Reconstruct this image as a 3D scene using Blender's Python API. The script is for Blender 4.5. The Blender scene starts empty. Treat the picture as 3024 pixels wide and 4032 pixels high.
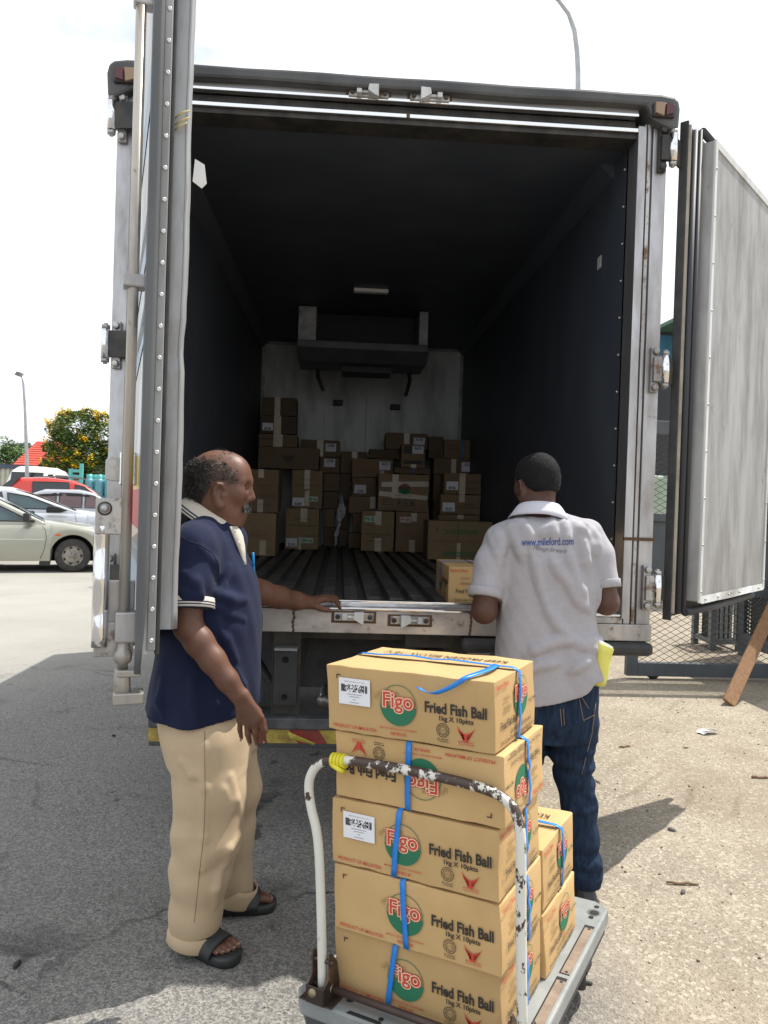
import bpy, bmesh, math, random
import numpy as np
from mathutils import Vector, Matrix, Euler
sc = bpy.context.scene
COL = sc.collection
PI = math.pi
# ---------------------------------------------------------------- camera, sky, sun, exposure
FPX, YAW, PITCH, ROLL, CAMH = 2985.4, .0588, -.0111, .0325, 1.5
def _axes():
    cy, sy, cp, sp, cr, sr = math.cos(YAW), math.sin(YAW), math.cos(PITCH), math.sin(PITCH), math.cos(ROLL), math.sin(ROLL)
    f = np.array([sy*cp, cy*cp, sp]); r = np.array([cy, -sy, 0]); u = np.cross(r, f)
    return cr*r+sr*u, -sr*r+cr*u, f
AR, AU, AF = _axes()
CPOS = np.array([0, 0, CAMH])
cam_d = bpy.data.cameras.new('camera'); cam = bpy.data.objects.new('camera', cam_d); COL.objects.link(cam)
cam_d.sensor_fit = 'VERTICAL'; cam_d.sensor_height = 24; cam_d.lens = 24*FPX/4032
cam_d.clip_start = .05; cam_d.clip_end = 2000
m3 = Matrix((AR, AU, -AF)).transposed()
cam.matrix_world = Matrix.Translation((0, 0, CAMH)) @ m3.to_4x4()
sc.camera = cam
SUNV = Vector((.49, .275, 1)).normalized()
sun_d = bpy.data.lights.new('sun', 'SUN'); sun = bpy.data.objects.new('sun', sun_d); COL.objects.link(sun)
sun_d.energy = 4.6; sun_d.angle = math.radians(.5); sun_d.color = (1, .95, .87)
sun.rotation_euler = SUNV.to_track_quat('Z', 'Y').to_euler(); sun.location = (5, 3, 10)
world = bpy.data.worlds.new('World'); sc.world = world; world.use_nodes = True
wn, wl = world.node_tree.nodes, world.node_tree.links
wbg = wn['Background']
sky = wn.new('ShaderNodeTexSky'); sky.sky_type = 'NISHITA'; sky.sun_disc = False
sky.sun_elevation = math.asin(SUNV.z); sky.sun_rotation = math.atan2(SUNV.x, SUNV.y)
sky.dust_density = 2.5; sky.air_density = 1.2
tc = wn.new('ShaderNodeTexCoord'); mp = wn.new('ShaderNodeMapping'); mp.inputs['Scale'].default_value = (1, 1, 2.2); mp.inputs['Location'].default_value = (2.3, 1.1, .4)
ns = wn.new('ShaderNodeTexNoise'); ns.inputs['Scale'].default_value = 2.1; ns.inputs['Detail'].default_value = 7; ns.inputs['Roughness'].default_value = .55
rp = wn.new('ShaderNodeValToRGB'); rp.color_ramp.elements[0].position = .33; rp.color_ramp.elements[0].color = (.18, .18, .18, 1); rp.color_ramp.elements[1].position = .46
mixw = wn.new('ShaderNodeMixRGB'); mixw.inputs[2].default_value = (9.0, 9.4, 9.9, 1)
wl.new(tc.outputs['Generated'], mp.inputs[0]); wl.new(mp.outputs[0], ns.inputs[0]); wl.new(ns.outputs[0], rp.inputs[0])
wl.new(rp.outputs[0], mixw.inputs[0]); wl.new(sky.outputs[0], mixw.inputs[1]); wl.new(mixw.outputs[0], wbg.inputs[0])
wbg.inputs[1].default_value = .1
sc.view_settings.view_transform = 'Standard'; sc.view_settings.look = 'None'
sc.view_settings.exposure = .48; sc.view_settings.gamma = 1
sc.cycles.max_bounces = 6; sc.cycles.diffuse_bounces = 4; sc.cycles.glossy_bounces = 3
# ---------------------------------------------------------------- pixel <-> world helpers (photo pixels)
def ray(x, y): return AF + AR*(x-1512)/FPX - AU*(y-2016)/FPX
def onY(x, y, Y): d = ray(x, y); return Vector(CPOS + d*(Y/d[1]))
def onZ(x, y, z=0): d = ray(x, y); return Vector(CPOS + d*((z-CAMH)/d[2]))
# ---------------------------------------------------------------- materials
MATS = {}
def new_mat(name):
    m = bpy.data.materials.new(name); m.use_nodes = True
    n, l = m.node_tree.nodes, m.node_tree.links
    return m, n, l, n['Principled BSDF']
def nd(n, t, **kw):
    x = n.new('ShaderNode'+t)
    for k, v in kw.items():
        if k in x.inputs: x.inputs[k].default_value = v
        else: setattr(x, k, v)
    return x
def mat(name, c, rough=.6, metal=0, c2=None, scale=6, lo=.35, hi=.65, bump=0, bscale=60, stretch=(1, 1, 1), rvar=0, detail=6, alpha=None, spec=None, trans=None, coord='Object', objrand=0):
    if name in MATS: return MATS[name]
    m, n, l, b = new_mat(name)
    b.inputs['Base Color'].default_value = (*c, 1); b.inputs['Roughness'].default_value = rough; b.inputs['Metallic'].default_value = metal
    if spec is not None: b.inputs['Specular IOR Level'].default_value = spec
    if trans: b.inputs['Transmission Weight'].default_value = trans
    t = nd(n, 'TexCoord'); mpn = nd(n, 'Mapping'); mpn.inputs['Scale'].default_value = stretch
    l.new(t.outputs[coord], mpn.inputs[0])
    if c2 is not None:
        a = nd(n, 'TexNoise', Scale=scale, Detail=detail, Roughness=.6); l.new(mpn.outputs[0], a.inputs[0])
        r = nd(n, 'MapRange'); r.inputs[1].default_value = lo; r.inputs[2].default_value = hi; l.new(a.outputs[0], r.inputs[0])
        x = nd(n, 'MixRGB'); x.inputs[1].default_value = (*c, 1); x.inputs[2].default_value = (*c2, 1)
        l.new(r.outputs[0], x.inputs[0]); l.new(x.outputs[0], b.inputs['Base Color'])
        if rvar:
            q = nd(n, 'MapRange'); q.inputs[3].default_value = max(.03, rough-rvar); q.inputs[4].default_value = min(1, rough+rvar)
            l.new(r.outputs[0], q.inputs[0]); l.new(q.outputs[0], b.inputs['Roughness'])
    if objrand:
        oi = nd(n, 'ObjectInfo'); q = nd(n, 'MapRange'); q.inputs[3].default_value = 1-objrand; q.inputs[4].default_value = 1+objrand*.6; l.new(oi.outputs['Random'], q.inputs[0])
        hs_ = nd(n, 'HueSaturation'); l.new(q.outputs[0], hs_.inputs['Value']); l.new(x.outputs[0], hs_.inputs['Color']); l.new(hs_.outputs[0], b.inputs['Base Color'])
    if bump:
        a2 = nd(n, 'TexNoise', Scale=bscale, Detail=4); l.new(mpn.outputs[0], a2.inputs[0])
        bp = nd(n, 'Bump', Strength=bump, Distance=.004); l.new(a2.outputs[0], bp.inputs['Height']); l.new(bp.outputs[0], b.inputs['Normal'])
    MATS[name] = m
    return m
def flat(name, c, rough=.5, metal=0, **k): return mat(name, c, rough, metal, **k)
# ---------------------------------------------------------------- objects
def put(name, o, parent=None, mats=None, local=False):
    o.name = name
    COL.objects.link(o)
    if parent is not None:
        o.parent = parent
        if not local and parent.parent is None:
            o.matrix_parent_inverse = parent.matrix_basis.inverted()
    return o
def tag(o, label=None, cat=None, group=None, kind=None):
    if label: o['label'] = label
    if cat: o['category'] = cat
    if group: o['group'] = group
    if kind: o['kind'] = kind
    return o
def thing(name, label, cat, loc=(0, 0, 0), rotz=0, group=None, rot=None):
    o = bpy.data.objects.new(name, None); COL.objects.link(o); o.empty_display_size = .1
    if rot is not None: o.matrix_basis = Matrix.Translation(loc) @ rot.to_4x4()
    else: o.matrix_basis = Matrix.Translation(loc) @ Matrix.Rotation(rotz, 4, 'Z')
    return tag(o, label, cat, group)
def np_mesh(name, V, Fq, smooth=True):
    me = bpy.data.meshes.new(name)
    V = np.asarray(V, dtype=np.float32); Fq = np.asarray(Fq, dtype=np.int32)
    me.vertices.add(len(V)); me.vertices.foreach_set('co', V.ravel())
    k = Fq.shape[1]
    me.loops.add(Fq.size); me.loops.foreach_set('vertex_index', Fq.ravel())
    me.polygons.add(len(Fq)); me.polygons.foreach_set('loop_start', np.arange(0, Fq.size, k, dtype=np.int32))
    if smooth: me.polygons.foreach_set('use_smooth', np.ones(len(Fq), dtype=bool))
    me.update(calc_edges=True); me.validate()
    return me
class MB:
    def __init__(s): s.v = []; s.f = []; s.mi = []; s.sm = []
    def add(s, vs, fs, mi=0, smooth=False):
        o = len(s.v); s.v += [tuple(p) for p in vs]
        for f in fs: s.f.append([i+o for i in f]); s.mi.append(mi); s.sm.append(smooth)
        return s
    def box(s, c, d, R=None, mi=0, taper=None):
        x, y, z = d[0]/2, d[1]/2, d[2]/2
        vs = [Vector((i*x, j*y, k*z)) for k in (-1, 1) for j in (-1, 1) for i in (-1, 1)]
        if taper:
            for p in vs[4:]: p.x *= taper; p.y *= taper
        if R is not None: vs = [R @ p for p in vs]
        c = Vector(c)
        return s.add([p+c for p in vs], [(0, 2, 3, 1), (4, 5, 7, 6), (0, 1, 5, 4), (2, 6, 7, 3), (0, 4, 6, 2), (1, 3, 7, 5)], mi)
    def bx(s, x0, x1, y0, y1, z0, z1, mi=0): return s.box(((x0+x1)/2, (y0+y1)/2, (z0+z1)/2), (abs(x1-x0), abs(y1-y0), abs(z1-z0)), None, mi)
    def tube(s, pts, r, n=10, mi=0, cap=True, closed=False, smooth=True, up=None):
        pts = [Vector(p) for p in pts]; N = len(pts)
        rs = r if hasattr(r, '__len__') else [r]*N
        vs = []; prev = None
        for i, p in enumerate(pts):
            a = pts[(i-1) % N] if (i or closed) else p; b = pts[(i+1) % N] if (i < N-1 or closed) else p
            t = (b-a).normalized()
            if prev is None:
                q = Vector(up) if up else (Vector((0, 0, 1)) if abs(t.z) < .9 else Vector((1, 0, 0)))
                u = (q - t*q.dot(t)).normalized()
            else: u = (prev - t*prev.dot(t)).normalized()
            prev = u; w = t.cross(u)
            vs += [p + (u*math.cos(2*PI*k/n)+w*math.sin(2*PI*k/n))*rs[i] for k in range(n)]
        fs = []
        M = N if closed else N-1
        for i in range(M):
            for k in range(n):
                a, b = i*n+k, i*n+(k+1) % n; c, d = ((i+1) % N)*n+(k+1) % n, ((i+1) % N)*n+k
                fs.append((a, b, c, d))
        s.add(vs, fs, mi, smooth)
        if cap and not closed:
            o = len(s.v)-len(vs)
            s.f.append([o+k for k in range(n)][::-1]); s.mi.append(mi); s.sm.append(False)
            s.f.append([o+(N-1)*n+k for k in range(n)]); s.mi.append(mi); s.sm.append(False)
        return s
    def rbar(s, pts, w, h, up=(0, 0, 1), mi=0, closed=False):      # flat bar: width w across, thickness h along up-ish
        pts = [Vector(p) for p in pts]; N = len(pts); vs = []; fs = []
        up = Vector(up)
        for i, p in enumerate(pts):
            a = pts[(i-1) % N] if (i or closed) else p; b = pts[(i+1) % N] if (i < N-1 or closed) else p
            t = (b-a).normalized(); x = t.cross(up).normalized(); n = x.cross(t).normalized()
            for sx, sn in ((-1, -1), (1, -1), (1, 1), (-1, 1)): vs.append(p + x*sx*w/2 + n*sn*h/2)
        M = N if closed else N-1
        for i in range(M):
            for k in range(4):
                fs.append((i*4+k, i*4+(k+1) % 4, ((i+1) % N)*4+(k+1) % 4, ((i+1) % N)*4+k))
        if not closed: fs += [(3, 2, 1, 0), tuple((N-1)*4+k for k in range(4))]
        return s.add(vs, fs, mi)
    def lathe(s, prof, c, axis=(0, 0, 1), n=24, mi=0, smooth=True):  # prof: (r, t) along axis
        ax = Vector(axis).normalized(); q = Vector((0, 0, 1)) if abs(ax.z) < .9 else Vector((1, 0, 0))
        u = (q-ax*q.dot(ax)).normalized(); w = ax.cross(u); c = Vector(c); vs = []; fs = []
        for r, t in prof: vs += [c+ax*t+(u*math.cos(2*PI*k/n)+w*math.sin(2*PI*k/n))*max(r, 1e-4) for k in range(n)]
        for i in range(len(prof)-1):
            for k in range(n): fs.append((i*n+k, i*n+(k+1) % n, (i+1)*n+(k+1) % n, (i+1)*n+k))
        return s.add(vs, fs, mi, smooth)
    def prism(s, poly, f, d, mi=0):   # poly: 2D list, f maps (u,v)->Vector, d: Vector extrusion
        n = len(poly); a = [Vector(f(*p)) for p in poly]; d = Vector(d)
        return s.add(a+[p+d for p in a], [tuple(range(n)), tuple(range(2*n-1, n-1, -1))]+[(i, i+n, (i+1) % n+n, (i+1) % n) for i in range(n)], mi)
    def ico(s, c, r, mi=0, sub=1, sq=(1, 1, 1), R=None):
        bm = bmesh.new(); bmesh.ops.create_icosphere(bm, subdivisions=sub, radius=1)
        vs = [Vector((v.co.x*sq[0]*r, v.co.y*sq[1]*r, v.co.z*sq[2]*r)) for v in bm.verts]
        if R is not None: vs = [R @ p for p in vs]
        fs = [[v.index for v in f.verts] for f in bm.faces]; bm.free(); c = Vector(c)
        return s.add([p+c for p in vs], fs, mi, True)
    def mesh(s, name):
        me = bpy.data.meshes.new(name); me.from_pydata(s.v, [], s.f)
        me.polygons.foreach_set('material_index', s.mi); me.polygons.foreach_set('use_smooth', s.sm)
        bm = bmesh.new(); bm.from_mesh(me); bmesh.ops.recalc_face_normals(bm, faces=bm.faces); bm.to_mesh(me); bm.free()
        me.update(); return me
    def build(s, name, mats, parent=None, local=False, bevel=0, seg=2):
        me = s.mesh(name)
        for m in (mats if isinstance(mats, (list, tuple)) else [mats]): me.materials.append(m)
        o = put(name, bpy.data.objects.new(name, me), parent, local=local)
        if bevel:
            b = o.modifiers.new('bevel', 'BEVEL'); b.width = bevel; b.segments = seg; b.limit_method = 'ANGLE'; b.angle_limit = math.radians(40)
        return o
def mobj(name, me, mats, parent=None, local=False):
    for m in (mats if isinstance(mats, (list, tuple)) else [mats]): me.materials.append(m)
    return put(name, bpy.data.objects.new(name, me), parent, local=local)
def smooth_obj(o, lv=1):
    b = o.modifiers.new('sub', 'SUBSURF'); b.levels = lv; b.render_levels = lv; o.data.polygons.foreach_set('use_smooth', [True]*len(o.data.polygons)); return o
def copy_tree(o, parent=None):
    c = o.copy(); COL.objects.link(c)
    if parent is not None: c.parent = parent
    for ch in o.children: copy_tree(ch, c)
    return c
# ---------------------------------------------------------------- lettering
_TX = {}
def text2d(s, bold=0.0, shear=0):
    k = (s, bold, shear)
    if k in _TX: return _TX[k]
    cu = bpy.data.curves.new('t', 'FONT'); cu.body = s; cu.size = 1; cu.offset = bold; cu.resolution_u = 3; cu.shear = shear
    ob = bpy.data.objects.new('t', cu); COL.objects.link(ob)
    dg = bpy.context.evaluated_depsgraph_get(); me = ob.evaluated_get(dg).to_mesh()
    V = np.array([v.co[:2] for v in me.vertices]) if len(me.vertices) else np.zeros((0, 2)); F = [list(p.vertices) for p in me.polygons]
    ob.evaluated_get(dg).to_mesh_clear(); bpy.data.objects.remove(ob); bpy.data.curves.remove(cu)
    if len(V):
        lo, hi = V.min(0), V.max(0); V = V-(lo+hi)/2
        _TX[k] = (V, F, hi-lo)
    else: _TX[k] = (V, F, np.array([1, 1]))
    return _TX[k]
def put_text(mb, s, f, c, w=None, h=None, mi=0, bold=0.0, rot=0, shear=0):
    """lettering as flat faces; f maps (u,v) metres on the face to a point; c centre, w width or h height"""
    V, F, d = text2d(s, bold, shear)
    if not len(V): return
    if w and h: sx, sy = w/d[0], h/d[1]
    elif w: sx = sy = w/d[0]
    else: sx = sy = h/d[1]
    cr, sr = math.cos(rot), math.sin(rot)
    P = [(c[0]+(x*sx)*cr-(y*sy)*sr, c[1]+(x*sx)*sr+(y*sy)*cr) for x, y in V]
    mb.add([f(*p) for p in P], F, mi)
def disc(mb, f, c, r, mi=0, a0=0, a1=2*PI, n=32, r0=0):
    if r0:
        P = [(c[0]+q*math.cos(a0+(a1-a0)*i/n), c[1]+q*math.sin(a0+(a1-a0)*i/n)) for i in range(n+1) for q in (r0, r)]
        mb.add([f(*p) for p in P], [(2*i, 2*i+1, 2*i+3, 2*i+2) for i in range(n)], mi)
    else:
        P = [(c[0]+r*math.cos(a0+(a1-a0)*i/n), c[1]+r*math.sin(a0+(a1-a0)*i/n)) for i in range(n+1)]
        mb.add([f(*p) for p in P], [tuple(range(n+1))], mi)
def rect(mb, f, u0, v0, u1, v1, mi=0): mb.add([f(u0, v0), f(u1, v0), f(u1, v1), f(u0, v1)], [(0, 1, 2, 3)], mi)
def poly(mb, f, pts, mi=0): mb.add([f(*p) for p in pts], [tuple(range(len(pts)))], mi)
# ================================================================ SETTING: ground
def ground_mat():
    m, n, l, b = new_mat('asphalt_and_dusty_concrete')
    t = nd(n, 'TexCoord'); P = t.outputs['Object']
    def noise(s, d=5, r=.55, sc3=None):
        a = nd(n, 'TexNoise', Scale=s, Detail=d, Roughness=r)
        if sc3:
            q = nd(n, 'Mapping'); q.inputs['Scale'].default_value = sc3; l.new(P, q.inputs[0]); l.new(q.outputs[0], a.inputs[0])
        else: l.new(P, a.inputs[0])
        return a.outputs[0]
    def rng(x, a, b_, c=0, d=1):
        q = nd(n, 'MapRange'); l.new(x, q.inputs[0])
        for i, v in zip((1, 2, 3, 4), (a, b_, c, d)): q.inputs[i].default_value = v
        return q.outputs[0]
    def mix(f, a, b_, mode='MIX'):
        q = nd(n, 'MixRGB'); q.blend_type = mode
        for i, v in ((0, f), (1, a), (2, b_)):
            if hasattr(v, 'is_output'): l.new(v, q.inputs[i])
            elif isinstance(v, tuple): q.inputs[i].default_value = (*v, 1)
            else: q.inputs[i].default_value = v
        return q.outputs[0]
    def math_(op, a, b_):
        q = nd(n, 'Math'); q.operation = op
        for i, v in ((0, a), (1, b_)):
            if hasattr(v, 'is_output'): l.new(v, q.inputs[i])
            else: q.inputs[i].default_value = v
        return q.outputs[0]
    vo = nd(n, 'TexVoronoi', Scale=165); l.new(P, vo.inputs[0])
    sp = nd(n, 'SeparateColor'); l.new(vo.outputs['Color'], sp.inputs[0])
    vo2 = nd(n, 'TexVoronoi', Scale=85); l.new(P, vo2.inputs[0]); sp2 = nd(n, 'SeparateColor'); l.new(vo2.outputs['Color'], sp2.inputs[0])
    stone = mix(rng(sp.outputs[0], .1, .95), (.115, .113, .111), (.305, .292, .266))
    stone = mix(rng(sp2.outputs[1], .6, 1, 0, .5), stone, (.08, .078, .075))
    asp = mix(rng(noise(1.3), .35, .7), stone, (.185, .172, .152)) if 0 else mix(rng(noise(1.3), .3, .75, 0, .35), stone, (.16, .152, .14))
    stain = rng(noise(2.3, 4), .60, .70, 0, .55); asp = mix(stain, asp, (.04, .038, .036))
    ck = nd(n, 'TexVoronoi', Scale=.55); ck.feature = 'DISTANCE_TO_EDGE'; dn = nd(n, 'TexNoise', Scale=3, Detail=6); l.new(P, dn.inputs[0]); vm = nd(n, 'VectorMath'); vm.operation = 'MULTIPLY_ADD'; l.new(dn.outputs['Color'], vm.inputs[0]); vm.inputs[1].default_value = (.5, .5, 0); l.new(P, vm.inputs[2]); l.new(vm.outputs[0], ck.inputs[0])
    crack = math_('MULTIPLY', rng(ck.outputs[0], .004, .011, 1, 0), rng(noise(.5, 3), .46, .54, 0, .75)); asp = mix(crack, asp, (.03, .029, .028))
    spot = rng(noise(7, 2), .68, .73, 0, .75); asp = mix(spot, asp, (.05, .047, .042))
    # dusty sandy concrete on the right
    dust = mix(rng(noise(2.2, 8), .3, .7), (.25, .215, .168), (.34, .30, .24))
    dust = mix(rng(sp.outputs[1], .5, 1, 0, .75), dust, (.15, .115, .08))
    dust = mix(rng(sp2.outputs[0], .7, 1, 0, .65), dust, (.50, .45, .37))
    dust = mix(rng(noise(.9, 6, .6, (1, .45, 1)), .5, .68, 0, .55), dust, (.19, .145, .10))
    wv = nd(n, 'TexWave', Scale=1.35, Distortion=2.5, Detail=3); wv.inputs['Detail Scale'].default_value = 1.5
    mq = nd(n, 'Mapping'); mq.inputs['Rotation'].default_value = (0, 0, .75); l.new(P, mq.inputs[0]); l.new(mq.outputs[0], wv.inputs[0])
    dust = mix(math_('MULTIPLY', rng(wv.outputs[0], .90, .99), rng(noise(.8, 3), .54, .64, 0, .45)), dust, (.15, .115, .08))
    far = mix(rng(noise(.6, 8), .3, .7), (.27, .26, .235), (.35, .335, .305))
    far = mix(rng(sp2.outputs[0], .6, 1, 0, .4), far, (.24, .225, .20))
    sx = nd(n, 'SeparateXYZ'); l.new(P, sx.inputs[0])
    edge = math_('ADD', sx.outputs[0], rng(noise(1.1, 6), 0, 1, -.7, .7))
    edge = math_('ADD', edge, math_('MULTIPLY', sx.outputs[1], .05))
    fx = math_('ADD', math_('SUBTRACT', math_('MULTIPLY', sx.outputs[0], -1), math_('MULTIPLY', sx.outputs[1], -1)), rng(noise(.7, 5), 0, 1, -1.2, 1.2))
    c = mix(rng(fx, 7.5, 10.5), asp, far)
    c = mix(rng(edge, .6, 1.25), c, dust)
    l.new(c, b.inputs['Base Color']); b.inputs['Roughness'].default_value = .92; b.inputs['Specular IOR Level'].default_value = .25
    h = math_('ADD', math_('MULTIPLY', vo.outputs['Distance'], .6), math_('MULTIPLY', noise(38, 5), .7))
    bp = nd(n, 'Bump', Strength=.75, Distance=.0055); l.new(h, bp.inputs['Height']); l.new(bp.outputs[0], b.inputs['Normal'])
    return m
g = MB(); g.add([(-400, -60, 0), (400, -60, 0), (400, 900, 0), (-400, 900, 0)], [(0, 1, 2, 3)])
g = g.build('ground', ground_mat()); g['kind'] = 'structure'
# loose grit on the dusty right side
random.seed(4)
gr = MB()
for i in range(900):
    while True:
        x = random.uniform(.9, 3.6); y = random.uniform(1.2, 6)
        if x > .75+random.random()*.5 and abs(x/y) < .75: break
    s = random.choice((.0025, .003, .0035, .004, .006)) * random.uniform(.7, 1.3)
    gr.ico((x, y, s*.35), s, random.randrange(2), 1, (1, random.uniform(.6, 1), .6), Matrix.Rotation(random.random()*6, 3, 'Z'))
for i in range(260):
    x = random.uniform(-2.2, .6); y = random.uniform(1.7, 5); s = random.uniform(.002, .005)
    gr.ico((x, y, s*.35), s, 0, 1, (1, .8, .6))
o = gr.build('loose_grit', [flat('grit_dark', (.12, .095, .07), .9), flat('grit_pale', (.42, .37, .29), .9)]); o['kind'] = 'stuff'
# ---------------------------------------------------------------- litter and sticks
wood_dark = mat('old_wood', (.24, .165, .105), .85, c2=(.16, .105, .07), scale=30, stretch=(1, 1, .1))
def stick(a, b, r, lab):
    A, B = onZ(*a, .004), onZ(*b, .004); k = MB(); N = 6
    pts = [A.lerp(B, i/N)+Vector((0, 0, .003+.003*math.sin(i*2.1)))+Vector((random.uniform(-1, 1), random.uniform(-1, 1), 0))*r*.6 for i in range(N+1)]
    k.tube(pts, [r*.7, r, r*1.1, r, r*1.05, r*.9, r*.6], 7)
    return tag(k.build('stick', wood_dark), lab, 'stick', 'twigs and splinters on the ground')
stick((2626, 3476), (2748, 3484), .0055, 'long flat brown stick lying alone on the sandy ground right of the trolley')
stick((2440, 2943), (2482, 2937), .006, 'short dark twig on the dusty ground behind the jeans leg')
stick((2958, 3061), (3040, 3064), .009, 'dark twig cut by the right edge of the frame')
stick((2343, 3074), (2364, 3084), .004, 'tiny splinter close beside the jeans')
stick((2690, 2944), (2712, 2945), .004, 'tiny splinter below the white paper scrap')
pp = MB()
A = onZ(2785, 2888, .0)
for k, (dx, dy, z, rz, w, h, tl) in enumerate([(-.02, 0, .012, .5, .10, .06, .1), (.02, -.01, .03, .35, .11, .045, -.25)]):
    R = Matrix.Rotation(rz, 3, 'Z') @ Matrix.Rotation(tl, 3, 'X') @ Matrix.Rotation(.12*k, 3, 'Y')
    pp.add([A+Vector((dx, dy, z))+R@Vector((u*w-w/2, v*h-h/2, .008*math.sin(u*3+k))) for v in (0, .5, 1) for u in (0, .33, .66, 1)], [(j*4+i, j*4+i+1, j*4+i+5, j*4+i+4) for j in range(2) for i in range(3)], 0)
o = pp.build('paper_scrap', flat('litter_white', (.8, .8, .8), .7)); o.modifiers.new('t', 'SOLIDIFY').thickness = .002
tag(o, 'folded scrap of white paper on the sandy ground right of the man in jeans', 'paper')
for (px, py, s, c, lab) in [(2317, 3871, .012, (.05, .045, .04), 'black pebble on the ground beside the trolley corner'), (2690, 3511, .014, (.10, .09, .085), 'dark grey torn scrap below the long flat stick'), (2645, 3265, .017, (.17, .16, .15), 'grey chip of stone between the shadow tip and the tyre marks'),
                          (448, 2896, .013, (.02, .02, .02), 'black chip on the shaded asphalt behind the man in navy'), (67, 3795, .017, (.03, .03, .03), 'black pebble on the shaded asphalt at the lower left')]:
    k = MB(); k.ico(onZ(px, py, s*.4), s, 0, 2, (1.2, .6, .5), Matrix.Rotation(random.random()*3, 3, 'Z'))
    for i, v in enumerate(k.v): k.v[i] = tuple(Vector(v)+Vector((random.uniform(-1, 1), random.uniform(-1, 1), random.uniform(-1, 1)))*s*.08)
    tag(k.build('stone_chip', flat('chip%g' % c[0], c, .9)), lab, 'stone', 'loose chips on the ground')
# ================================================================ trees
def leaf_mat(name, c, c2, scale=1.2):
    m = mat(name, c, .6, c2=c2, scale=scale, detail=4)
    return m
bark = mat('bark', (.16, .12, .09), .9, c2=(.09, .07, .05), scale=14, stretch=(1, 1, .3))
def crown_mesh(cl, n, size, seed, mi=0, mb=None, flat_=.5):
    rnd = random.Random(seed); mb = mb or MB()
    tot = sum(c[3]**2 for c in cl)
    for (x, y, z, r) in cl:
        for i in range(int(n*r*r/tot)):
            while True:
                p = Vector((rnd.uniform(-1, 1), rnd.uniform(-1, 1), rnd.uniform(-1, 1)))
                if .25 < p.length < 1: break
            p = p.normalized()*(p.length**.5); q = Vector((x, y, z))+Vector((p.x*r, p.y*r, p.z*r*.8))
            a = rnd.random()*2*PI; t = rnd.uniform(-.9, .9); s = size*rnd.uniform(.6, 1.3)
            u = Vector((math.cos(a), math.sin(a), t*.5)).normalized(); w = Vector((-math.sin(a)*math.cos(t), math.cos(a)*math.cos(t), math.sin(t)+rnd.uniform(-.4, .4))).normalized()
            mb.add([q-u*s, q-w*s*flat_, q+u*s, q+w*s*flat_], [(0, 1, 2, 3)], mi)
    return mb
def tree(name, label, base, h0, clumps, n, size, mats, seed, flowers=None, trunk_r=.16, group='trees beyond the car park'):
    t = thing(name, label, 'tree', base, group=group)
    tk = MB(); top = Vector((0, 0, h0)); tk.tube([(0, 0, -.05), (.05, 0, h0*.5), top], [trunk_r*1.3, trunk_r, trunk_r*.8], 9)
    for c in clumps[:7]:
        p = Vector(c[:3]); tk.tube([top-Vector((0, 0, .2)), top.lerp(p, .5)+Vector((0, 0, .1)), p], [trunk_r*.6, trunk_r*.35, trunk_r*.12], 6)
    tk.build('trunk', bark, t, local=True)
    crown_mesh(clumps, n, size, seed).build('crown', mats[0], t, local=True)
    if flowers: flowers.build('blossom', mats[1], t, local=True)
    return t
def clump_set(rx, ry, rz, zc, k, r, seed):
    rnd = random.Random(seed); out = []
    for i in range(k):
        while True:
            p = (rnd.uniform(-1, 1), rnd.uniform(-1, 1), rnd.uniform(-1, 1))
            if sum(v*v for v in p) < 1: break
        out.append((p[0]*rx, p[1]*ry, zc+p[2]*rz, r*rnd.uniform(.6, 1.25)))
    return out
lf1 = leaf_mat('leaves_deep', (.06, .11, .025), (.15, .22, .05)); yel = mat('yellow_blossom', (.88, .66, .04), .6, c2=(.80, .52, .02), scale=3)
Bt = onY(330, 1842, 38); Bt.z = 0
cl = [(-.35, -.2, 4.6, 1.15), (.75, 0, 4.2, 1.1), (-1.2, 0, 3.1, .75), (-.7, -.3, 3.7, .95), (.3, -.5, 3.4, 1.0), (1.5, .2, 3.6, .9), (-1.75, .1, 2.75, .45), (-1.35, .2, 2.5, .5), (.9, -.4, 2.9, .8), (-.3, -.5, 2.7, .7), (1.9, 0, 4.5, .7), (.1, .3, 5.35, .5), (-.9, 0, 5.2, .45), (-1.7, 0, 3.7, .35), (.9, 0, 5.15, .4), (-1.5, 0, 4.6, .4), (2.4, 0, 3.4, .8), (-1.0, -.2, 4.3, .5)]
fl = MB(); rnd = random.Random(3)
for i in range(150):
    c = rnd.choice(cl); a = rnd.random()*2*PI; e = rnd.uniform(-.25, 1); q = Vector(c[:3])+Vector((math.cos(a)*math.sqrt(max(0, 1-e*e)), math.sin(a)*math.sqrt(max(0, 1-e*e)), e*.85))*c[3]*1.0
    for j in range(9): crown_mesh([(q.x+rnd.gauss(0, .08), q.y+rnd.gauss(0, .05), q.z+j*.028-.06, .10)], 4, .05, i*31+j, mb=fl, flat_=.8)
tree('flowering_tree', 'tree with yellow blossom clusters over dark green leaves behind the red pickup', Bt, 2.6, cl, 17000, .095, (lf1, yel), 5, fl)
lf2 = leaf_mat('leaves_fresh', (.07, .14, .035), (.13, .22, .06)); lf3 = leaf_mat('leaves_mid', (.05, .10, .03), (.10, .17, .05))
b2 = onY(30, 1800, 60); b2.z = 0; tree('tree', 'bushy green tree left of the tall lamp post behind the red roof', b2, 3, clump_set(1.4, 1.2, .9, 4.4, 12, .75, 8)+[(-1.6, 0, 3.6, 1), (-2.6, 0, 3.3, 1)], 4500, .11, (lf2,), 2)
b3 = onY(82, 1800, 62); b3.z = 0; tree('tree', 'small treetop peeking over the red roof ridge right of the lamp post', b3, 3.5, clump_set(1.3, 1, .45, 5.0, 8, .5, 9), 2500, .1, (lf3,), 3)
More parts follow.
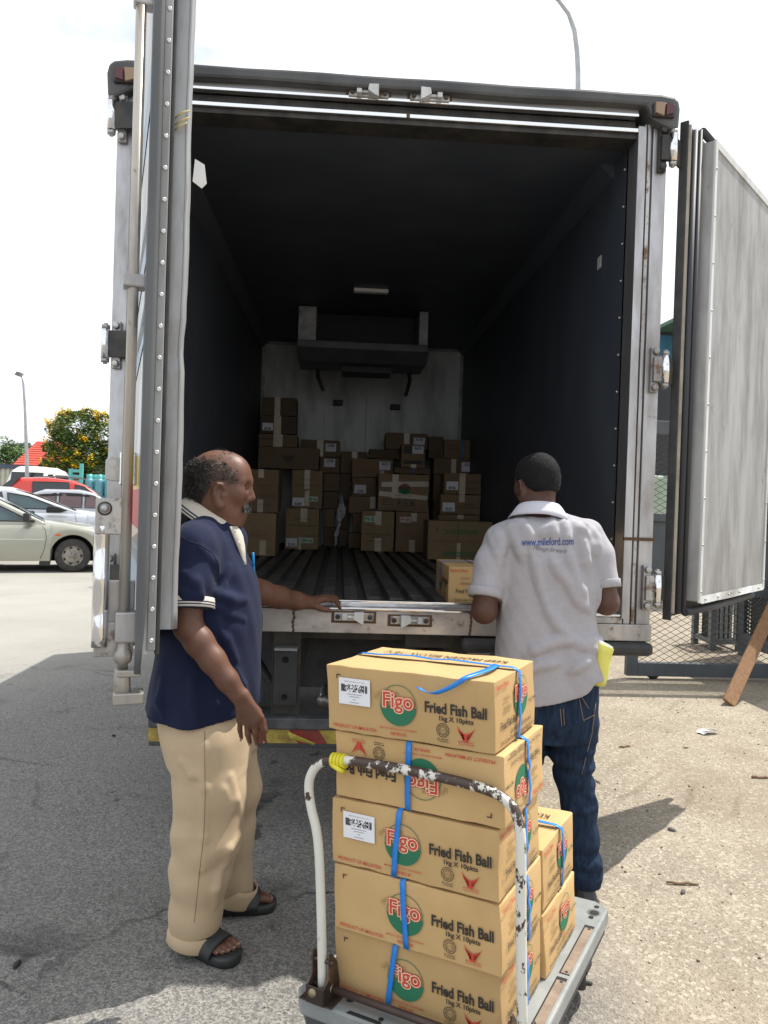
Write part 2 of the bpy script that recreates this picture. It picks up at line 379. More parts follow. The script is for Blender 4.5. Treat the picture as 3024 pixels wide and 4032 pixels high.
b4 = onY(-60, 1800, 66); b4.z = 0; tree('tree', 'dark green tree at the far left edge behind the red roof', b4, 3, clump_set(2.5, 1.5, .9, 3.5, 10, 1, 10), 3500, .13, (lf1,), 4)
# ================================================================ house, corrugated fence, lamp posts, cable
hs = thing('house', 'low house under a bright red tiled hip roof beyond the car park', 'house', onY(180, 1940, 48)*1); hs.location.z = 0; hs.matrix_basis.translation.z = 0
roof_red = mat('red_roof_tiles', (.55, .065, .035), .6, c2=(.42, .05, .03), scale=5)
ye, yr, ze, zr = 45, 49.5, 2.75, 4.75
e0, e1 = onY(31, 1848, ye), onY(360, 1840, ye); r0, r1 = onY(146, 1762, yr), onY(240, 1760, yr)
rf = MB(); N = 13; yb = 2*yr-ye
E0, E1 = Vector((e0.x, ye, ze)), Vector((e1.x, ye, ze)); K0, K1 = Vector((r0.x, yr, zr)), Vector((r1.x, yr, zr)); B0, B1 = Vector((e0.x, yb, ze)), Vector((e1.x, yb, ze))
for (a, b, c, d) in ((E0, E1, K1, K0), (B1, B0, K0, K1), (B0, E0, K0, K0), (E1, B1, K1, K1)):
    for i in range(N):
        s, t = i/N, (i+1)/N; up = Vector((0, 0, .05))
        p, q, r, v = a.lerp(d, s)+up, b.lerp(c, s)+up, b.lerp(c, t), a.lerp(d, t)
        rf.add([p, q, r, v, p-up*1.6, q-up*1.6], [(0, 1, 2, 3), (4, 5, 1, 0)])
rf.build('roof', roof_red, hs)
w = MB(); w.bx(e0.x+.6, e1.x-.6, ye+.6, yb-.6, 0, ze-.02); w.build('wall', mat('house_wall', (.45, .42, .38), .8, c2=(.36, .33, .3), scale=2), hs)
fa = MB(); fa.bx(e0.x-.02, e1.x+.02, ye-.12, ye-.01, ze-.16, ze+.02); fa.build('fascia_board', flat('fascia_dark', (.05, .06, .08), .6), hs)
fs_ = thing('corrugated_fence', 'pale corrugated metal fence with a dark capping under the red roof', 'fence', (onY(52, 1940, 36).x, 36, 0))
xa, xb = onY(-420, 1900, 36).x, onY(118, 1900, 36).x; cr = MB(); k = 0; pts = []; x = xa
while x < xb: pts += [(x, 36), (x+.10, 36), (x+.12, 36.05), (x+.2, 36.05)]; x += .22
cr.add([(p[0], p[1], z) for p in pts for z in (0, 2.6)], [(2*i, 2*i+2, 2*i+3, 2*i+1) for i in range(len(pts)-1)])
o = cr.build('sheet', mat('corrugated_pale', (.50, .49, .40), .5, c2=(.40, .38, .30), scale=1.5), fs_); o.modifiers.new('t', 'SOLIDIFY').thickness = .01
cr = MB(); cr.bx(xa, xb+.1, 35.9, 36.12, 2.56, 2.74); cr.bx(xb-.02, xb+.08, 35.93, 36.08, 0, 2.56); cr.build('capping', flat('cap_blue', (.05, .07, .11), .5), fs_)
bu = MB(); crown_mesh([(onY(10, 1900, 30).x+i*.5, 30, .45+.15*(i % 2), .5) for i in range(-4, 3)], 2600, .08, 77, mb=bu)
tag(bu.build('bush', lf2), 'leafy green bush growing at the foot of the corrugated fence', 'bush')
galv = mat('galvanised_steel', (.42, .43, .43), .45, .6, c2=(.34, .35, .36), scale=4)
lp = thing('lamp_post', 'tall slim grey lamp post with one square head above the red roof', 'lamp post', (onY(106, 1900, 33).x, 33, 0), group='street lamps')
P = [onY(x, y, 33) for x, y in ((106.5, 1851), (104, 1770), (101, 1680), (97.5, 1590), (92, 1510), (87, 1478))]
P = [Vector((P[0].x+.02, 33, 0))]+P
k = MB(); k.tube(P, [.09, .085, .075, .065, .055, .048, .042], 10); k.build('pole', galv, lp)
c = onY(77, 1474, 32.9); k = MB(); k.box(c, (.24, .42, .17), Matrix.Rotation(.25, 3, 'Y'), taper=.75); k.build('lamp_head', flat('lamp_grey', (.12, .12, .12), .5), lp, bevel=.02)
lp2 = thing('lamp_post', 'curved grey lamp post arching into the white sky above the cargo box', 'lamp post', (onY(2276, 2000, 16).x, 16, 0), group='street lamps')
P = [onY(x, y, 16) for x, y in ((2276, 345), (2276, 280), (2272, 200), (2262, 120), (2240, 55), (2200, 0), (2140, -50), (2050, -100), (1960, -130))]
k = MB(); k.tube([Vector((P[0].x, 16, 0))]+P, [.085, .056, .054, .052, .05, .047, .044, .04, .036, .034], 12); k.build('pole', galv, lp2)
k = MB(); k.box(P[-1]+Vector((-.3, 0, -.02)), (.7, .26, .12), Matrix.Rotation(.1, 3, 'Y'), taper=.8); k.build('lamp_head', MATS['lamp_grey'], lp2, bevel=.03)
k = MB(); a, b = onY(-900, 1560, 52), onY(900, 1785, 52)
k.tube([a.lerp(b, i/14)+Vector((0, 0, -1.2*math.sin(PI*i/14))) for i in range(15)], .035, 6)
tag(k.build('power_cable', flat('cable_black', (.05, .05, .05), .6)), 'black overhead cable sagging across the sky toward the flowering tree', 'cable')
for sgn, q in ((0, a), (1, b)):
    k = MB(); k.tube([(q.x, 52, 0), (q.x, 52, q.z+.3)], [.14, .1], 10); k.box((q.x, 52, q.z+.05), (.9, .08, .08))
    tag(k.build('utility_pole', bark), 'wooden pole carrying the overhead cable', 'pole', 'cable poles')
# ================================================================ right side: gate, cage, sheds, plank
gsteel = mat('grey_gate_paint', (.075, .088, .10), .5, c2=(.055, .063, .075), scale=5, bump=.1)
rust_mesh = mat('weathered_mesh', (.085, .075, .065), .6, .3, c2=(.05, .04, .035), scale=8)
def diamond_mesh(mb, f, u0, u1, v0, v1, du=.1, dv=.055, w=.004):
    s = dv/du
    for sg in (1, -1):
        n = int((u1-u0)/du+(v1-v0)/dv)+3
        for i in range(-1, n):
            # line v = v0 + sg*s*(u-uc)
            uc = u0+i*du-(0 if sg > 0 else 0)
            if sg > 0: uc = u0-(v1-v0)/s+i*du
            else: uc = u0+i*du
            ua, ub = (uc, uc+(v1-v0)/s) if sg > 0 else (uc-(v1-v0)/s, uc)
            a_, b_ = max(ua, u0), min(ub, u1)
            if b_-a_ < .02: continue
            va = v0+(a_-uc)*s if sg > 0 else v0+(uc-a_)*s
            vb = v0+(b_-uc)*s if sg > 0 else v0+(uc-b_)*s
            mb.rbar([f(a_, va, .001*sg), f(b_, vb, .001*sg)], w, w*.8, up=f(0, 0, 1)-f(0, 0, 0))
gt = thing('mesh_gate', 'grey steel gate with diamond mesh and a solid middle panel beyond the right door', 'gate', (4, 6.66, 0))
GY = 6.66; xl = onY(2461, 2686, GY).x; xr = xl+3.6
k = MB()
for (x0, x1, z0, z1) in [(xl, xl+.10, .03, 2.32), (xr-.1, xr, .03, 2.32), (xl+.1, xr-.1, .03, .15), (xl+.1, xr-.1, 2.2, 2.32), (xl+.1, xr-.1, 1.42, 1.49), (xl+.1, xr-.1, .76, .83), (xl+1.65, xl+1.75, 1.49, 2.2)]:
    k.bx(x0, x1, GY-.035, GY+.035, z0, z1)
k.build('frame', gsteel, gt, bevel=.005)
k = MB(); k.bx(xl+.1, xr-.1, GY-.004, GY+.004, .83, 1.42); k.build('solid_panel', gsteel, gt)
f = lambda u, v, d: Vector((u, GY-.012-d, v))
k = MB(); diamond_mesh(k, f, xl+.1, xr-.1, .15, .76); k.build('diamond_mesh', rust_mesh, gt); k = MB(); diamond_mesh(k, f, xl+.1, xr-.1, 1.49, 2.2); k.build('diamond_mesh', rust_mesh, gt)
for x in (xl+.25, xr-.3): k = MB(); k.lathe([(.02, -.02), (.06, -.02), (.06, .02), (.02, .02)], (x, GY, .06), (0, 1, 0), 14); k.build('roller_wheel', flat('tyre_black', (.03, .03, .03), .7), gt)
# second leaf, swung open, and the cage beyond it
gp = onZ(2915, 2575); gq = onZ(3150, 2655); dv_ = (gq-gp).normalized(); nv = Vector((-dv_.y, dv_.x, 0))
g2 = thing('mesh_fence_panel', 'dark fence panel of dense diamond mesh standing open behind the leaning plank', 'fence', gp)
F2 = lambda u, v, d: gp+dv_*u+nv*d+Vector((0, 0, v)); L2 = 2.2
k = MB(); Rz = Matrix.Rotation(math.atan2(dv_.y, dv_.x), 3, 'Z')
for (u0, u1, v0, v1) in [(0, .09, 0, 2.3), (L2-.09, L2, 0, 2.3), (.09, L2-.09, .1, .24), (.09, L2-.09, 1.0, 1.1), (.09, L2-.09, 2.2, 2.3)]:
    k.box(F2((u0+u1)/2, (v0+v1)/2, 0), (u1-u0, .07, v1-v0), Rz)
k.build('frame', gsteel, g2, bevel=.005)
k = MB(); diamond_mesh(k, F2, .09, L2-.09, .24, 1.0, .06, .04, .008); k.build('dense_mesh', flat('mesh_dark', (.05, .055, .06), .5), g2); k = MB(); diamond_mesh(k, F2, .09, L2-.09, 1.1, 2.2, .06, .04, .008); k.build('dense_mesh', flat('mesh_dark', (.05, .055, .06), .5), g2)
k = MB(); k.box(F2(L2/2, 1.2, .04), (L2-.2, .004, 2.1), Rz); k.build('backing_sheet', flat('backing_dark', (.03, .035, .04), .7), g2)
cg = thing('steel_cage', 'small grey barred cage standing on the sunlit concrete behind the gate', 'cage', onZ(2845, 2560))
cp = onZ(2801, 2560); k = MB(); W_, H_, D_ = .31, .62, .4
for x in (0, W_):
    for y in (0, D_): k.bx(cp.x+x-.03, cp.x+x+.03, cp.y+y-.03, cp.y+y+.03, 0, H_)
for z in (.1, H_):
    for y in (0, D_): k.bx(cp.x+.03, cp.x+W_-.03, cp.y+y-.02, cp.y+y+.02, z-.03, z+.02)
    for x in (0, W_): k.bx(cp.x+x-.02, cp.x+x+.02, cp.y+.03, cp.y+D_-.03, z-.03, z+.02)
k.build('frame', mat('cage_grey', (.13, .145, .15), .5, c2=(.1, .11, .115), scale=6), cg)
k = MB()
for i in range(1, 6): k.bx(cp.x+i*W_/6-.012, cp.x+i*W_/6+.012, cp.y-.012, cp.y+.012, .12, H_-.03)
for i in range(1, 5): k.bx(cp.x+.03, cp.x+W_-.03, cp.y-.016, cp.y-.013, .1+i*.1, .108+i*.1)
k.build('bar_grille', flat('bar_grey', (.2, .22, .23), .5), cg)
k = MB(); k.bx(cp.x+.05, cp.x+W_-.05, cp.y+.08, cp.y+D_-.04, .11, H_-.08); k.build('inner_bin', flat('bin_dark', (.015, .02, .015), .7), cg, bevel=.02)
pk = MB(); a = onZ(2872, 2778); b = onY(3085, 2310, 6.58); t = (b-a).normalized(); sd = Vector((1, -.05, -.45)); sd = (sd-t*sd.dot(t)).normalized(); nn = t.cross(sd)
Rp = Matrix((sd, nn, t)).transposed(); L = (b-a).length+.1
pk.box(a+t*(L/2-.02)+Vector((0, 0, .03)), (.105, .028, L), Rp)
o = pk.build('wooden_plank', mat('plank_wood', (.28, .155, .075), .8, c2=(.19, .10, .05), scale=9, stretch=(6, 6, .8), bump=.3), None, bevel=.004)
tag(o, 'brown wooden plank leaning against the grey mesh gate at the right edge', 'plank')
def shed(name, label, x0, x1, y0, y1, z0, z1, zp, fm, rm, posts):
    s = thing(name, label, 'building', ((x0+x1)/2, y0, 0)); k = MB(); N = int((x1-x0)/.25)
    pts = [(x0+i*(x1-x0)/N, y0-(.03 if i % 2 else 0)) for i in range(N+1)]
    k.add([(p[0], p[1], z) for p in pts for z in (z0, z1)], [(2*i, 2*i+2, 2*i+3, 2*i+1) for i in range(N)])
    o = k.build('fascia_sheet', fm, s); o.modifiers.new('t', 'SOLIDIFY').thickness = .02
    k = MB(); k.add([(x0-.3, y0-.3, z1+.02), (x1+.3, y0-.3, z1+.02), (x1+.3, y1, z1+zp), (x0-.3, y1, z1+zp)], [(0, 1, 2, 3)]); o = k.build('roof', rm, s); o.modifiers.new('t', 'SOLIDIFY').thickness = .08
    k = MB(); k.bx(x0, x1, y1-.2, y1, 0, z1); k.bx(x0, x0+.15, y0+.1, y1-.2, 0, z0) if posts else 0; k.build('back_wall', flat('shed_dark', (.03, .034, .038), .8), s)
    k = MB()
    for i in range(4): k.bx(x0+.1+i*(x1-x0-.4)/3, x0+.3+i*(x1-x0-.4)/3, y0+.05, y0+.25, 0, z0)
    k.build('post_row', flat('shed_post', (.12, .13, .14), .6), s)
    return s
blue = mat('blue_sheet', (.05, .20, .33), .5, c2=(.035, .15, .26), scale=2)
shed('open_shed', 'open shed with a blue corrugated fascia seen between truck and right door', onY(2480, 1400, 17).x, onY(2950, 1400, 17).x, 17, 25, 4.85, 5.55, -.4, blue, MATS['shed_dark'] if 'shed_dark' in MATS else flat('shed_dark', (.03, .034, .038), .8), 0)
shed('warehouse', 'grey warehouse with a green roof edge at the far right', onY(2972, 1400, 13).x, onY(3600, 1400, 13).x, 13, 24, 4.35, 5.45, .3, mat('grey_sheet', (.36, .38, .40), .5, c2=(.30, .32, .33), scale=2), flat('green_roof', (.05, .12, .07), .6), 1)
wt = MB(); c = onY(2622, 1800, 12); wt.bx(c.x-.55, c.x+.55, 12, 12.9, 1.05, 2.1); wt.bx(c.x-.5, c.x-.4, 12.05, 12.15, 0, 1.05); wt.bx(c.x+.4, c.x+.5, 12.05, 12.15, 0, 1.05); wt.bx(c.x-.5, c.x-.4, 12.75, 12.85, 0, 1.05); wt.bx(c.x+.4, c.x+.5, 12.75, 12.85, 0, 1.05)
tag(wt.build('water_tank', mat('pale_green', (.34, .42, .33), .6, c2=(.28, .35, .27), scale=3), bevel=.05), 'pale green tank on legs seen through the gate mesh', 'tank')
# ================================================================ TRUCK
D = 3.3; XL, XR, XI, XJ = -.9933, 1.3979, 1.262, -.857; ZF, ZC, YB = 1.05, 3.157, 8.01; ZTOP = 3.315
def steel_mat(name, c=(.47, .47, .48), rough=.34, rust=.58, metal=.85, stretch=(1, 1, .25), scale=7, dark=(.30, .28, .27), rustc=(.13, .07, .035)):
    m, n, l, b = new_mat(name); b.inputs['Metallic'].default_value = metal
    t = nd(n, 'TexCoord'); q = nd(n, 'Mapping'); q.inputs['Scale'].default_value = stretch; l.new(t.outputs['Object'], q.inputs[0])
    a = nd(n, 'TexNoise', Scale=scale, Detail=8, Roughness=.65); l.new(q.outputs[0], a.inputs[0])
    r = nd(n, 'MapRange'); r.inputs[1].default_value = .4; r.inputs[2].default_value = .7; l.new(a.outputs[0], r.inputs[0])
    x = nd(n, 'MixRGB'); x.inputs[1].default_value = (*c, 1); x.inputs[2].default_value = (*dark, 1); l.new(r.outputs[0], x.inputs[0])
    a2 = nd(n, 'TexNoise', Scale=scale*1.7, Detail=9, Roughness=.7); l.new(t.outputs['Object'], a2.inputs[0])
    r2 = nd(n, 'MapRange'); r2.inputs[1].default_value = rust; r2.inputs[2].default_value = rust+.1; l.new(a2.outputs[0], r2.inputs[0])
    y = nd(n, 'MixRGB'); y.inputs[2].default_value = (*rustc, 1); l.new(x.outputs[0], y.inputs[1]); l.new(r2.outputs[0], y.inputs[0]); l.new(y.outputs[0], b.inputs['Base Color'])
    s = nd(n, 'MapRange'); s.inputs[3].default_value = rough; s.inputs[4].default_value = min(1, rough+.3); l.new(r.outputs[0], s.inputs[0]); l.new(s.outputs[0], b.inputs['Roughness'])
    s2 = nd(n, 'MapRange'); s2.inputs[3].default_value = metal; s2.inputs[4].default_value = .1; l.new(r2.outputs[0], s2.inputs[0]); l.new(s2.outputs[0], b.inputs['Metallic'])
    a3 = nd(n, 'TexNoise', Scale=9, Detail=3); l.new(q.outputs[0], a3.inputs[0])
    bp = nd(n, 'Bump', Strength=.25, Distance=.006); l.new(a3.outputs[0], bp.inputs['Height']); l.new(bp.outputs[0], b.inputs['Normal'])
    return m
steel = steel_mat('stainless_worn', rust=.66)
steel_x = steel_mat('stainless_rail', stretch=(.3, 1, 1.5), rust=.62)
steel_r = steel_mat('stainless_rusty', rust=.54, c=(.47, .46, .45))
panel_m = steel_mat('door_panel_grey', c=(.37, .37, .365), rough=.55, metal=.15, rust=.63, stretch=(2.2, 2.2, .6), scale=3.2, dark=(.215, .21, .205), rustc=(.10, .098, .092))
chrome = mat('chrome_polished', (.75, .75, .76), .08, 1, bump=.2, bscale=7)
alu = steel_mat('aluminium_dirty', c=(.35, .355, .36), rough=.5, metal=.35, rust=.68, stretch=(1.4, 1.4, .3), scale=5, dark=(.22, .21, .20), rustc=(.10, .095, .085))
alu_w = steel_mat('aluminium_white', c=(.66, .67, .66), rough=.5, metal=.2, rust=.74, dark=(.45, .45, .44))
rubber = mat('black_rubber', (.022, .022, .024), .6, c2=(.045, .043, .042), scale=12)
seal = mat('door_seal', (.035, .037, .045), .55)
iron = mat('oily_iron', (.030, .030, .031), .6, .3, c2=(.075, .07, .062), scale=10)
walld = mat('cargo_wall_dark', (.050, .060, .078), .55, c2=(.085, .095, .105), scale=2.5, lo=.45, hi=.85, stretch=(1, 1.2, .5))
wallb = mat('cargo_back_panel', (.64, .68, .67), .55, c2=(.32, .35, .35), scale=3.2, lo=.45, hi=.72, stretch=(1.6, 1, .45))
floorm = mat('cargo_floor', (.035, .035, .033), .45, c2=(.24, .24, .23), scale=11, lo=.5, hi=.66, stretch=(.8, 4, 1), detail=8)
truck = thing('refrigerated_truck', 'refrigerated truck backed up with its dark cargo box open, metal doors swung wide', 'truck', (.2, D, 0))
def part(mb, name, m, bevel=0, parent=truck): return mb.build(name, m, parent, bevel=bevel)
k = MB(); k.bx(XJ-.02, XJ, D+.1, YB, ZF-.05, ZC+.02); k.bx(XL-.0, XJ-.02, D+.1, YB+.08, .93, ZTOP-.03, 1); o = part(k, 'side_wall', [walld, alu_w]); o['label'] = 'left side wall with dark inner lining'
k = MB(); k.bx(XI, XI+.02, D+.1, YB, ZF-.05, ZC+.02); k.bx(XI+.02, XR, D+.1, YB+.08, .93, ZTOP-.03, 1); o = part(k, 'side_wall', [walld, alu_w]); o['label'] = 'right side wall with dark inner lining'
k = MB(); k.bx(XJ, XI, D+.13, YB, ZC, ZC+.02); k.bx(XJ-.02, XI+.02, D+.1, YB+.08, ZC+.02, ZTOP-.03, 1); part(k, 'roof', [walld, alu_w])
k = MB(); k.bx(XJ, XI, YB, YB+.08, .93, ZC); bw = part(k, 'back_wall', wallb)
k = MB(); k.bx(.245, .252, YB-.012, YB, ZF, 2.72); k.bx(XJ, XJ+.035, YB-.015, YB, ZF, ZC); k.bx(XI-.035, XI, YB-.015, YB, ZF, ZC); k.bx(XJ+.035, XI-.035, YB-.014, YB, ZC-.03, ZC); k.bx(-.19, -.186, YB-.006, YB, ZF, 2.9)
part(k, 'panel_trim', mat('trim_dull', (.5, .51, .5), .5, c2=(.2, .2, .2), scale=5), parent=bw)
# ribbed floor
k = MB(); prof = []; x = XJ
while x < XI-.02:
    prof += [(x, 1.018), (x+.022, 1.018), (x+.030, ZF), (x+.092, ZF), (x+.1, 1.018)]; x += .108
prof.append((XI, 1.018))
k.add([(p[0], y, p[1]) for p in prof for y in (D+.14, YB)], [(2*i, 2*i+2, 2*i+3, 2*i+1) for i in range(len(prof)-1)]); k.bx(XJ, XI, D+.14, YB, .93, 1.01)
part(k, 'ribbed_floor', floorm)
for sx, lab in ((1, 'right'), (-1, 'left')):
    k = MB(); X = XI if sx > 0 else XJ
    k.prism([(0, 0), (-.07*sx, 0), (-.06*sx, -.015), (-.015*sx, -.06), (0, -.07)], lambda u, v: (X+u, D+.28, ZC+v), (0, YB-D-.3, 0))
    part(k, 'ceiling_coving', mat('coving_dark', (.055, .065, .082), .6))
# rear frame
for sx, X0, X1, lab in ((1, XI, XR, 'right rear post'), (-1, XJ, XL, 'left rear post')):
    k = MB(); q = lambda a: X0+(X1-X0)*a
    k.bx(q(0), q(.28), D-.012, D+.12, 1.0, 3.20, 1); k.bx(q(.28), q(.34), D+.01, D+.12, .99, 3.22); k.bx(q(.34), q(.46), D-.004, D+.12, .99, 3.22, 2); k.bx(q(.46), q(.53), D+.012, D+.12, .99, 3.22); k.bx(q(.53), q(1), D, D+.12, .95, 3.235)
    o = part(k, 'rear_post', [steel, alu_w if sx < 0 else steel, steel_r], .004)
    k = MB(); k.bx(q(-.9 if sx > 0 else -.2), q(1.0), D-.02, D+.1, .925, 1.0); k.bx(q(-.9 if sx > 0 else -.2), q(.1), D-.012, D+.1, 1.0, 1.028); part(k, 'corner_block', steel_r, .004)
    k = MB(); k.bx(q(0)-.002, q(1)+.002, D-.016, D-.004, 1.372, 1.386); part(k, 'weld_seam', flat('weld_rust', (.10, .055, .03), .9), parent=o)
k = MB(); k.bx(XJ, XI, D-.006, D+.1, 3.252, 3.305); k.bx(XJ, XI, D-.012, D+.02, 3.238, 3.252, 1); k.bx(XJ, XI, D+.03, D+.1, 3.188, 3.238, 2); k.bx(XJ, XI, D-.012, D+.12, 3.17, 3.188, 1); k.bx(XJ, XI, D+.005, D+.13, 3.148, 3.17, 2)
hd = part(k, 'header_rail', [steel_x, chrome, iron], .002)
k = MB(); k.bx(.235, .25, D-.014, D-.008, 3.17, 3.19); part(k, 'weld_seam', MATS['weld_rust'], parent=hd)
tz_ = lambda u, v: v-.036
k = MB(); out = [(XL-.03, 3.20), (XL-.036, 3.30), (XL-.028, 3.335), (XL-.005, 3.352), (XL+.05, 3.36)]+[(XL+.05+(XR-XL-.1)*i/14, 3.36+.0018*math.sin(i*1.7)) for i in range(1, 14)]+[(XR-.05, 3.36), (XR+.005, 3.352), (XR+.026, 3.335), (XR+.034, 3.30), (XR+.03, 3.215), (XR+.005, 3.205), (XR-.09, 3.245), (XR-.115, 3.305)]+[(XR-.115-(XR-XL-.23)*i/14, 3.305+.0025*math.sin(i*1.3)) for i in range(1, 14)]+[(XL+.115, 3.305), (XL+.09, 3.245), (XL-.005, 3.195)]
k.prism(out, lambda u, v: (u, D-.05, tz_(u, v)), (0, .17, 0)); part(k, 'roof_cap', mat('roof_cap_rubber', (.04, .04, .042), .42, c2=(.085, .085, .083), scale=4), .02, )
for sx, X in ((1, XR-.045), (-1, XL+.045)):
    zz = tz_(X, 3.285); k = MB(); k.box((X, D-.055, zz), (.10, .02, .065), None); p = part(k, 'marker_lamp', flat('lamp_base_dark', (.03, .018, .02), .4), .01)
    k = MB(); k.prism([(-.042, -.018), (-.005, -.03), (0, .026), (-.042, .026)], lambda u, v: (X+u*sx, D-.075, zz+v), (0, .012, 0)); k.prism([(.006, -.026), (.038, -.016), (.038, .024), (.006, .024)], lambda u, v: (X+u*sx, D-.073, zz+v), (0, .010, 0), 1)
    k.build('lamp_lens', [flat('lens_amber', (.30, .20, .12), .3), flat('lens_red', (.10, .025, .03), .25)], p)
# sill
k = MB(); k.bx(XJ, XI, D, D+.12, .93, 1.036); k.bx(XJ, XI, D-.006, D+.012, 1.03, 1.041, 1); k.bx(XJ, XI, D+.1, D+.15, 1.036, 1.062, 1); k.bx(XJ, XI, D+.02, D+.1, 1.036, 1.042, 2)
sill = part(k, 'sill', [steel_mat('sill_steel', rust=.60, stretch=(.5, 1, 1), c=(.55, .53, .51), metal=.7), chrome, steel_r], .003)
for X in (onY(1155, 2440, D).x, onY(1853, 2460, D).x):
    k = MB()
    for j in range(6): k.ico((X+random.uniform(-.004, .004), D-.001, .937+j*.019), .011, 0, 1, (.6, .4, 1.1))
    part(k, 'weld_seam', MATS['weld_rust'], parent=sill)
def keeper(cx, z, flip, y=D):
    k = MB(); s = -1 if flip else 1
    k.box((cx, y-.008, z), (.172, .012, .036)); 
    for u in (-.07, .07): k.lathe([(.0, .0), (.011, 0), (.011, .006), (0, .006)], (cx+u, y-.016, z), (0, -1, 0), 12, 1)
    k.prism([(-.012*s, .022), (.030*s, .024), (.030*s, -.03), (.012*s, -.022), (-.016*s, -.004)], lambda u, v: (cx+.012*s+u, y-.046, z+v), (0, .034, 0), 2)
    k.prism([(-.052*s, .014), (-.03*s, .014), (-.03*s, -.012), (-.052*s, -.012)], lambda u, v: (cx+u, y-.036, z+v), (0, .024, 0), 2)
    k.tube([(cx-.03*s, y-.02, z), (cx+.02*s, y-.02, z)], .007, 8, 2)
    p = part(k, 'lock_keeper', [steel_r, iron, alu_w], .003)
    k = MB(); k.box((cx, y-.0025, z-.002), (.195, .003, .052)); k.build('rust_stain', flat('stain_rust', (.12, .065, .035), .9), p, bevel=.001)
for px, fl in ((1452, 0), (1692, 1)): keeper(onY(px, 365, D).x, onY(px, 374 if not fl else 389, D).z, fl, D-.006)
for px, fl in ((1393, 0), (1614, 1)): keeper(onY(px, 2432, D).x, onY(px, 2428 if not fl else 2442, D).z, fl)
def hinge(X, z, sx, doorpt):
    k = MB(); k.box((X-.028*sx, D-.012, z), (.036, .02, .20)); 
    for dz in (-.08, .08): k.lathe([(0, 0), (.017, 0), (.014, .02), (0, .02)], (X-.028*sx, D-.02, z+dz), (0, -1, 0), 14)
    k.bx(X-.04*sx, X+.01*sx, D-.04, D-.016, z-.055, z+.055)
    p = part(k, 'hinge', iron if sx > 0 and z > 3 else steel_r, .004)
    k = MB(); c = Vector((X+.012*sx, D-.035, z)); k.tube([c-Vector((0, 0, .06)), c+Vector((0, 0, .06))], .019, 14); k.build('hinge_barrel', chrome, p)
    k = MB(); k.tube([c-Vector((0, 0, .085)), c+Vector((0, 0, .085))], .009, 8)
    for s in (-1, 1): k.lathe([(0, -.008), (.018, -.008), (.018, .008), (0, .008)], c+Vector((0, 0, .07*s)), (0, 0, 1), 6)
    k.build('hinge_pin', steel_r, p)
    k = MB(); v = Vector(doorpt)-c; v.z = 0; k.rbar([c, c+v*.5, c+v], .11, .012, up=v.cross(Vector((0, 0, 1)))); k.build('hinge_strap', iron, p)
# doors --------------------------------------------------------------------------------------------
def door_frame(H, e, nn):
    H, e, nn = Vector(H), Vector(e), Vector(nn); R = Matrix((e, nn, (0, 0, 1))).transposed()
    f = lambda s, t, z: H+e*s+nn*t+Vector((0, 0, z))
    def bx(k, s0, s1, t0, t1, z0, z1, mi=0): k.box(f((s0+s1)/2, (t0+t1)/2, (z0+z1)/2), (abs(s1-s0), abs(t1-t0), abs(z1-z0)), R, mi)
    return f, bx
a = math.radians(17.2); e1 = (math.sin(a), -math.cos(a), 0); n1 = (math.cos(a), math.sin(a), 0)
f, db = door_frame((-.902, 3.28, 0), e1, n1)
k = MB(); db(k, 0, 1.155, .003, .03, 1.05, 3.24)
ld = part(k, 'rear_door', alu_w); ld['label'] = 'left rear door seen edge on with lock rod'
k = MB()
def band(z0, z1, sl, mi): k.add([f(0, 0, z0), f(1.15, 0, z0+sl), f(1.15, 0, z1+sl), f(0, 0, z1)], [(0, 1, 2, 3)], mi)
for z0, z1, mi in ((1.06, 1.30, 4), (1.30, 1.34, 0), (1.345, 1.40, 2), (1.40, 1.52, 3), (1.52, 1.62, 1), (1.62, 1.86, 0), (1.86, 1.98, 4), (1.98, 2.1, 0), (2.1, 2.25, 4), (2.25, 2.55, 0), (2.55, 2.7, 4)): band(z0, z1, .1*(mi == 4), mi)
k.build('livery_stripes', [alu_w, flat('livery_yellow', (.6, .42, .05), .4), flat('livery_cream', (.6, .5, .42), .4), flat('livery_red', (.45, .03, .04), .4), flat('livery_blue', (.28, .36, .45), .4)], ld)
k = MB(); N = 30; zs = [1.0+i*(3.26-1.0)/N for i in range(N+1)]; vs = []
for i, z in enumerate(zs): w = .016*min(1, i/3); vs += [f(1.158, -.001, z), f(1.172, -.006, z), f(1.184, -.002, z), f(1.184, .010+w, z)]
k.add(vs, [(i*4+j, i*4+j+1, i*4+j+5, i*4+j+4) for i in range(N) for j in range(3)], 0, True)
o = k.build('edge_flap', mat('flap_grey', (.085, .09, .095), .5, c2=(.13, .135, .14), scale=4, stretch=(1, 1, .3)), ld); s_ = o.modifiers.new('t', 'SOLIDIFY'); s_.thickness = .003
k = MB(); db(k, 1.14, 1.163, .027, .05, 1.06, 3.24); es = k.build('edge_strip', alu, ld, bevel=.003)
k = MB()
for i in range(24): k.lathe([(.007, 0), (.0065, .003), (.0035, .0055), (.0033, .004), (0, .004)], f(1.163, .039, 1.09+i*.089), e1, 12)
k.build('rivet_row', flat('rivet_bright', (.75, .75, .75), .3, .6), es)
k = MB(); db(k, .03, 1.15, .05, .063, 1.045, 3.22); k.build('gasket', rubber, ld, bevel=.004)
k = MB(); N = 40
rr = random.Random(6); pts = []
for i in range(N+1):
    z = 1.113+i*(3.12-1.113)/N; w = .0025*math.sin(z*9)+rr.uniform(-.0018, .0018)
    if abs(z-1.95) < .06: w -= .006
    pts.append([f(1.115+w*.5, .063, z), f(1.118+w, .098+w*.4, z), f(1.105, .112+w*.6, z), f(.05, .112, z), f(.05, .063, z)])
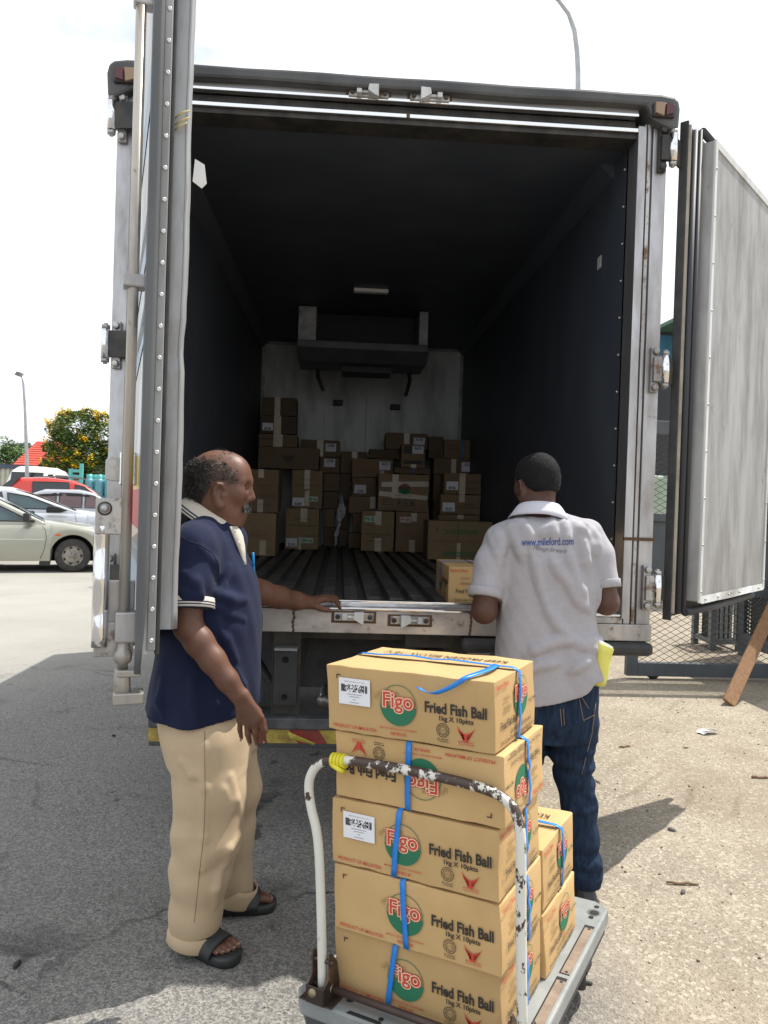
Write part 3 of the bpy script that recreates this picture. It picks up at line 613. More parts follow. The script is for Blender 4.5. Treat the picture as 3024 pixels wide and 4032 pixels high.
k.add([p for r in pts for p in r], [(i*5+j, i*5+(j+1) % 5, (i+1)*5+(j+1) % 5, (i+1)*5+j) for i in range(N) for j in range(5)]+[(4, 3, 2, 1, 0), tuple(N*5+j for j in range(5))], 0)
plug = k.build('insulated_panel', alu, ld)
k = MB(); k.add([q for p in pts for q in (p[1]+Vector(e1)*.002, p[2]+Vector(n1)*.002)], [(2*i, 2*i+1, 2*i+3, 2*i+2) for i in range(N)], 0, True)
o = k.build('edge_trim', alu, plug); o.modifiers.new('t', 'SOLIDIFY').thickness = .002
k = MB(); c = f(1.118, .125, 2.44); k.add([c+Vector((0, 0, .045)), c+Vector((.028, 0, .03)), c+Vector((.034, .01, -.02)), c+Vector((.02, .01, -.035)), c+Vector((-.005, 0, -.02))], [(0, 1, 2, 3, 4)]); o = k.build('tape_scrap', flat('tape_white', (.7, .7, .68), .6), plug); o.modifiers.new('t', 'SOLIDIFY').thickness = .003
k = MB(); c = f(1.125, .085, 2.60)
for i, (dz, l_) in enumerate(((0, .045), (-.02, .05), (-.035, .03))): k.tube([c+Vector((-.02, -.004, dz-.012)), c+Vector((.0, -.012, dz)), c+Vector((l_*.5, -.006, dz+.012))], [.002, .004, .002], 6)
k.build('knotted_cord', flat('cord_straw', (.5, .42, .22), .8), plug)
rs, rt = 1.09, -.034
k = MB(); k.tube([f(rs, rt, .985), f(rs, rt, 3.32)], .0152, 16); lr = k.build('lock_rod', steel_mat('rod_tan', c=(.50, .46, .40), rust=.62, metal=.6), ld)
k = MB(); db(k, rs-.03, rs+.02, rt-.03, 0, 2.095, 2.135); k.build('rod_guide', steel, lr, bevel=.006); k = MB(); db(k, rs-.028, rs+.024, rt-.024, .0, 1.075, 1.165); k.build('rod_guide', steel, lr, bevel=.006); k = MB(); db(k, rs-.024, rs+.02, rt-.022, -.0, 2.9, 2.93); k.build('rod_guide', steel, lr, bevel=.006)
k = MB(); k.lathe([(.02, -.03), (.026, -.02), (.026, 0), (.019, .01), (.019, .03)], f(rs, rt, 1.045), (0, 0, 1), 16)
k.tube([f(rs, rt, .925), f(rs, rt, 1.0)], [.026, .022], 12); db(k, rs-.03, rs+.035, rt-.015, rt+.05, .978, 1.0); db(k, rs-.026, rs+.04, rt-.024, rt+.06, .90, .935)
k.build('rod_cam', steel_mat('cam_steel', c=(.42, .40, .36), rust=.6), lr, bevel=.005)
bt = flat('bolt_dark', (.06, .055, .05), .5, .5)
k = MB(); db(k, rs-.01, rs, rt-.085, rt+.0, 1.385, 1.49); hb = k.build('handle_bracket', steel_r, ld, bevel=.004)
k = MB(); k.lathe([(.020, 0), (.020, .004), (.015, .005)], f(rs, rt-.06, 1.46), e1, 18, 0); k.lathe([(.012, 0), (.012, .009), (0, .009)], f(rs, rt-.06, 1.46), e1, 18, 1); k.build('bracket_bolt', [bt, steel], hb)
k = MB(); N = 12; row = []
for i in range(N+1):
    z = 1.06+i*(1.41-1.06)/N; b_ = .004*math.sin(i*1.1)+(.006 if 4 < i < 8 else 0)
    row.append([f(rs-.02, rt-.088, z), f(rs-.006+b_, rt-.085, z), f(rs+b_, rt-.065, z), f(rs-.006+b_, rt-.045, z), f(rs-.02, rt-.042, z)])
k.add([p for r in row for p in r], [(i*5+j, i*5+(j+1) % 5, (i+1)*5+(j+1) % 5, (i+1)*5+j) for i in range(N) for j in range(5)]+[(4, 3, 2, 1, 0), tuple(N*5+j for j in range(5))], 0, True)
k.build('lock_handle', chrome, ld)
k = MB(); db(k, rs-.035, rs-.02, rt-.08, -.004, 1.03, 1.13); db(k, rs-.05, rs-.03, rt-.05, -.004, 1.1, 1.25); k.build('handle_catch', steel_r, ld, bevel=.003)
hp = f(.98, -.055, 1.58); k = MB(); cx = lambda u, v: f(.98, -.095+u, 1.575+v)
k.prism([(0, -.03), (.035, -.035), (.05, -.03), (.05, .036), (.012, .04), (0, .028)], lambda u, v: cx(u, v), Vector(e1)*-.006); kp = k.build('keeper_plate', steel_r, ld, bevel=.002)
k = MB()
for v in (-.012, .02): disc(k, lambda u, w: cx(u, w)+Vector(e1)*.0015, (.02, v), .0105, n=16)
k.build('plate_hole', flat('hole_bright', (.6, .6, .58), .8), kp)
k = MB(); db(k, .955, .985, -.055, -.004, 1.53, 1.63); k.build('plate_mount', chrome, kp, bevel=.004)
for z in (3.09, 2.135, 1.15): hinge(XL, z, -1, f(.03, -.01, z))
# right door: swung right round, its inner side faces us
an = math.radians(45.6); e2 = (math.sin(PI/2-an), math.cos(PI/2-an), 0); n2 = (e2[1], -e2[0], 0)
f, db = door_frame((1.473, 3.335, 0), e2, n2)
k = MB(); db(k, 0, 1.17, 0, .032, 1.035, 3.235); rd = part(k, 'rear_door', iron, .004); rd['label'] = 'right rear door showing its grey inner panel and black seal'
k = MB(); db(k, -.004, .010, -.004, .034, 1.018, 3.25); k.build('edge_flap', rubber, rd, bevel=.004)
k = MB(); db(k, .002, .018, .034, .043, 1.05, 3.23); k.build('edge_strip', mat('strip_cream', (.46, .42, .34), .6, c2=(.3, .27, .22), scale=9), rd)
k = MB(); k.tube([f(.032, .053, 1.05), f(.032, .053, 3.21)], .014, 12); k.tube([f(.046, .072, 1.05), f(.046, .072, 3.21)], .010, 10)
k.tube([f(.05, .078, 1.055), f(.5, .075, 1.05), f(1.1, .07, 1.06)], .018, 10); k.tube([f(.05, .078, 3.205), f(1.12, .078, 3.205)], .018, 10); k.build('gasket', seal, rd)
k = MB(); db(k, .075, 1.115, .032, .125, 1.105, 3.165); plug = k.build('insulated_panel', panel_m, rd, bevel=.006)
k = MB()
for s0, s1, z0, z1 in ((.077, .105, 1.10, 3.167), (1.09, 1.118, 1.10, 3.167), (.105, 1.09, 3.135, 3.168)): db(k, s0, s1, .122, .131, z0, z1)
N = 14
for i in range(N):
    s0, s1 = .10+i*1.0/N, .10+(i+1)*1.0/N; q = lambda s: (.012*math.sin(s*9) if .3 < s < .85 else 0)
    k.add([f(s0, .132+q(s0), 1.095+q(s0)*.5), f(s1, .132+q(s1), 1.095+q(s1)*.5), f(s1, .128, 1.130), f(s0, .128, 1.130), f(s0, .10, 1.09), f(s1, .10, 1.09)], [(0, 1, 2, 3), (4, 5, 1, 0)])
for z in [1.15+i*.21 for i in range(10)]:
    for s in (.091, 1.104): k.ico(f(s, .132, z), .006, 1)
for i in range(6): k.ico(f(.15+i*.17, .134, 1.112), .006, 1)
k.build('panel_trim', [alu_w, steel], plug)
for z in (3.1, 2.13, 1.165): hinge(XR, z, 1, f(.0, .0, z))
# evaporator, lamp, cargo details
ex0, ex1 = -.395, .705; ev = MB(); ev.bx(ex0+.09, ex1-.09, 6.7, 7.2, 2.86, ZC-.01); evp = part(ev, 'cooling_unit', flat('unit_dark', (.012, .013, .016), .6))
k = MB(); k.bx(ex0, ex0+.15, 6.45, 7.2, 2.86, ZC-.012); k.build('side_panel', mat('unit_panel', (.42, .44, .46), .5, c2=(.22, .23, .25), scale=9), evp, bevel=.004); k = MB(); k.bx(ex1-.075, ex1, 6.45, 7.2, 2.86, ZC-.012); k.build('side_panel', mat('unit_panel', (.42, .44, .46), .5, c2=(.22, .23, .25), scale=9), evp, bevel=.004)
k = MB(); k.prism([(6.43, 2.86), (6.43, 2.80), (6.58, 2.71), (7.05, 2.71), (7.2, 2.86)], lambda u, v: (ex0-.005, u, v), (ex1-ex0+.01, 0, 0)); k.build('drip_tray', mat('tray_grey', (.10, .11, .125), .5, c2=(.07, .075, .09), scale=5), evp, bevel=.008)
fit = flat('fitting_dark', (.03, .032, .035), .6)
k = MB(); k.bx(-.02, .42, 6.75, 7.05, 2.66, 2.71); k.build('drain_box', fit, evp)
for P in ([(.6, 7.0, 2.72), (.62, 7.1, 2.66), (.62, 7.5, 2.58)], [(-.24, 7.0, 2.72), (-.24, 7.1, 2.66), (-.2, 7.5, 2.6)]): k = MB(); k.tube(P, .018, 8); k.build('drain_pipe', fit, evp)
for P in ((-.10, .0, 7.9, 7.99, 2.51, 2.56), (.5, .60, 7.9, 7.99, 2.49, 2.54)): k = MB(); k.bx(*P); k.build('wall_bracket', fit, evp)
k = MB()
for i in range(16): k.bx(ex0+.15, ex1-.075, 6.685, 6.70, 2.88+i*.017, 2.886+i*.017)
k.build('fin_grille', flat('fin_dark', (.03, .032, .036), .5, .4), evp)
k = MB(); k.bx(onY(1393, 1135, 5.89).x, onY(1529, 1137, 5.89).x, 5.86, 5.92, ZC-.03, ZC-.001); part(k, 'ceiling_light', flat('tube_white', (.8, .8, .8), .4), .006)
k = MB(); c = onY(2436, 1040, 3.75); c.x = XI; k.bx(XI-.004, XI-.001, 3.72, 3.77, c.z-.03, c.z+.03); part(k, 'wall_patch', flat('patch_grey', (.5, .5, .5), .7))
k = MB()
for z in [1.2+i*.17 for i in range(12)]: k.ico((XI-.003, D+.135, z), .0055, 1)
part(k, 'fixing_row', flat('fix_pale', (.5, .5, .48), .6))
# chassis
k = MB()
for X in (-.21, .55): k.bx(X-.045, X+.045, 3.55, 10.2, .60, .86)
for y in (3.55, 5.0, 6.5): k.bx(-.9, 1.3, y, y+.08, .86, .93)
part(k, 'chassis_rail', iron)
for X in (-.215, .64):
    k = MB(); k.bx(X-.062, X+.062, 3.40, 3.415, .53, .93); p = part(k, 'bumper_bracket', iron, .002)
    k = MB(); k.bx(X-.05, X-.042, 3.345, 3.4, .60, .84); k.bx(X+.042, X+.05, 3.345, 3.4, .60, .84); k.bx(X-.042, X+.042, 3.345, 3.352, .60, .835); k.bx(X-.05, X+.05, 3.335, 3.4, .84, .852, 1)
    k.lathe([(0, 0), (.014, 0), (.014, .001)], (X, 3.343, .80), (0, -1, 0), 14, 2); k.lathe([(0, 0), (.013, 0), (.013, .001)], (X, 3.343, .635), (0, -1, 0), 14, 2)
    k.build('channel', [mat('channel_steel', (.030, .033, .038), .6, .3, c2=(.055, .058, .06), scale=8), flat('scuffed', (.26, .27, .28), .7), flat('hole_black', (.004, .004, .004), .9)], p)
    k = MB(); k.tube([(X-.05, 3.5, .62), (X-.30, 3.9, .88)], .02, 8); k.bx(X-.32, X-.07, 3.46, 3.5, .845, .93); k.build('brace', iron, p)
k = MB(); k.bx(-.80, 1.18, 3.33, 3.43, .495, .545); k.bx(-.80, 1.18, 3.345, 3.43, .41, .495); bar = part(k, 'underrun_bar', mat('bar_worn', (.06, .065, .072), .55, c2=(.14, .145, .15), scale=7, lo=.5, hi=.75), .006)
k = MB(); f = lambda u, v: (u, 3.343-.001, v)
x = -.80; i = 0
while x < 1.17:
    poly(k, f, [(x, .432), (min(x+.13, 1.18), .432), (min(x+.09, 1.18), .492), (x-.04 if x > -.75 else x, .492)], i % 2); x += .13; i += 1
k.build('chevron_tape', [mat('tape_yellow', (.52, .42, .08), .5, c2=(.25, .17, .05), scale=14), mat('tape_red', (.33, .045, .04), .5, c2=(.15, .05, .04), scale=14)], bar)
k = MB(); c = onY(1190, 2905, 3.33); k.add([c+Vector(p) for p in ((-.065, 0, .018), (-.06, -.004, .027), (-.02, -.03, .018), (.045, -.035, -.008), (.058, -.02, -.018), (.052, -.006, -.028), (0, -.012, -.012), (-.05, -.004, 0))], [(0, 1, 2, 7), (7, 2, 3, 6), (6, 3, 4, 5)]); o = k.build('torn_tape', flat('torn_yellow', (.62, .52, .10), .5), bar); o.modifiers.new('t', 'SOLIDIFY').thickness = .002
for x0, x1 in ((.55, XR+.005), (XL-.005, -.45)):
    k = MB(); k.bx(x0, x1, D-.05, D+.09, .862, .922); part(k, 'rubber_buffer', rubber, .022)
k = MB(); c = onY(1275, 2758, 3.9); k.tube([c+Vector((0, .25, 0)), c], .022, 12); k.lathe([(.03, 0), (.034, .012), (.0, .016)], c, (0, -1, 0), 14); part(k, 'tail_pipe', steel_r)
for X in (-.58, 1.0):
    k = MB(); k.bx(X-.33, X+.33, 4.86, 4.87, .18, .86); part(k, 'mud_flap', rubber)  # wide flaps added to keep the view under the truck dark
k = MB(); k.bx(-.25, .67, 4.9, 4.95, .30, .90); part(k, 'underbody_shade_plate', rubber)  # dark plate added below the box to block the lit ground behind
def wheel(x, y, r, w, sx=1, parent=truck, tm=rubber, rm=None, z=None, holes=0):
    k = MB(); z = r if z is None else z
    k.lathe([(r*.62, -w/2), (r*.9, -w/2), (r*.985, -w*.38), (r, -w*.25), (r, w*.25), (r*.985, w*.38), (r*.9, w/2), (r*.62, w/2), (r*.6, 0), (r*.62, -w/2)], (x, y, z), (1, 0, 0), 40)
    p = k.build('wheel', tm, parent)
    k = MB(); k.lathe([(r*.63, w*.46), (r*.60, w*.40), (r*.56, w*.2), (r*.30, w*.28), (r*.2, w*.33), (r*.1, w*.33), (0, w*.33)], (x, y, z), (sx, 0, 0), 32)
    k.build('rim', rm or steel_r, p); return p
for X in (-.83, -.55, 1.0, 1.25): wheel(X, 5.6, .40, .24, -1 if X < 0 else 1)
for X in (-.72, 1.12): wheel(X, 9.2, .40, .24, -1 if X < 0 else 1)
k = MB(); k.tube([(-.9, 5.6, .42), (1.3, 5.6, .42)], .08, 12); part(k, 'axle', iron)
k = MB(); k.prism([(8.35, .55), (10.1, .55), (10.2, 1.3), (9.85, 2.35), (8.35, 2.4)], lambda u, v: (-.78, u, v), (1.96, 0, 0)); cabp = part(k, 'cab', mat('cab_white', (.7, .7, .7), .3), .05)
k = MB(); k.prism([(9.90, 1.42), (10.2, 1.38), (9.9, 2.25), (9.86, 2.25)], lambda u, v: (-.70, u+.012, v), (1.8, 0, 0))
for X in (-.784, 1.184): k.bx(X-.002, X+.002, 8.9, 9.75, 1.45, 2.2)
k.build('cab_window', flat('glass_dark', (.02, .025, .03), .08), cabp)
# ================================================================ PLATFORM TROLLEY
from mathutils import noise as mnoise
def tr_frame():
    a, tx, ty = -.5719, -.0418, .014
    ex = Vector((math.cos(a), math.sin(a), 0)); ez = Vector((tx, ty, 1)).normalized(); ex = (ex-ez*ex.dot(ez)).normalized(); ey = ez.cross(ex)
    return Vector((.0243, 1.9638, .22)), Matrix((ex, ey, ez)).transposed()
TO, TR = tr_frame()
trolley = thing('platform_trolley', 'grey platform trolley with a chipped white push handle carrying stacked cartons', 'trolley', TO-TR@Vector((0, 0, .22)), rot=TR)
def tl(mb, name, m, bevel=0, parent=None):
    o = mb.build(name, m, parent or trolley, local=True, bevel=bevel)
    return o
def lift(mb, dz=.22): mb.v = [(x, y, z+dz) for x, y, z in mb.v]; return mb
deckm = mat('deck_grey', (.20, .215, .215), .5, c2=(.27, .28, .275), scale=11, bump=.12, bscale=90)
def chamf(x0, x1, y0, y1, c): return [(x0+c, y0), (x1-c, y0), (x1, y0+c), (x1, y1-c), (x1-c*1.6, y1), (x0+c*1.6, y1), (x0, y1-c), (x0, y0+c)]
k = MB(); k.prism(chamf(-.095, .53, -.055, .795, .03), lambda u, v: (u, v, -.046), (0, 0, .046)); deck = tl(lift(k), 'deck', deckm, .006)
k = MB(); k.prism(chamf(-.085, .52, -.045, .785, .03), lambda u, v: (u, v, -.075), (0, 0, .029)); tl(lift(k), 'deck_underside', flat('deck_dark', (.07, .075, .078), .6), 0, deck)
holem = flat('hole_shade', (.018, .018, .018), .9); insm = mat('slot_rust', (.26, .20, .15), .8, c2=(.17, .12, .09), scale=20)  # first colour paints the shade inside holes and slots on flat faces
for i, (y0, y1) in enumerate(((.365, .638), (.10, .349))):
    k = MB(); ff = lambda u, v: Vector((u, v, .0006))
    k.prism([(.489, y0), (.518, y0), (.518, y1), (.489, y1)], lambda u, v: (u, v, .0004), (0, 0, .0004)); k.prism([(.4935, y0+.004), (.518, y0+.004), (.518, y1-.016), (.4935, y1-.016)], lambda u, v: (u, v, .0008), (0, 0, .0007), 1)
    disc(k, lambda u, v: Vector((u, v, .0019)), (.507, y1-.022), .0045, 0, n=14); disc(k, lambda u, v: Vector((u, v, .0019)), (.507, y0+.012), .0045, 0, n=14)
    tl(lift(k), 'side_slot', [holem, insm], 0, deck)
for c, r in (((.495, .719), .021), ((.495, .757), .008), ((.495, .687), .008), ((.405, .719), .021), ((-.03, .005), .017), ((.052, .0), .013), ((.16, -.03), .007), ((.25, -.036), .007)):
    k = MB(); zz = .0016
    if r > .012: disc(k, lambda u, v: Vector((u, v, .0008)), c, r, 1, n=24); disc(k, lambda u, v: Vector((u, v, zz)), (c[0]+.002, c[1]-.002), r*.68, 0, n=24)
    else: disc(k, lambda u, v: Vector((u, v, zz)), c, r, 0, n=16)
    tl(lift(k), 'deck_hole', [holem, flat('hole_rim', (.12, .125, .125), .6)], 0, deck)
k = MB(); k.prism([(.07, -.05), (.17, -.05), (.165, -.038), (.075, -.038)], lambda u, v: (u, v, .0004), (0, 0, .0008)); tl(lift(k), 'side_slot', holem, 0, deck)
def chipped():
    m, n, l, b = new_mat('chipped_white_paint'); t = nd(n, 'TexCoord'); q = nd(n, 'Mapping'); q.inputs['Scale'].default_value = (1, 1, .7); l.new(t.outputs['Object'], q.inputs[0])
    a = nd(n, 'TexNoise', Scale=26, Detail=9, Roughness=.7); l.new(q.outputs[0], a.inputs[0])
    sx = nd(n, 'SeparateXYZ'); l.new(t.outputs['Object'], sx.inputs[0])
    zr = nd(n, 'MapRange'); l.new(sx.outputs[2], zr.inputs[0])
    for i, v in zip((1, 2, 3, 4), (.70, .85, -.03, .115)): zr.inputs[i].default_value = v
    xr = nd(n, 'MapRange'); l.new(sx.outputs[0], xr.inputs[0])
    for i, v in zip((1, 2, 3, 4), (.1, .5, -.015, .025)): xr.inputs[i].default_value = v
    s0 = nd(n, 'Math'); s0.operation = 'ADD'; l.new(zr.outputs[0], s0.inputs[0]); l.new(xr.outputs[0], s0.inputs[1])
    s = nd(n, 'Math'); s.operation = 'ADD'; l.new(a.outputs[0], s.inputs[0]); l.new(s0.outputs[0], s.inputs[1])
    r = nd(n, 'MapRange'); r.inputs[1].default_value = .575; r.inputs[2].default_value = .595; l.new(s.outputs[0], r.inputs[0])
    a2 = nd(n, 'TexNoise', Scale=8, Detail=3); l.new(t.outputs['Object'], a2.inputs[0])
    p = nd(n, 'MixRGB'); p.inputs[1].default_value = (.58, .58, .52, 1); p.inputs[2].default_value = (.70, .69, .62, 1); l.new(a2.outputs[0], p.inputs[0])
    x = nd(n, 'MixRGB'); x.inputs[2].default_value = (.062, .038, .030, 1); l.new(p.outputs[0], x.inputs[1]); l.new(r.outputs[0], x.inputs[0]); l.new(x.outputs[0], b.inputs['Base Color'])
    b.inputs['Roughness'].default_value = .42
    bp = nd(n, 'Bump', Strength=.5, Distance=.0008); bp.invert = True; l.new(r.outputs[0], bp.inputs['Height']); l.new(bp.outputs[0], b.inputs['Normal'])
    return m
def catmull(P, m=5):
    P = [Vector(p) for p in P]; out = []
    for i in range(len(P)-1):
        a, b, c, d = P[max(i-1, 0)], P[i], P[i+1], P[min(i+2, len(P)-1)]
        for j in range(m):
            t = j/m; out.append(.5*((2*b)+(c-a)*t+(2*a-5*b+4*c-d)*t*t+(3*b-a-3*c+d)*t**3))
    return out+[P[-1]]
HP = [(-.017, .02), (-.017, .121), (-.02, .278), (-.024, .376), (-.032, .434), (-.045, .478), (-.053, .523), (-.049, .563), (-.022, .601), (.022, .619), (.091, .626), (.235, .627), (.369, .622), (.451, .613), (.488, .599), (.512, .575), (.522, .531), (.523, .463), (.522, .349), (.522, .179), (.523, .02)]
k = MB(); k.tube(catmull([(x, -.025, z) for x, z in HP], 4), .0122, 18); hdl = tl(lift(k), 'push_handle', chipped())
yc = flat('clip_yellow', (.68, .60, .03), .45)
k = MB()
for i, x in enumerate((.026, .036, .046, .056)): k.tube([(x-.004, -.025, .6195+.0004*i), (x+.004, -.025, .620+.0004*i)], .0185, 18)
k.tube([(.022, -.025, .619), (.062, -.025, .621)], .0168, 18); k.tube([(.03, -.025-.016, .612), (.058, -.025-.019, .603), (.062, -.025-.012, .598), (.03, -.025+.002, .599)], .006, 8); tl(lift(k), 'yellow_clip', yc, 0, hdl)
brk = steel_mat('bracket_brown', c=(.07, .05, .042), rust=.5, metal=.4, dark=(.035, .028, .025))
for x in (-.017, .523):
    k = MB()
    for dx in (-.027, .024): k.prism([(-.062, 0), (.012, 0), (.014, .03), (.004, .085), (-.02, .118), (-.032, .118), (-.036, .06), (-.062, .04)], lambda u, v: (x+dx, u-.0, v), (.004, 0, 0))
    k.bx(x-.027, x+.028, -.062, -.058, 0, .045); k.bx(x-.05, x+.05, -.06, .02, 0, .004)
    k.tube([(x-.034, -.025, .03), (x+.036, -.025, .03)], .008, 10); k.tube([(x-.034, -.025, .095), (x+.036, -.025, .095)], .006, 10)
    p = tl(lift(k), 'handle_bracket', brk, .0015)
    k = MB(); k.lathe([(.011, 0), (.010, .006), (0, .007)], (x-.005, -.062, .03), (0, -1, 0), 12); k.lathe([(.012, 0), (.011, .006), (0, .007)], (x+.0, -.045, .006), (0, 0, 1), 6); k.lathe([(.010, 0), (.009, .005), (0, .006)], (x+.03, -.025, .03), (1, 0, 0), 12)
    tl(lift(k), 'bracket_bolt', mat('bolt_worn', (.32, .27, .17), .5, .5), 0, p)
k = MB(); k.tube([(.01, -.025, .03), (.50, -.025, .03)], .0095, 12); tl(lift(k), 'cross_rod', steel_mat('rod_brown', c=(.075, .045, .036), rust=.6, metal=.2, dark=(.045, .03, .026)))
for x in (-.03, .46):
    for y in (.06, .68):
        k = MB(); k.lathe([(.02, -.017), (.06, -.017), (.065, -.008), (.065, .008), (.06, .017), (.02, .017)], (x, y, -.155), (1, .3, 0), 24); w = tl(lift(k), 'caster', rubber)
        k = MB(); k.bx(x-.03, x-.024, y-.03, y+.03, -.16, -.07); k.bx(x+.024, x+.03, y-.03, y+.03, -.16, -.07); k.bx(x-.035, x+.035, y-.035, y+.035, -.08, -.07); tl(lift(k), 'caster_fork', iron, 0, w)
# ================================================================ CARTONS
def kraft(name, c, c2): return mat(name, c, .8, c2=c2, scale=5, lo=.3, hi=.75, bump=.12, bscale=160, detail=8, spec=.25, objrand=.13)
kraft_y = kraft('kraft_golden', (.56, .378, .182), (.49, .32, .14))
ink, red, grn, cream, wht = flat('ink_black', (.03, .025, .02), .7), flat('ink_red', (.52, .06, .035), .7), flat('ink_green', (.018, .15, .075), .7), flat('ink_cream', (.80, .66, .45), .7), flat('label_white', (.72, .73, .76), .6)
faded = flat('ink_faded', (.30, .20, .085), .8)
strap_m = flat('strap_blue', (.018, .20, .62), .35)
def carton_body(W, Dp, H, seed, r=.005, amp=.0028, name='body', m=kraft_y, dent=None):
    def axis(L):
        n = max(4, int(L/.035)); a = [-L/2, -L/2+r*.5, -L/2+r*1.2]; b = [L/2-r*1.2, L/2-r*.5, L/2]
        return a+[a[2]+(b[0]-a[2])*i/n for i in range(1, n)]+b
    ax, ay, az = axis(W), axis(Dp), axis(H); idx = {}; V = []; F = []
    def vid(p):
        kk = tuple(round(c, 5) for c in p)
        if kk not in idx: idx[kk] = len(V); V.append(p)
        return idx[kk]
    def face(A, B, mk):
        for i in range(len(A)-1):
            for j in range(len(B)-1): F.append([vid(mk(A[i], B[j])), vid(mk(A[i+1], B[j])), vid(mk(A[i+1], B[j+1])), vid(mk(A[i], B[j+1]))])
    face(ax, az, lambda u, v: (u, -Dp/2, v)); face(ax, az, lambda u, v: (-u, Dp/2, v)); face(ay, az, lambda u, v: (W/2, u, v)); face(ay, az, lambda u, v: (-W/2, -u, v)); face(ax, ay, lambda u, v: (u, v, H/2)); face(ax, ay, lambda u, v: (u, -v, -H/2))
    out = []
    h = Vector((W/2-r, Dp/2-r, H/2-r)); so = Vector((seed*3.1, seed*1.7, seed*.9))
    for p in V:
        p = Vector(p); q = Vector([max(-h[i], min(h[i], p[i])) for i in range(3)]); d = p-q
        if d.length > 1e-9: d = d.normalized(); p2 = q+d*r
        else: p2 = p
        e = 1-max(abs(p.x)/(W/2)*.999, abs(p.z)/(H/2)*.999) if abs(d.y) > .9 else 0
        w = mnoise.noise(p*9+so)*amp+mnoise.noise(p*26+so)*amp*.45-amp*.8
        p2 += d*w
        c = (1 if abs(p.x) > W/2-.02 else 0)+(1 if abs(p.y) > Dp/2-.02 else 0)+(1 if abs(p.z) > H/2-.02 else 0)
        if c >= 2: p2 += Vector([mnoise.noise(p*40+so+Vector((j*9, 0, 0))) for j in range(3)])*amp*.9
        if dent:
            for (dx, dy, dz, rad, dep) in dent:
                t = (p-Vector((dx*W/2, dy*Dp/2, dz*H/2))).length/rad
                if t < 1: p2 -= Vector((dx, dy, dz)).normalized()*dep*(1-t*t)**2
        out.append((p2.x, p2.y, p2.z+H/2))
    mb = MB(); mb.add(out, F, 0, True); return mb
CW, CD, CH = .464, .293, .171
def barcode(mb, f, u0, v0, u1, v1, mi=0, seed=1):
    r = random.Random(seed); n = 34; w = (u1-u0)/n
    i = 0
    while i < n:
        edge = i < 5 or i > n-6
        if edge:
            if r.random() < .65: rect(mb, f, u0+i*w, v0, u0+(i+.8)*w, v1, mi)
        else:
            for j in range(6):
                if r.random() < .5: rect(mb, f, u0+i*w, v0+(v1-v0)*j/6, u0+(i+1)*w, v0+(v1-v0)*(j+1)/6, mi)
        i += 1
def figo(mb, f, c, r, sx=1):
    # mats: 0 black, 1 red, 2 green, 3 cream
    g = lambda u, v: f(c[0]+u*sx, c[1]+v)
    disc(mb, g, (0, 0), r, 2, r0=r*.965, n=48); disc(mb, g, (0, 0), r*.965, 2, PI+.07, 2*PI-.07, n=32)
    def L(d): return lambda u, v: f(c[0]+u*sx, c[1]+v+.006, d)
    for b_, mi, d in ((.085, 1, .0004), (.052, 3, .0008), (.014, 1, .0012)): 
        V, F, dd = text2d('Figo', b_); base = text2d('Figo', 0)[2]; s = r*1.62/base[0]
        put_text(mb, 'Figo', L(d), (0, 0), w=dd[0]*s, h=dd[1]*s, mi=mi, bold=b_, rot=-.0)
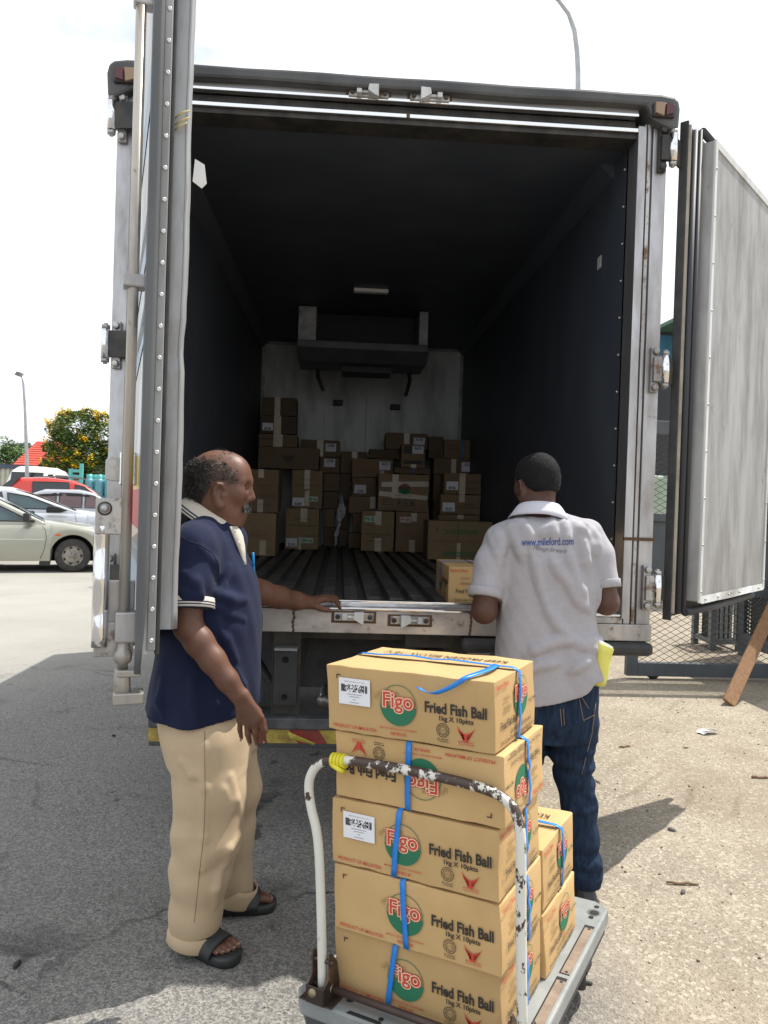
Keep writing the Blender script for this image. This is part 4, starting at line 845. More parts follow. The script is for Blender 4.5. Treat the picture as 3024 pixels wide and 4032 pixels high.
def front_print():
    mb = MB(); y = -CD/2-.0012
    f = lambda u, v, d=0: Vector((-CW/2+u*1.0, y-d, v))
    U = lambda a: a*CW; Vv = lambda a: a*CH
    mk = [(.068, .80), (.068, .865), (.095, .865), (.095, .85), (.074, .85), (.074, .80)]; poly(mb, f, [(U(a), Vv(b)) for a, b in mk], 0)
    figo(mb, f, (U(.455), Vv(.51)), .0505)
    put_text(mb, 'MAKING DELICIOUS CONVENIENT', f, (U(.455), Vv(.165)), w=.104, mi=1, bold=.004); put_text(mb, '快捷美食家', f, (U(.455), Vv(.095)), h=.0085, mi=1, bold=.01)
    put_text(mb, 'PRODUCT OF MALAYSIA', f, (U(.185), Vv(.10)), w=.128, mi=1, bold=.012)
    put_text(mb, 'Fried Fish Ball', f, (U(.785), Vv(.545)), w=.160, h=.027, mi=0, bold=.032); put_text(mb, '1kg X 10pkts', f, (U(.79), Vv(.40)), w=.088, h=.0155, mi=0, bold=.022)
    c = (U(.715), Vv(.245)); disc(mb, f, c, .0168, 0, r0=.0152, n=32); disc(mb, f, c, .0085, 0, r0=.0076, n=24)
    pts = []
    for i in range(16): pts.append((c[0]+math.cos(i*PI/8)*(.0138 if i % 2 == 0 else .0112), c[1]+math.sin(i*PI/8)*(.0138 if i % 2 == 0 else .0112)))
    for i in range(16):
        a, b = pts[i], pts[(i+1) % 16]; q = [(c[0]+(p[0]-c[0])*.88, c[1]+(p[1]-c[1])*.88) for p in (b, a)]; poly(mb, f, [a, b]+q, 0)
    put_text(mb, 'حلال', f, c, w=.012, mi=0); put_text(mb, 'MS 1500:2009', f, (c[0], c[1]-.0215), w=.028, mi=0, bold=.01); put_text(mb, '1 100-04/2004', f, (c[0], c[1]-.0265), w=.028, mi=0, bold=.01)
    c = (U(.845), Vv(.255))
    for i in range(4):
        o = -.0045*i; s = 1-.16*i
        P = [(-.023*s, .016+o), (-.018*s, .004+o), (-.002, -.004+o), (.012*s, .002+o), (.024*s, .012+o), (.016*s, .0015+o), (.004, -.0078+o), (-.008, -.0082+o), (-.02*s, .0005+o)]
        poly(mb, f, [(c[0]+a, c[1]+b) for a, b in P], 1)
    put_text(mb, 'MADE IN MALAYSIA', f, (c[0], c[1]-.0225), w=.040, mi=1, bold=.01); put_text(mb, 'HACCP CERTIFIED', f, (c[0], c[1]-.028), w=.040, mi=1, bold=.01)
    rnd = random.Random(9)
    for (a, b, n_) in ((.33, .66, 5), (.41, .68, 6), (.31, .62, 3)):
        for j in range(n_): rect(mb, f, U(a)+j*.004, Vv(b)-.006-rnd.random()*.007, U(a)+j*.004+.0012, Vv(b)+rnd.random()*.007, 4)
    return mb.mesh('printing')
def side_print():
    mb = MB(); x = CW/2+.0012
    f = lambda u, v, d=0: Vector((x+d, -CD/2+u, v)); U = lambda a: a*CD; Vv = lambda a: a*CH
    put_text(mb, 'Expiry Date:', f, (U(.17), Vv(.88)), w=.082, mi=1, bold=.016)
    figo(mb, f, (U(.60), Vv(.60)), .0495)
    put_text(mb, 'Fried Fish Ball', f, (U(.31), Vv(.33)), w=.108, h=.019, mi=0, bold=.012); put_text(mb, '1kg X 10pkts', f, (U(.89), Vv(.45)), w=.054, h=.011, mi=0, bold=.01)
    put_text(mb, 'Delicious', f, (U(.59), Vv(.235)), w=.036, mi=1); put_text(mb, 'QL FIGO FOODS SDN BHD', f, (U(.60), Vv(.18)), w=.15, mi=0); put_text(mb, '20 & 22, Jalan Perusahaan, Kawasan Perindustrian', f, (U(.52), Vv(.09)), w=.24, mi=0); put_text(mb, 'Selangor, Malaysia', f, (U(.7), Vv(.045)), w=.1, mi=0)
    for i in range(7): rect(mb, f, U(.2)+i*.006, Vv(.66), U(.2)+i*.006+.0036, Vv(.70), 4)
    for i in range(8): rect(mb, f, U(.2)+i*.006, Vv(.51), U(.2)+i*.006+.004, Vv(.57), 4)
    return mb.mesh('printing')
def top_print():
    mb = MB(); f = lambda u, v, d=0: Vector((u, v, CH+.0008+d))
    put_text(mb, 'KEEP FROZEN BELOW -18°C', f, (.0, .075), w=.36, h=.028, mi=0, bold=.01, rot=PI)
    return mb.mesh('printing')
def label_mesh(seed):
    mb = MB(); y = -CD/2-.0016; f = lambda u, v, d=0: Vector((-CW/2+u, y-d, v)); U = lambda a: a*CW; Vv = lambda a: a*CH
    rect(mb, f, U(.085), Vv(.43), U(.285), Vv(.82), 0); g = lambda u, v, d=0: f(u, v, .0005)
    barcode(mb, g, U(.10), Vv(.62), U(.268), Vv(.73), 1, seed)
    put_text(mb, 'FRIED FISH BALL 10 X 1KG', g, (U(.185), Vv(.77)), w=.06, mi=2); 
    for i, (w_, v_) in enumerate(((.045, .585), (.03, .55), (.008, .51), (.028, .465))): rect(mb, g, U(.185)-w_/2, Vv(v_)-.001, U(.185)+w_/2, Vv(v_)+.001, 2)
    return mb.mesh('barcode_label')
PM = [ink, red, grn, cream, faded, flat('ink_worn', (.40, .25, .08), .8)]
me_f, me_s, me_t = front_print(), side_print(), top_print()
for me in (me_f, me_s, me_t):
    for m in PM: me.materials.append(m)
me_l = label_mesh(3)
for m in (wht, ink, flat('ink_grey', (.35, .36, .38), .7)): me_l.materials.append(m)
def ribbon(path, wdir, w, name, parent, m=strap_m):
    wd = Vector(wdir).normalized(); mb = MB(); N = len(path)
    vs = []
    for p in path: p = Vector(p); vs += [p-wd*w/2, p+wd*w/2]
    mb.add(vs, [(2*i, 2*i+1, 2*i+3, 2*i+2) for i in range(N-1)], 0, True)
    o = mb.build(name, m, parent, local=True); s = o.modifiers.new('t', 'SOLIDIFY').thickness = .0012; return o
def ring_path(A, B, seed, off=.0035, bow=.004):
    # rectangle loop half sizes A (horizontal) and B vertical (0..2B), in its own plane; returns (u,v)
    r = random.Random(seed); P = []
    for (u0, v0, u1, v1, nx, nv) in ((-A, 0, -A, 2*B, -1, 0), (-A, 2*B, A, 2*B, 0, 1), (A, 2*B, A, 0, 1, 0), (A, 0, -A, 0, 0, -1)):
        for i in range(9):
            t = .03+i/8*.94; w = off+bow*math.sin(t*PI)*(nv >= 0)*r.uniform(.3, 1)
            P.append((u0+(u1-u0)*t+nx*w, v0+(v1-v0)*t+nv*w))
    return P+[P[0]]
def figo_carton(label, loc, rot, seed, ringA=None, ringB=None, lab=False, group='fish ball cartons', side2=False, top=True, dent=None, cond=None):
    t = thing('carton', label, 'carton', loc, group=group, rot=rot)
    b = carton_body(CW, CD, CH, seed, dent=dent).build('box_body', kraft_y, t, local=True)
    k = MB(); k.box((0, 0, CH-.0008), (CW-.012, .0018, .003)); 
    for s in (-1, 1): k.box((s*(CW/2-.001), .0, CH/2), (.001, .0015, .0)) if 0 else None
    k.build('flap_seam', flat('seam_dark', (.10, .06, .025), .9), t, local=True)
    for me in (me_f, me_s)+((me_t,) if top else ()): put('printing', bpy.data.objects.new('printing', me), t, local=True)
    if side2: put('printing', bpy.data.objects.new('printing', me_s), t, local=True).rotation_euler = (0, 0, PI)
    if lab: put('barcode_label', bpy.data.objects.new('barcode_label', me_l), t, local=True)
    r = random.Random(seed)
    if ringA is not None:
        x0, x1 = ringA
        P = [(-CW/2+x0*CW+(x1-x0)*CW*(v/CH), u, v) for u, v in ring_path(CD/2, CH/2, seed)]; ribbon(P, (1, 0, 0), .0145, 'strap', t)
    if ringB is not None:
        P = [(u, -CD/2+ringB*CD+.006*math.sin(v*18+seed)*(abs(u) > CW/2-.02)*1.0, v) for u, v in ring_path(CW/2, CH/2, seed+5, bow=.007)]; ribbon(P, (0, 1, 0), .0145, 'strap', t)
    return t
def on_trolley(off, lev, jit=0, flip=False):
    c = Vector((off[0]+CW/2, off[1]+CD/2, lev*.1722+.0015)); R = TR @ Matrix.Rotation(jit, 3, 'Z')
    if flip: c.z += CH; R = R @ Matrix.Rotation(PI, 3, 'Y')
    return TO+TR@c, R
def stack_box(label, off, lev, seed, jit=0, flip=False, **kw):
    l, R = on_trolley(off, lev, jit, flip); return figo_carton(label, l, R, seed, **kw)
stack_box('bottom carton of the tall trolley stack, its blue strap left of the fish ball logo', (-.004, .012), 0, 1, ringA=(.345, .40), ringB=.55, dent=[(1, -1, .6, .06, .010)])
stack_box('second carton from the bottom of the tall trolley stack, no white label', (.004, -.003), 1, 2, ringA=(.465, .445), ringB=.6, dent=[(1, -1, .9, .05, .008)])
stack_box('middle carton of the tall trolley stack with white label and strap over the logo', (.001, -.005), 2, 3, ringA=(.40, .44), ringB=.6, lab=True, dent=[(1, -1, -.2, .07, .007)])
stack_box('upside-down carton second from the top of the tall trolley stack, its logo inverted', (.013, -.001), 3, 4, flip=True, side2=True, ringA=(.53, .54), ringB=.55)
tb = stack_box('topmost carton of the trolley stack with a loose blue strap end', (-.004, -.012), 4, 5, ringB=.52, lab=True)
hw = CW/2; P = catmull([(.17-.0, .03, CH+.003), (.183, -.03, CH+.008), (.18, -.09, CH+.008), (.163, -.146, CH+.004), (.145, -.158, CH-.010), (.118, -.166, CH-.026), (.088, -.17, CH-.038), (.062, -.168, CH-.037), (.045, -.164, CH-.030)], 3)
ribbon(P, (.85, .35, -.25), .0155, 'loose_strap', tb)
stack_box('upper carton of the short rear pair on the trolley, strapped in blue', (-.001, .322), 1, 6, ringB=.56)
stack_box('unstrapped lower carton of the short rear pair on the trolley, corner crumpled', (.006, .315), 0, 7, dent=[(1, -1, .9, .07, .018)])
# ================================================================ CARTONS INSIDE THE TRUCK
Rm90 = Matrix.Rotation(-PI/2, 3, 'Z')
xa = onY(1766, 2290, 3.46).x
figo_carton('golden carton standing end-on at the sill left of the man in grey', (xa+CD/2, 3.47+CW/2, ZF+.001), Rm90, 11, ringA=(.43, .43), top=True)
xb_ = XI-.012-CD/2
figo_carton('lower golden carton half hidden behind the right arm of the man in grey', (xb_, 3.5+CW/2, ZF+.001), Rm90, 12, ringB=.5)
figo_carton('upper golden carton showing over the right shoulder of the man in grey', (xb_-.004, 3.5+CW/2, ZF+.003+CH*1), Rm90 @ Matrix.Rotation(.03, 3, 'Z'), 13, ringB=.5)
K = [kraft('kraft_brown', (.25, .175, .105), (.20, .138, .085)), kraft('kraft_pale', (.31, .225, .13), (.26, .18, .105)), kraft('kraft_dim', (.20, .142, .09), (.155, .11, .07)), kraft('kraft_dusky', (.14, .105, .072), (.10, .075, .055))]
tapem = mat('brown_tape', (.48, .41, .29), .35, c2=(.55, .48, .36), scale=14); inkd = flat('carton_ink', (.07, .055, .04), .7); inkr = flat('carton_ink_red', (.28, .10, .07), .7); tagw = flat('sticker_white', (.70, .71, .76), .6); tagg = flat('sticker_mint', (.50, .62, .50), .6); tagp = flat('sticker_pink', (.66, .52, .50), .6); gtxt = flat('text_green', (.02, .16, .06), .7); rtxt = flat('text_red', (.45, .05, .06), .7)
BX = {}
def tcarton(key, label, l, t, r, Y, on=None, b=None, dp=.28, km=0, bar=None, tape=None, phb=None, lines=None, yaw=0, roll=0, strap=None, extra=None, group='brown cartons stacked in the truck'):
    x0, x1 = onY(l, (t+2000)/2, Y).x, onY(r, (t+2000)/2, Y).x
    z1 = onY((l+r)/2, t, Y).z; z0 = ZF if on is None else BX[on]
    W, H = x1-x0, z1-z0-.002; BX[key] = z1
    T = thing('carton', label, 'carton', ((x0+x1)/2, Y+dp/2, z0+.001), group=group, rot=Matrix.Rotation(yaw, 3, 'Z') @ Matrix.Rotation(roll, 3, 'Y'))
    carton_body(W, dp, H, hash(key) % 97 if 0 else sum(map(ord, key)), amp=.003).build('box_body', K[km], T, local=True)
    f = lambda u, v, d=0: Vector((-W/2+u*W, -dp/2-.0015-d, v*H))
    if tape:
        for (u0, v0, u1, v1) in tape:
            mb = MB(); rect(mb, lambda u, v: f(u, v, .0003), u0, v0, u1, v1); mb.build('packing_tape', tapem, T, local=True)
    if bar:
        u0, v0, u1, v1, up = bar; mb = MB(); g = lambda u, v, d=0: f(u, v, .0012); rect(mb, lambda u, v: f(u, v, .0008), u0, v0, u1, v1, 0)
        vv = (v0+(v1-v0)*.55, v0+(v1-v0)*.92) if up else (v0+(v1-v0)*.06, v0+(v1-v0)*.42)
        barcode(mb, g, u0+(u1-u0)*.2, vv[0], u0+(u1-u0)*.82, vv[1], 1, len(BX)); mb.build('barcode_label', [tagw, flat('barcode_ink', (.06, .06, .12), .7)], T, local=True)
    if phb:
        u0, v0, u1, v1, flip, gm, tm = phb; mb = MB(); rect(mb, lambda u, v: f(u, v, .0006), u0, v0, u1, v1, 0)
        put_text(mb, 'PHB', lambda u, v: f((u0+u1)/2+u/W, (v0+v1)/2+v/H, .0011), (0, 0), w=(u1-u0)*W*.82, h=(v1-v0)*H*.66, mi=1, bold=.01, rot=PI if flip else 0); mb.build('brand_sticker', [gm, tm], T, local=True)
    if lines:
        mb = MB()
        for (s, u, v, w, m_, flip) in lines: put_text(mb, s, lambda a, c: f(u+a/W, v+c/H, .0003), (0, 0), w=w*W, mi=m_, bold=.006, rot=PI if flip else 0)
        mb.build('printing', [inkd, inkr, gtxt], T, local=True)
    if strap:
        ribbon([f(strap, v, .002) for v in (0, .3, .6, 1.0)], (1, 0, 0), .014, 'strap', T)
    if extra: extra(T, f, W, H, dp)
    return T
veg = lambda v, fl: ('FROZEN CRAB DUMPLING', .5, v, .7, 0, fl)
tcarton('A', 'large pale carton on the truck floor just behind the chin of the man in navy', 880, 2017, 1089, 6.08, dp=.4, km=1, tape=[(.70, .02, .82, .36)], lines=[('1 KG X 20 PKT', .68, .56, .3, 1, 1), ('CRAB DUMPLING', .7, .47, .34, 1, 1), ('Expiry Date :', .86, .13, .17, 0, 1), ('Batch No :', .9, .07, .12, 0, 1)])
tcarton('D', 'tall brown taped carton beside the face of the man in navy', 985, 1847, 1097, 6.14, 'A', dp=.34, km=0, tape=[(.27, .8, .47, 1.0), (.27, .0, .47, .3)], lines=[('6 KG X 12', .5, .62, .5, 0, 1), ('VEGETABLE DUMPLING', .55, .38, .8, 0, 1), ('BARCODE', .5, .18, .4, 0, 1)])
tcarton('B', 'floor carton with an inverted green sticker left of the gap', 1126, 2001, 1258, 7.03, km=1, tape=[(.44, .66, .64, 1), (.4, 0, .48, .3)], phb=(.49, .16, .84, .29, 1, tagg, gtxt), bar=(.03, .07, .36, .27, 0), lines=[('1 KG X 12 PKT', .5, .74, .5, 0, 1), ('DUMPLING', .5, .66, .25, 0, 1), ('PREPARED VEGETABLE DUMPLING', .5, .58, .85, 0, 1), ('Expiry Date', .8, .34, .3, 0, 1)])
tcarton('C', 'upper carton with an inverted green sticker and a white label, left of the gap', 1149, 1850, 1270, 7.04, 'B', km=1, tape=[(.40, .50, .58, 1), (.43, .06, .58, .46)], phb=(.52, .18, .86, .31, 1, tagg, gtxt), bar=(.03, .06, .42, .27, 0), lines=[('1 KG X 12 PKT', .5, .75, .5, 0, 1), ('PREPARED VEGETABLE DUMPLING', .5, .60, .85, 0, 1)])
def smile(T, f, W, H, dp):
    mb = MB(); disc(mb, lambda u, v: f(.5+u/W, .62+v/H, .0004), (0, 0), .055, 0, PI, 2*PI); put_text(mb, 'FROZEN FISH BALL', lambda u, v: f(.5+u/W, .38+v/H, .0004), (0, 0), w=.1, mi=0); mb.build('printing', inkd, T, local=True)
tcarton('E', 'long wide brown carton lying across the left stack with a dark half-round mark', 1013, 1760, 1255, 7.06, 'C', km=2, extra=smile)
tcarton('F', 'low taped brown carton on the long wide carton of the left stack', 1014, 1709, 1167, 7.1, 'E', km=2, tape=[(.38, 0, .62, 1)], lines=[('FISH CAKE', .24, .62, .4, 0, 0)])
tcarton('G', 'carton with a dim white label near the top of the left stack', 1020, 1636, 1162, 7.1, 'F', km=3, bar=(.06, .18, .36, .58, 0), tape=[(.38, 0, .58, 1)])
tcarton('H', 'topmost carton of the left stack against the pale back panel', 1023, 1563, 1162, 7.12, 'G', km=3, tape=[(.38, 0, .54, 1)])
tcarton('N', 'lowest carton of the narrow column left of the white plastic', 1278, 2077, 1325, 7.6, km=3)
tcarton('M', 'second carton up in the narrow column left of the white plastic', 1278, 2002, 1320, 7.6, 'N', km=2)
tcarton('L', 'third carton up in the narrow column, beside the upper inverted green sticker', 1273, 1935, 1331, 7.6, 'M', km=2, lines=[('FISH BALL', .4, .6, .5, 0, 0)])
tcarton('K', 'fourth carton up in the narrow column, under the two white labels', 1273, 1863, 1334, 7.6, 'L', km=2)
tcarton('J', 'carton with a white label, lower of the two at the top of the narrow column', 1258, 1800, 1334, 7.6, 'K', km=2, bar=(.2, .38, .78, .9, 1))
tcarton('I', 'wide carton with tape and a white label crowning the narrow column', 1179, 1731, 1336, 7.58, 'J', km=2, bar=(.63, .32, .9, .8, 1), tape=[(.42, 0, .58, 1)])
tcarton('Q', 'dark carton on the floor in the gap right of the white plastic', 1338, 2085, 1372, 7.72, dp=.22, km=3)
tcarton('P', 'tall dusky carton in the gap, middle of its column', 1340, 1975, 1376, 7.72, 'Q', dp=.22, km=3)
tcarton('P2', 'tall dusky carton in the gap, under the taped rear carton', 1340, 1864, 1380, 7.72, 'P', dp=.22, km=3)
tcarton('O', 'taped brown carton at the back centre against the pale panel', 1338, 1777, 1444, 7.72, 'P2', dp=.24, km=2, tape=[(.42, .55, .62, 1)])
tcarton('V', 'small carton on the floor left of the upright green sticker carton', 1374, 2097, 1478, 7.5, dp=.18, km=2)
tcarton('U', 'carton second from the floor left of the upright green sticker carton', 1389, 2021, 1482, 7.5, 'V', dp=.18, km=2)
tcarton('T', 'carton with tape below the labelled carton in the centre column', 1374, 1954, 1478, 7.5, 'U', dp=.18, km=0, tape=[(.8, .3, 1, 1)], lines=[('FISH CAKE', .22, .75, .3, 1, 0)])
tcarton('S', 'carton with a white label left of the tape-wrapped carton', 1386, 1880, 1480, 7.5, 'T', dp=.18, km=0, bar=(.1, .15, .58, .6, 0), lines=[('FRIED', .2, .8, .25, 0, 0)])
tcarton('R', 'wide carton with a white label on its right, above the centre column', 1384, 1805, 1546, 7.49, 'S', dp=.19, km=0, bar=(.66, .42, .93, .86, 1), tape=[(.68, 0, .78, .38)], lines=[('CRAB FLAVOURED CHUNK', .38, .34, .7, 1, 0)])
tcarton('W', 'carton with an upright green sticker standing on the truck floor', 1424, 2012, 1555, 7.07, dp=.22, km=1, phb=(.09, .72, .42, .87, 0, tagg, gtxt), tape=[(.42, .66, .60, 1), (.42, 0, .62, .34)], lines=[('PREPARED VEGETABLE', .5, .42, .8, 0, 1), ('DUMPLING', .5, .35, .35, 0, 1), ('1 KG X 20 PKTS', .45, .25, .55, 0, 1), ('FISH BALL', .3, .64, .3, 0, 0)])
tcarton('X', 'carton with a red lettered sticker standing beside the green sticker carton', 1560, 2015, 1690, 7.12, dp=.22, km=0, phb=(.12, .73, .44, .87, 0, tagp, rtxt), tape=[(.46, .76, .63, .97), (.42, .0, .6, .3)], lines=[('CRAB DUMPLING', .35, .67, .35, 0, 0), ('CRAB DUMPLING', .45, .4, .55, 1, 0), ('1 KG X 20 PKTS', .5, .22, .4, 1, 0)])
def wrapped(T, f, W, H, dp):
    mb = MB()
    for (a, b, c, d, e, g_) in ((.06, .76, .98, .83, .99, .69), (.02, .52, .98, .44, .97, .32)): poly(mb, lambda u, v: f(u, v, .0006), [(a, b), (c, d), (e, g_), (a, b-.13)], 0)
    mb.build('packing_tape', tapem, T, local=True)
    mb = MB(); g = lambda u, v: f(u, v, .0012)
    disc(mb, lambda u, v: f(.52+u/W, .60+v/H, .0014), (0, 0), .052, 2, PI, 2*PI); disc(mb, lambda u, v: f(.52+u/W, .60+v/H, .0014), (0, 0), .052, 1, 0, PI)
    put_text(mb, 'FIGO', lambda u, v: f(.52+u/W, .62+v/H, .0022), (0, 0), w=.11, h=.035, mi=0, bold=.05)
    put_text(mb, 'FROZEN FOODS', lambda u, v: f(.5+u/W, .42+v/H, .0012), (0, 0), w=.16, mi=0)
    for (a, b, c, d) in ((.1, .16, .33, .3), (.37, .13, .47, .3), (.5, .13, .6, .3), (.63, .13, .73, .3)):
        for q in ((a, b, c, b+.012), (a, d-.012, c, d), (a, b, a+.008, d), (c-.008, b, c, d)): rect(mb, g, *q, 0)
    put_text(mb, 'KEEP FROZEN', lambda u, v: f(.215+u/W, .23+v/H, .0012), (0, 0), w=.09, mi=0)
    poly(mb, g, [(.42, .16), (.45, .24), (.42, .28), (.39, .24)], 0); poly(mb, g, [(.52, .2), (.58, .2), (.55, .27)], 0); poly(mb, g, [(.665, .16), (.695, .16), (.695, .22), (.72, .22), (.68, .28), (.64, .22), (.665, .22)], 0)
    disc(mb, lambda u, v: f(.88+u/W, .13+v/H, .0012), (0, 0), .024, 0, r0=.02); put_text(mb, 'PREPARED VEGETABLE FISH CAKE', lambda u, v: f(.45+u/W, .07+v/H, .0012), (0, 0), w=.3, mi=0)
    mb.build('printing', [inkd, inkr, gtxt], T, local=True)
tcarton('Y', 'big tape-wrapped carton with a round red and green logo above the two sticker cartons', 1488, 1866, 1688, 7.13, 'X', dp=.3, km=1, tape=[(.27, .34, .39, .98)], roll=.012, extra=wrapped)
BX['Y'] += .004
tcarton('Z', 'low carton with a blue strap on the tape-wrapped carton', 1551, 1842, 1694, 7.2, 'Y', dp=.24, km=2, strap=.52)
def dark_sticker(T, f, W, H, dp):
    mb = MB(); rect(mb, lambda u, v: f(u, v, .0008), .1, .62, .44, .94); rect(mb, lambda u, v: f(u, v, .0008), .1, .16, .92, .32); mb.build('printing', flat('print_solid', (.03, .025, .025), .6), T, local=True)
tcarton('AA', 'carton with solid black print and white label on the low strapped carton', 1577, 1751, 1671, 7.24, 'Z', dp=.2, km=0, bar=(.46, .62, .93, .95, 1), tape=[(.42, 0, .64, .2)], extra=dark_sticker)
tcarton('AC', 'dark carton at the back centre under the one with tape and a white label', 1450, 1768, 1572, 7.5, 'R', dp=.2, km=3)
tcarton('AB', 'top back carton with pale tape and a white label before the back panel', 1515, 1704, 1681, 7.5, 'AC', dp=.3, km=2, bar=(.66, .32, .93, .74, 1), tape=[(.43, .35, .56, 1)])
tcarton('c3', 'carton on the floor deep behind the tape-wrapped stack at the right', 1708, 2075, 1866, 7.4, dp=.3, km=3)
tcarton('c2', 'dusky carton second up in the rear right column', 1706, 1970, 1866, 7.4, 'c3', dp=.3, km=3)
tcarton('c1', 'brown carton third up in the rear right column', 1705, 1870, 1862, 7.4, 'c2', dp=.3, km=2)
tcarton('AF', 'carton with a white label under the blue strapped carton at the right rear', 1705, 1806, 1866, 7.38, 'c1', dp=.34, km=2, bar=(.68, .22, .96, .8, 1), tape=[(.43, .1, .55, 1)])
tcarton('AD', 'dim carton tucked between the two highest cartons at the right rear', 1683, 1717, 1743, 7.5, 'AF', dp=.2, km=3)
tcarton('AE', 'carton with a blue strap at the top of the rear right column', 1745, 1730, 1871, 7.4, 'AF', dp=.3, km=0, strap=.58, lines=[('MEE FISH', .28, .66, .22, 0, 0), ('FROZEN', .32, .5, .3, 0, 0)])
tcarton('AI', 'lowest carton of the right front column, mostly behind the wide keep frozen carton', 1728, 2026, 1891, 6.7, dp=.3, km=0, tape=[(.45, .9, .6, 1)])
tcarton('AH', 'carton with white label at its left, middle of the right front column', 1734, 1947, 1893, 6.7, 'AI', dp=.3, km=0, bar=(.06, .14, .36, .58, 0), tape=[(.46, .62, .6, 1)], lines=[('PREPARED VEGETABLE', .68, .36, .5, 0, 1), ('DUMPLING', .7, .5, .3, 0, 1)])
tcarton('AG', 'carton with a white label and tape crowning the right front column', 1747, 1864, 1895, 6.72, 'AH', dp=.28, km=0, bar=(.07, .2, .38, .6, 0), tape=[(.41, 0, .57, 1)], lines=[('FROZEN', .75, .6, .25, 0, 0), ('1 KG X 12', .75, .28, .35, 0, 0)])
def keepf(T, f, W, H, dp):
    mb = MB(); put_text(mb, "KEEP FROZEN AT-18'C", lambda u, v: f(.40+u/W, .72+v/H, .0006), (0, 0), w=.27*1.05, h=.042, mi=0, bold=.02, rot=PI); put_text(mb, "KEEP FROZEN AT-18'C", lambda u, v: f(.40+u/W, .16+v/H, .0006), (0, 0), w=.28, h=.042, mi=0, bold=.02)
    rect(mb, lambda u, v: f(u, v, .0004), 0.01, .47, .98, .477, 1); rect(mb, lambda u, v: f(u, v, .0004), .36, .48, .365, .98, 1); poly(mb, lambda u, v: f(u, v, .0006), [(.105, .74), (.115, .86), (.12, .86), (.118, .72), (.11, .68)], 1); mb.build('printing', [gtxt, inkd], T, local=True)
tcarton('AJ', 'wide pale carton on the truck floor reading keep frozen upside down in green', 1687, 2052, 2012, 6.2, dp=.36, km=1, tape=[(.355, .0, .40, .44)], extra=keepf)
mb = MB(); rr = random.Random(2); rows = []
for i in range(22):
    t = i/21; y = 1945+t*205; w = 3+15*math.exp(-((t-.35)/.16)**2)+5*math.exp(-((t-.75)/.1)**2); x = 1344-18*t+6*math.sin(t*5)
    rows.append([onY(x+(j/4-.5)*2*w+rr.uniform(-2, 2), y, 7.48+rr.uniform(-.02, .02)) for j in range(5)])
mb.add([p for r in rows for p in r], [(i*5+j, i*5+j+1, (i+1)*5+j+1, (i+1)*5+j) for i in range(21) for j in range(4)], 0)
o = mb.build('plastic_sheet', mat('plastic_white', (.62, .63, .64), .3, c2=(.45, .46, .47), scale=20)); o.modifiers.new('t', 'SOLIDIFY').thickness = .002
tag(o, 'crumpled strip of white plastic hanging in the gap between the carton columns', 'plastic sheet')
